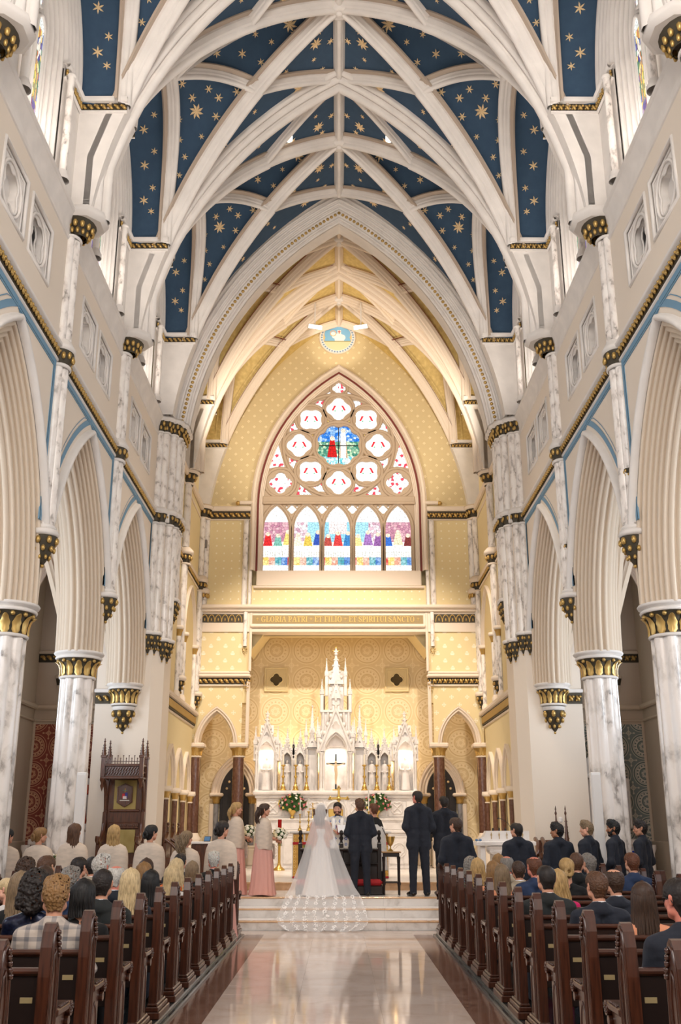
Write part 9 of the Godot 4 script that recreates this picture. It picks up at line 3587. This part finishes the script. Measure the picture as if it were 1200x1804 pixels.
func guests() -> void:
	# left of the aisle, nearest rows first
	guest(-1.90, R(2), 1.32, false, "hair_full", "hair_sand", M.cloth_plaid, "man in a grey plaid jacket, dark blond swept-up hair, nearest seated guest on the left", 0.25, null, false)
	guest(-1.99, R(4), 1.31, false, "hair_thin", "hair_dark", M.cloth_charcoal, "man in a charcoal suit with dark hair thinning at the crown, left pews", 0.1)
	guest(-2.26, R(6), 1.28, false, "hair_ring", "hair_white", M.cloth_navy, "older man with a pink bald crown and white fringe in a navy suit, left pews", -0.2, M.skin_ruddy)
	guest(-2.62, R(7), 1.35, false, "hair_full", "hair_white", M.cloth_grey, "man with thick white hair above the man with the thinning crown", -0.2, M.skin_ruddy)
	guest(-2.30, R(3), 1.33, true, "hair_curly", "hair_dark", M.cloth_sequin, "woman with a dark curly bob and a navy sequined dress, left pews", 0.1)
	guest(-2.68, R(4), 1.29, true, "hair_long", "hair_ash", M.cloth_black, "woman with straight ash blond hair beside the curly haired woman in sequins")
	guest(-2.50, R(5), 1.28, false, "hair_full", "hair_grey", M.cloth_blue, "grey haired man hidden behind the man in plaid")
	guest(-2.98, R(6), 1.275, true, "hair_long", "hair_brown", M.cloth_black, "woman with long brown hair between the curly haired woman and the man in plaid")
	guest(-3.70, R(8), 1.30, true, "hair_curly", "hair_brown", M.cloth_beige, "woman with a short brown curly bob at the far end of the left pews")
	guest(-3.22, R(7), 1.35, false, "hair_short", "hair_chestnut", M.cloth_blue, "man with short greying brown hair and a blue collar, left pews", -0.3)
	guest(-3.08, R(8), 1.31, false, "hair_short", "hair_dark", M.cloth_grey, "man with short very dark hair turned to the right, left pews", -0.3)
	guest(-1.93, R(3), 1.27, true, "hair_bob", "hair_black", M.cloth_black, "woman with a low dark bob just behind the man in plaid")
	guest(-3.05, R(5), 1.20, true, "hair_crop", "hair_platinum", M.cloth_white, "bald looking baby held up at the left edge of the pews", 1.2, M.skin_pale, false, 0.7)
	guest(-3.12, R(9), 1.29, false, "hair_short", "hair_dark", M.cloth_beige, "man with dark hair mostly hidden beside the thick white haired man", 0.3)
	guest(-1.93, R(5), 1.28, true, "hair_long", "hair_platinum", M.cloth_navy, "woman with straight pale blond hair, left pews, third from the aisle rail")
	guest(-2.14, R(7), 1.28, true, "hair_long", "hair_sand", M.cloth_beige, "woman with honey blond hair behind the pale blond woman, left pews")
	guest(-2.44, R(9), 1.27, true, "hair_bob", "hair_brown", M.cloth_grey, "woman with short brown hair below the seated line of bridesmaids, left pews")
	guest(-1.90, R(6), 1.235, true, "hair_long", "hair_black", M.cloth_black, "woman with long straight black hair by the aisle, left pews")
	guest(-1.97, R(8), 1.22, true, "hair_long", "hair_platinum", M.cloth_white, "blond woman next to the one with long black hair, left pews")
	guest(-2.06, R(9), 1.27, true, "hair_wavy", "hair_platinum", M.cloth_orange, "woman with wavy platinum hair and a bright orange dress, left pews", -0.2)
	guest(-2.28, R(11), 1.29, false, "hair_short", "hair_dark", M.cloth_navy, "dark haired man behind the wavy platinum haired woman")
	guest(-1.98, R(10), 1.21, true, "hair_bob", "hair_ash", M.cloth_charcoal, "woman with a greying bob near the front of the left pews")
	guest(-1.90, R(12), 1.28, false, "hair_full", "hair_white", M.cloth_black, "white haired man in a black suit, front of the left pews by the aisle", 0.2, M.skin_ruddy)
	guest(-2.62, R(2), 1.25, false, "hair_short", "hair_dark", M.cloth_charcoal, "man cut off by the left edge, only his dark shoulder showing", 0.2)
	guest(-3.05, R(3), 1.22, true, "hair_bob", "hair_sand", M.cloth_beige, "woman in beige at the left edge of the picture")
	# right of the aisle
	guest(2.02, R(1), 1.36, false, "hair_thin", "hair_dark", M.cloth_navy, "man with glasses and greying dark hair in a navy suit, nearest guest on the right", 0.35, M.skin_ruddy)
	spectacles(2.02, R(1), 1.36, 0.35)
	guest(2.30, R(3), 1.25, true, "hair_long", "hair_brown", M.cloth_peach, "woman with a bare peach shoulder next to the man with glasses", -0.3)
	guest(2.18, R(4), 1.29, false, "hair_short", "hair_chestnut", M.cloth_navy, "man with short chestnut hair in a navy suit, middle of the right pews", 0.2)
	guest(2.56, R(5), 1.28, false, "hair_ring", "hair_brown", M.cloth_navy, "balding man in navy leaning beside the chestnut haired man, right pews", 0.3)
	guest(1.93, R(5), 1.31, false, "hair_crop", "hair_dark", M.cloth_charcoal, "man with a dark crew cut in a dark suit by the aisle, right pews", 0.1)
	guest(2.22, R(6), 1.24, true, "hair_wavy", "hair_blond", M.cloth_pink, "woman with long blond waves and a hot pink dress, right pews")
	guest(1.93, R(8), 1.23, true, "hair_long", "hair_ash", M.cloth_peach, "woman with streaked ash blond hair by the aisle, right pews")
	guest(2.32, R(8), 1.32, false, "hair_ring", "hair_red", M.cloth_blue, "balding man with reddish hair in a bright blue suit, right pews", 0.2, M.skin_ruddy)
	guest(2.70, R(8), 1.30, true, "hair_bun", "hair_blond", M.cloth_black, "woman with a messy blond knot and a black leather jacket, right pews")
	guest(1.96, R(9), 1.24, true, "hair_long", "hair_sand", M.cloth_peach, "woman with light brown hair beside the streaked blond woman, right pews")
	guest(2.28, R(9), 1.24, false, "hair_short", "hair_brown", M.cloth_beige, "boy with short brown hair between the blond women and the blue suited man")
	guest(3.02, R(9), 1.34, false, "hair_short", "hair_chestnut", M.cloth_black, "man with short wavy brown hair and a white collar, right pews", -0.2)
	guest(3.73, R(9), 1.34, false, "hair_short", "hair_red", M.cloth_blue, "man with short reddish hair in a mid blue suit, outer end of right pews", 0.2)
	guest(1.88, R(10), 1.25, true, "hair_wavy", "hair_blond", M.cloth_green, "woman with golden wavy hair by the aisle near the front, right pews")
	guest(2.28, R(10), 1.28, false, "hair_ring", "hair_grey", M.cloth_beige, "bald man with grey sides in a beige jacket, right pews", 0.2, M.skin_ruddy)
	guest(3.40, R(10), 1.29, false, "hair_full", "hair_grey", M.cloth_charcoal, "man with thick curly grey hair in a dark suit, right pews", 0.4)
	guest(1.90, R(11), 1.235, true, "hair_curly", "hair_grey", M.cloth_teal, "woman with a grey curly bob, third pew from the front on the right")
	guest(2.30, R(11), 1.28, true, "hair_bob", "hair_sand", M.cloth_beige, "woman with a sandy bob behind the bald man in beige")


func spectacles(X: float, d: float, top: float, turn: float) -> void:
	var t := thing("spectacles", "dark framed spectacles worn by the nearest man on the right", "glasses", V(X, top - 0.30, d), turn)
	var g := Geo.new()
	for s in [-1.0, 1.0]:
		outline_roll(g, circle(Vector2(s * 0.034, 0.178), 0.024, 14), 0.003, -0.108, Transform3D())
		g.tube(PackedVector3Array([Vector3(s * 0.058, 0.182, -0.106), Vector3(s * 0.082, 0.185, -0.06), Vector3(s * 0.088, 0.18, 0.005), Vector3(s * 0.086, 0.16, 0.02)]), 0.003, 5)
	g.tube(PackedVector3Array([Vector3(-0.011, 0.18, -0.11), Vector3(0.011, 0.18, -0.11)]), 0.003, 5)
	obj("frame", g, M.black, t)


func wedding_party() -> void:
	# bridesmaids on the nave floor, then two on the platform
	var row := [[-5.24, 1.63, "hair_half", "hair_black", "dark fringed bridesmaid at the far left behind the pier", 0.0, -0.5], [-4.72, 1.65, "hair_bun", "hair_sand", "bridesmaid with braided sandy hair pinned up, second from the left", 0.0, -0.9], [-4.18, 1.71, "hair_verylong", "hair_chestnut", "bridesmaid with long half-tied brown hair beside the left pier", 0.0, -0.5], [-3.55, 1.69, "hair_verylong", "hair_blond", "bridesmaid with very long wavy blond hair before the throne", 0.0, -0.1], [-2.97, 1.69, "hair_bun", "hair_black", "bridesmaid with black hair in a low knot right of the throne", 0.0, -0.7], [-2.41, 1.60, "hair_half", "hair_ash", "shorter bridesmaid with half-up brown-blond hair by the desk", 0.0, -0.6], [-1.85, 1.75, "hair_bun", "hair_dark", "bridesmaid with dark hair pinned up, last of the row by the aisle", 0.0, -0.8]]
	for q in row:
		bridesmaid(q[0], 16.53, 0.0, q[1], q[2], q[3], q[4], q[5], q[6])
	bridesmaid(-1.95, 19.75, 0.45, 1.66, "hair_pony", "hair_blond", "blond bridesmaid with a ponytail in a pink dress on the platform, left of the two", -1.0, -0.35)
	bridesmaid(-1.40, 19.5, 0.45, 1.63, "hair_half", "hair_brown", "brown haired bridesmaid in a full pink dress on the platform, nearer the bride", -1.15, -0.2)
	posy(V(-1.70, 1.50, 19.95), "white bouquet held by the blond bridesmaid on the platform")
	posy(V(-1.10, 1.45, 19.63), "white bouquet held by the brown haired bridesmaid on the platform")
	posy(V(-4.50, 1.05, 16.75), "white bouquet low between two bridesmaids at the left")
	# groomsmen
	standing_man(1.48, 19.4, 0.45, 1.86, "hair_crop", "hair_dark", "tall broad groomsman on the platform, nearest the altar on the right", 0.25, 0.3, M.skin_ruddy)
	standing_man(2.0, 19.7, 0.45, 1.77, "hair_short", "hair_dark", "dark haired groomsman behind the tall broad one on the platform", 0.15, 0.1)
	var row2 := [[1.86, 1.80, "hair_short", "hair_brown", "groomsman on the nave floor by the front right pew end, first of the line", 0.2, 0.5, M.skin], [2.82, 1.72, "hair_thin", "hair_dark", "groomsman with close dark hair in front of the pulpit", 0.2, 0.5, M.skin], [3.46, 1.71, "hair_full", "hair_black", "groomsman with spiky black hair beside the carved chair", 0.3, 0.8, M.skin_tan], [3.93, 1.74, "hair_full", "hair_ash", "groomsman with combed light brown hair before the marble pier", 0.8, 0.5, M.skin_pale], [4.35, 1.75, "hair_full", "hair_black", "groomsman with black hair and a full dark beard", 0.9, 0.5, M.skin_tan], [4.78, 1.75, "hair_full", "hair_dark", "groomsman with dark brown hair at the far right of the line", 0.9, 0.5, M.skin]]
	for q in row2:
		standing_man(q[0], 16.53, 0.0, q[1], q[2], q[3], q[4], q[5], q[6], q[7], "groomsmen in a line", M.hair_black if "beard" in q[4] else null)
	var gr := standing_man(0.40, 19.45, 0.45, 1.70, "hair_full", "hair_chestnut", "groom seen from behind in a navy suit, facing the officiant", 0.12, 0.15, null, "")
	gr.set_meta("group", "the couple")
	bride()
	officiant()


func bride() -> void:
	var t := thing("person", "bride seen from behind in a white gown, dark blond hair under her veil", "person", V(-0.33, 0.45, 19.4), 0.0, "the couple")
	var k := 1.60 / 1.70
	t.scale = Vector3(k, k, k)
	add_head(t, true, M.skin, "hair_half", M.hair_chestnut, Vector3(0, 1.40, 0.005), Vector3(0.02, -0.25, 0))
	obj("arms", K.bust, M.skin, t)
	obj("gown", drape([[1.24, 0.135, 0.10], [1.05, 0.125, 0.095], [0.92, 0.16, 0.125], [0.6, 0.22, 0.19], [0.25, 0.30, 0.28], [0.01, 0.36, 0.36]], 64, 0.06, 11), M.satin, t)
	hands(t, M.skin, Vector3(0.05, 1.03, -0.26), 0.045)
	# veil: from the crown down the back, over the platform edge and the steps
	var v := thing("veil", "long sheer white veil with a lace edge, trailing from the bride down the steps", "veil")
	var im := Image.create(256, 256, false, Image.FORMAT_RGBA8)
	im.fill(Color(0.95, 0.94, 0.94, 0.30))
	var rr := RandomNumberGenerator.new()
	rr.seed = 4
	for k2 in 5:
		for j in 9:
			var c := Vector2(26 + 51 * k2 + rr.randf_range(-9, 9), 10 + j * 28 + rr.randf_range(-6, 6))
			var n := 5 + rr.randi() % 3
			for e in n:
				paint_disc(im, Color(0.97, 0.96, 0.95, 0.86), c + Vector2.from_angle(TAU * e / n + j) * rr.randf_range(5, 9), 0, rr.randf_range(2.5, 4.5))
			for e in 5:
				paint_disc(im, Color(0.97, 0.96, 0.95, 0.80), c + Vector2.from_angle(rr.randf_range(0, TAU)) * rr.randf_range(10, 19), 0, rr.randf_range(1.2, 2.6))
	var lace := mat("veil_lace", Color.WHITE, 0.8)
	lace.albedo_texture = ImageTexture.create_from_image(im)
	lace.transparency = BaseMaterial3D.TRANSPARENCY_ALPHA
	var tul := mat("veil_tulle", Color(0.95, 0.935, 0.93, 0.46), 0.8)
	tul.transparency = BaseMaterial3D.TRANSPARENCY_ALPHA
	# stations down the veil: [middle x, half width, y, d, how far the edges come forward]
	var st := [[-0.33, 0.05, 2.065, 19.40, 0.08], [-0.33, 0.105, 2.03, 19.27, 0.10], [-0.33, 0.135, 1.90, 19.20, 0.12], [-0.33, 0.17, 1.72, 19.17, 0.14], [-0.32, 0.25, 1.48, 19.19, 0.16], [-0.31, 0.36, 1.15, 19.10, 0.18], [-0.30, 0.48, 0.85, 18.98, 0.2], [-0.29, 0.58, 0.62, 18.86, 0.2], [-0.28, 0.66, 0.50, 18.76, 0.15]]
	var st2 := [[-0.28, 0.66, 0.50, 18.76, 0.15], [-0.27, 0.70, 0.40, 18.66, 0.1], [-0.27, 0.725, 0.325, 18.50, 0.06], [-0.27, 0.74, 0.28, 18.42, 0.04], [-0.27, 0.76, 0.20, 18.30, 0.02], [-0.27, 0.775, 0.175, 18.12, 0.0], [-0.27, 0.77, 0.155, 17.95, 0.0], [-0.27, 0.74, 0.10, 17.87, 0.0], [-0.27, 0.66, 0.03, 17.82, 0.0], [-0.27, 0.56, 0.012, 17.70, 0.0]]
	for part in [[st, "tulle", tul], [st2, "lace_train", lace]]:
		var g := Geo.new()
		var p := PackedVector3Array()
		var w := 41
		var rows: Array = part[0]
		for j in rows.size():
			for k2 in w:
				var u := (k2 - 20) / 20.0
				var q: Array = rows[j]
				var fold: float = 0.028 * q[1] * sin(u * 17.0 + 0.5 * sin(j * 0.8)) + 0.016 * q[1] * sin(u * 31.0 + 1.0)
				p.append(V(q[0] + u * q[1], q[2] + maxf(fold, -0.004) * (0.5 if part[1] == "lace_train" else 0.0) + (0.02 * q[1] * sin(u * 7.0) if part[1] == "lace_train" and q[2] < 0.02 else 0.0), q[3] + q[4] * u * u + fold * (1.0 if part[1] == "tulle" else 0.4)))
		g.grid(p, w, rows.size(), false, false, 1.7, 1.0)
		obj(part[1], g, part[2], v)
	g_comb(v)


func g_comb(v: Node3D) -> void:
	var g := Geo.new()
	g.tube(PackedVector3Array([V(-0.40, 2.045, 19.40), V(-0.33, 2.075, 19.40), V(-0.26, 2.045, 19.40)]), 0.012, 6)
	obj("comb", g, M.satin, v)


func officiant() -> void:
	var print_im := Image.create(96, 96, false, Image.FORMAT_RGB8)
	print_im.fill(Color(0.88, 0.86, 0.82))
	for q in [[24, 24], [72, 72]]:
		for e in 6:
			paint_disc(print_im, Color(0.20, 0.32, 0.62), Vector2(q[0], q[1]) + Vector2.from_angle(TAU * e / 6) * 11, 0, 5)
		paint_disc(print_im, Color(0.85, 0.83, 0.80), Vector2(q[0], q[1]), 0, 6)
	for q in [[72, 24], [24, 72]]:
		paint_disc(print_im, Color(0.30, 0.42, 0.68), Vector2(q[0], q[1]), 8, 12)
		paint_disc(print_im, Color(0.22, 0.34, 0.62), Vector2(q[0], q[1]), 0, 4)
	var cope := mat("cope_print", Color.WHITE, 0.8)
	tri_tex(cope, ImageTexture.create_from_image(print_im), Vector3(4.5, 4.5, 4.5))
	var t := thing("person", "bearded officiant facing the couple in a white and blue patterned vestment, reading from a book", "person", V(-0.02, 0.6, 21.3), PI, "clergy")
	var b := add_head(t, false, M.skin_pale, "hair_short", M.hair_dark, Vector3(0, 1.25, 0.0), Vector3(-0.22, -0.1, 0), true, M.hair_red)
	var arms := skin_mesh(both([B3(0.17, 1.17, 0.0, 0.24, 0.98, -0.06, 0.06, 0.055), B3(0.24, 0.98, -0.06, 0.10, 0.98, -0.28, 0.055, 0.05), B3(0.07, 1.20, 0.01, 0.16, 1.18, 0.0, 0.05, 0.055), B3(0.07, 1.0, 0.0, 0.07, 1.18, 0.0, 0.10, 0.09, 1.1)]), 0.014, 0.05)
	obj("sleeves", arms, M.cloth_white, t)
	obj("cope", drape([[1.27, 0.08, 0.075], [1.22, 0.16, 0.10], [1.12, 0.225, 0.14], [0.9, 0.25, 0.17], [0.5, 0.27, 0.20], [0.03, 0.30, 0.24]], 48, 0.07, 7), cope, t)
	var g := Geo.new()
	for s in [-1.0, 1.0]:
		g.tube(PackedVector3Array([Vector3(s * 0.085, 1.25, 0.02), Vector3(s * 0.085, 1.20, -0.10), Vector3(s * 0.08, 1.05, -0.165), Vector3(s * 0.085, 0.6, -0.215), Vector3(s * 0.09, 0.25, -0.25)]), 0.035, 8, 0.35)
	obj("stole", g, M.satin, t)
	obj("collar", K.collar, M.black, t, Transform3D(Basis(), Vector3(0, 1.25, 0)))
	hands(t, M.skin_pale, Vector3(0, 0.99, -0.30), 0.09)
	var bk := thing("book", "red bound book held open by the officiant", "book", V(0.08, 1.60, 20.93), 0.15)
	g = Geo.new()
	for s in [-1.0, 1.0]:
		g.box(Vector3(0.0, -0.012, -0.12), Vector3(0.12, 0.004, 0.12), 0.003, Transform3D(Basis(Vector3.RIGHT, 0.75) * Basis(Vector3.UP, 0.0 if s > 0 else PI) * Basis(Vector3(0, 0, 1), 0.2), Vector3.ZERO))
	obj("cover", g, mat("book_red", Color(0.52, 0.09, 0.08), 0.6), bk)
	g = Geo.new()
	for s in [-1.0, 1.0]:
		g.box(Vector3(0.002, 0.004, -0.11), Vector3(0.112, 0.016, 0.11), 0.003, Transform3D(Basis(Vector3.RIGHT, 0.75) * Basis(Vector3.UP, 0.0 if s > 0 else PI) * Basis(Vector3(0, 0, 1), 0.2), Vector3.ZERO))
	obj("pages", g, M.shirt, bk)
	# assistant, hidden behind the groom
	t = thing("person", "robed assistant with reddish hair standing half hidden behind the groom", "person", V(0.72, 0.6, 21.2), 0.25, "clergy")
	add_head(t, false, M.skin, "hair_short", M.hair_red, Vector3(0, 1.22, 0.0), Vector3(0, 0.3, 0))
	obj("surplice", drape([[1.10, 0.16, 0.11], [1.0, 0.22, 0.14], [0.8, 0.24, 0.16], [0.4, 0.26, 0.19], [0.22, 0.27, 0.2]], 48, 0.07, 9), M.cloth_white, t)
	obj("cassock", drape([[1.24, 0.07, 0.065], [1.18, 0.15, 0.09], [1.06, 0.19, 0.12], [0.6, 0.2, 0.15], [0.02, 0.22, 0.18]], 40, 0.05, 7), M.cloth_black, t)
	hands(t, M.skin, Vector3(0, 0.85, -0.2), 0.06)
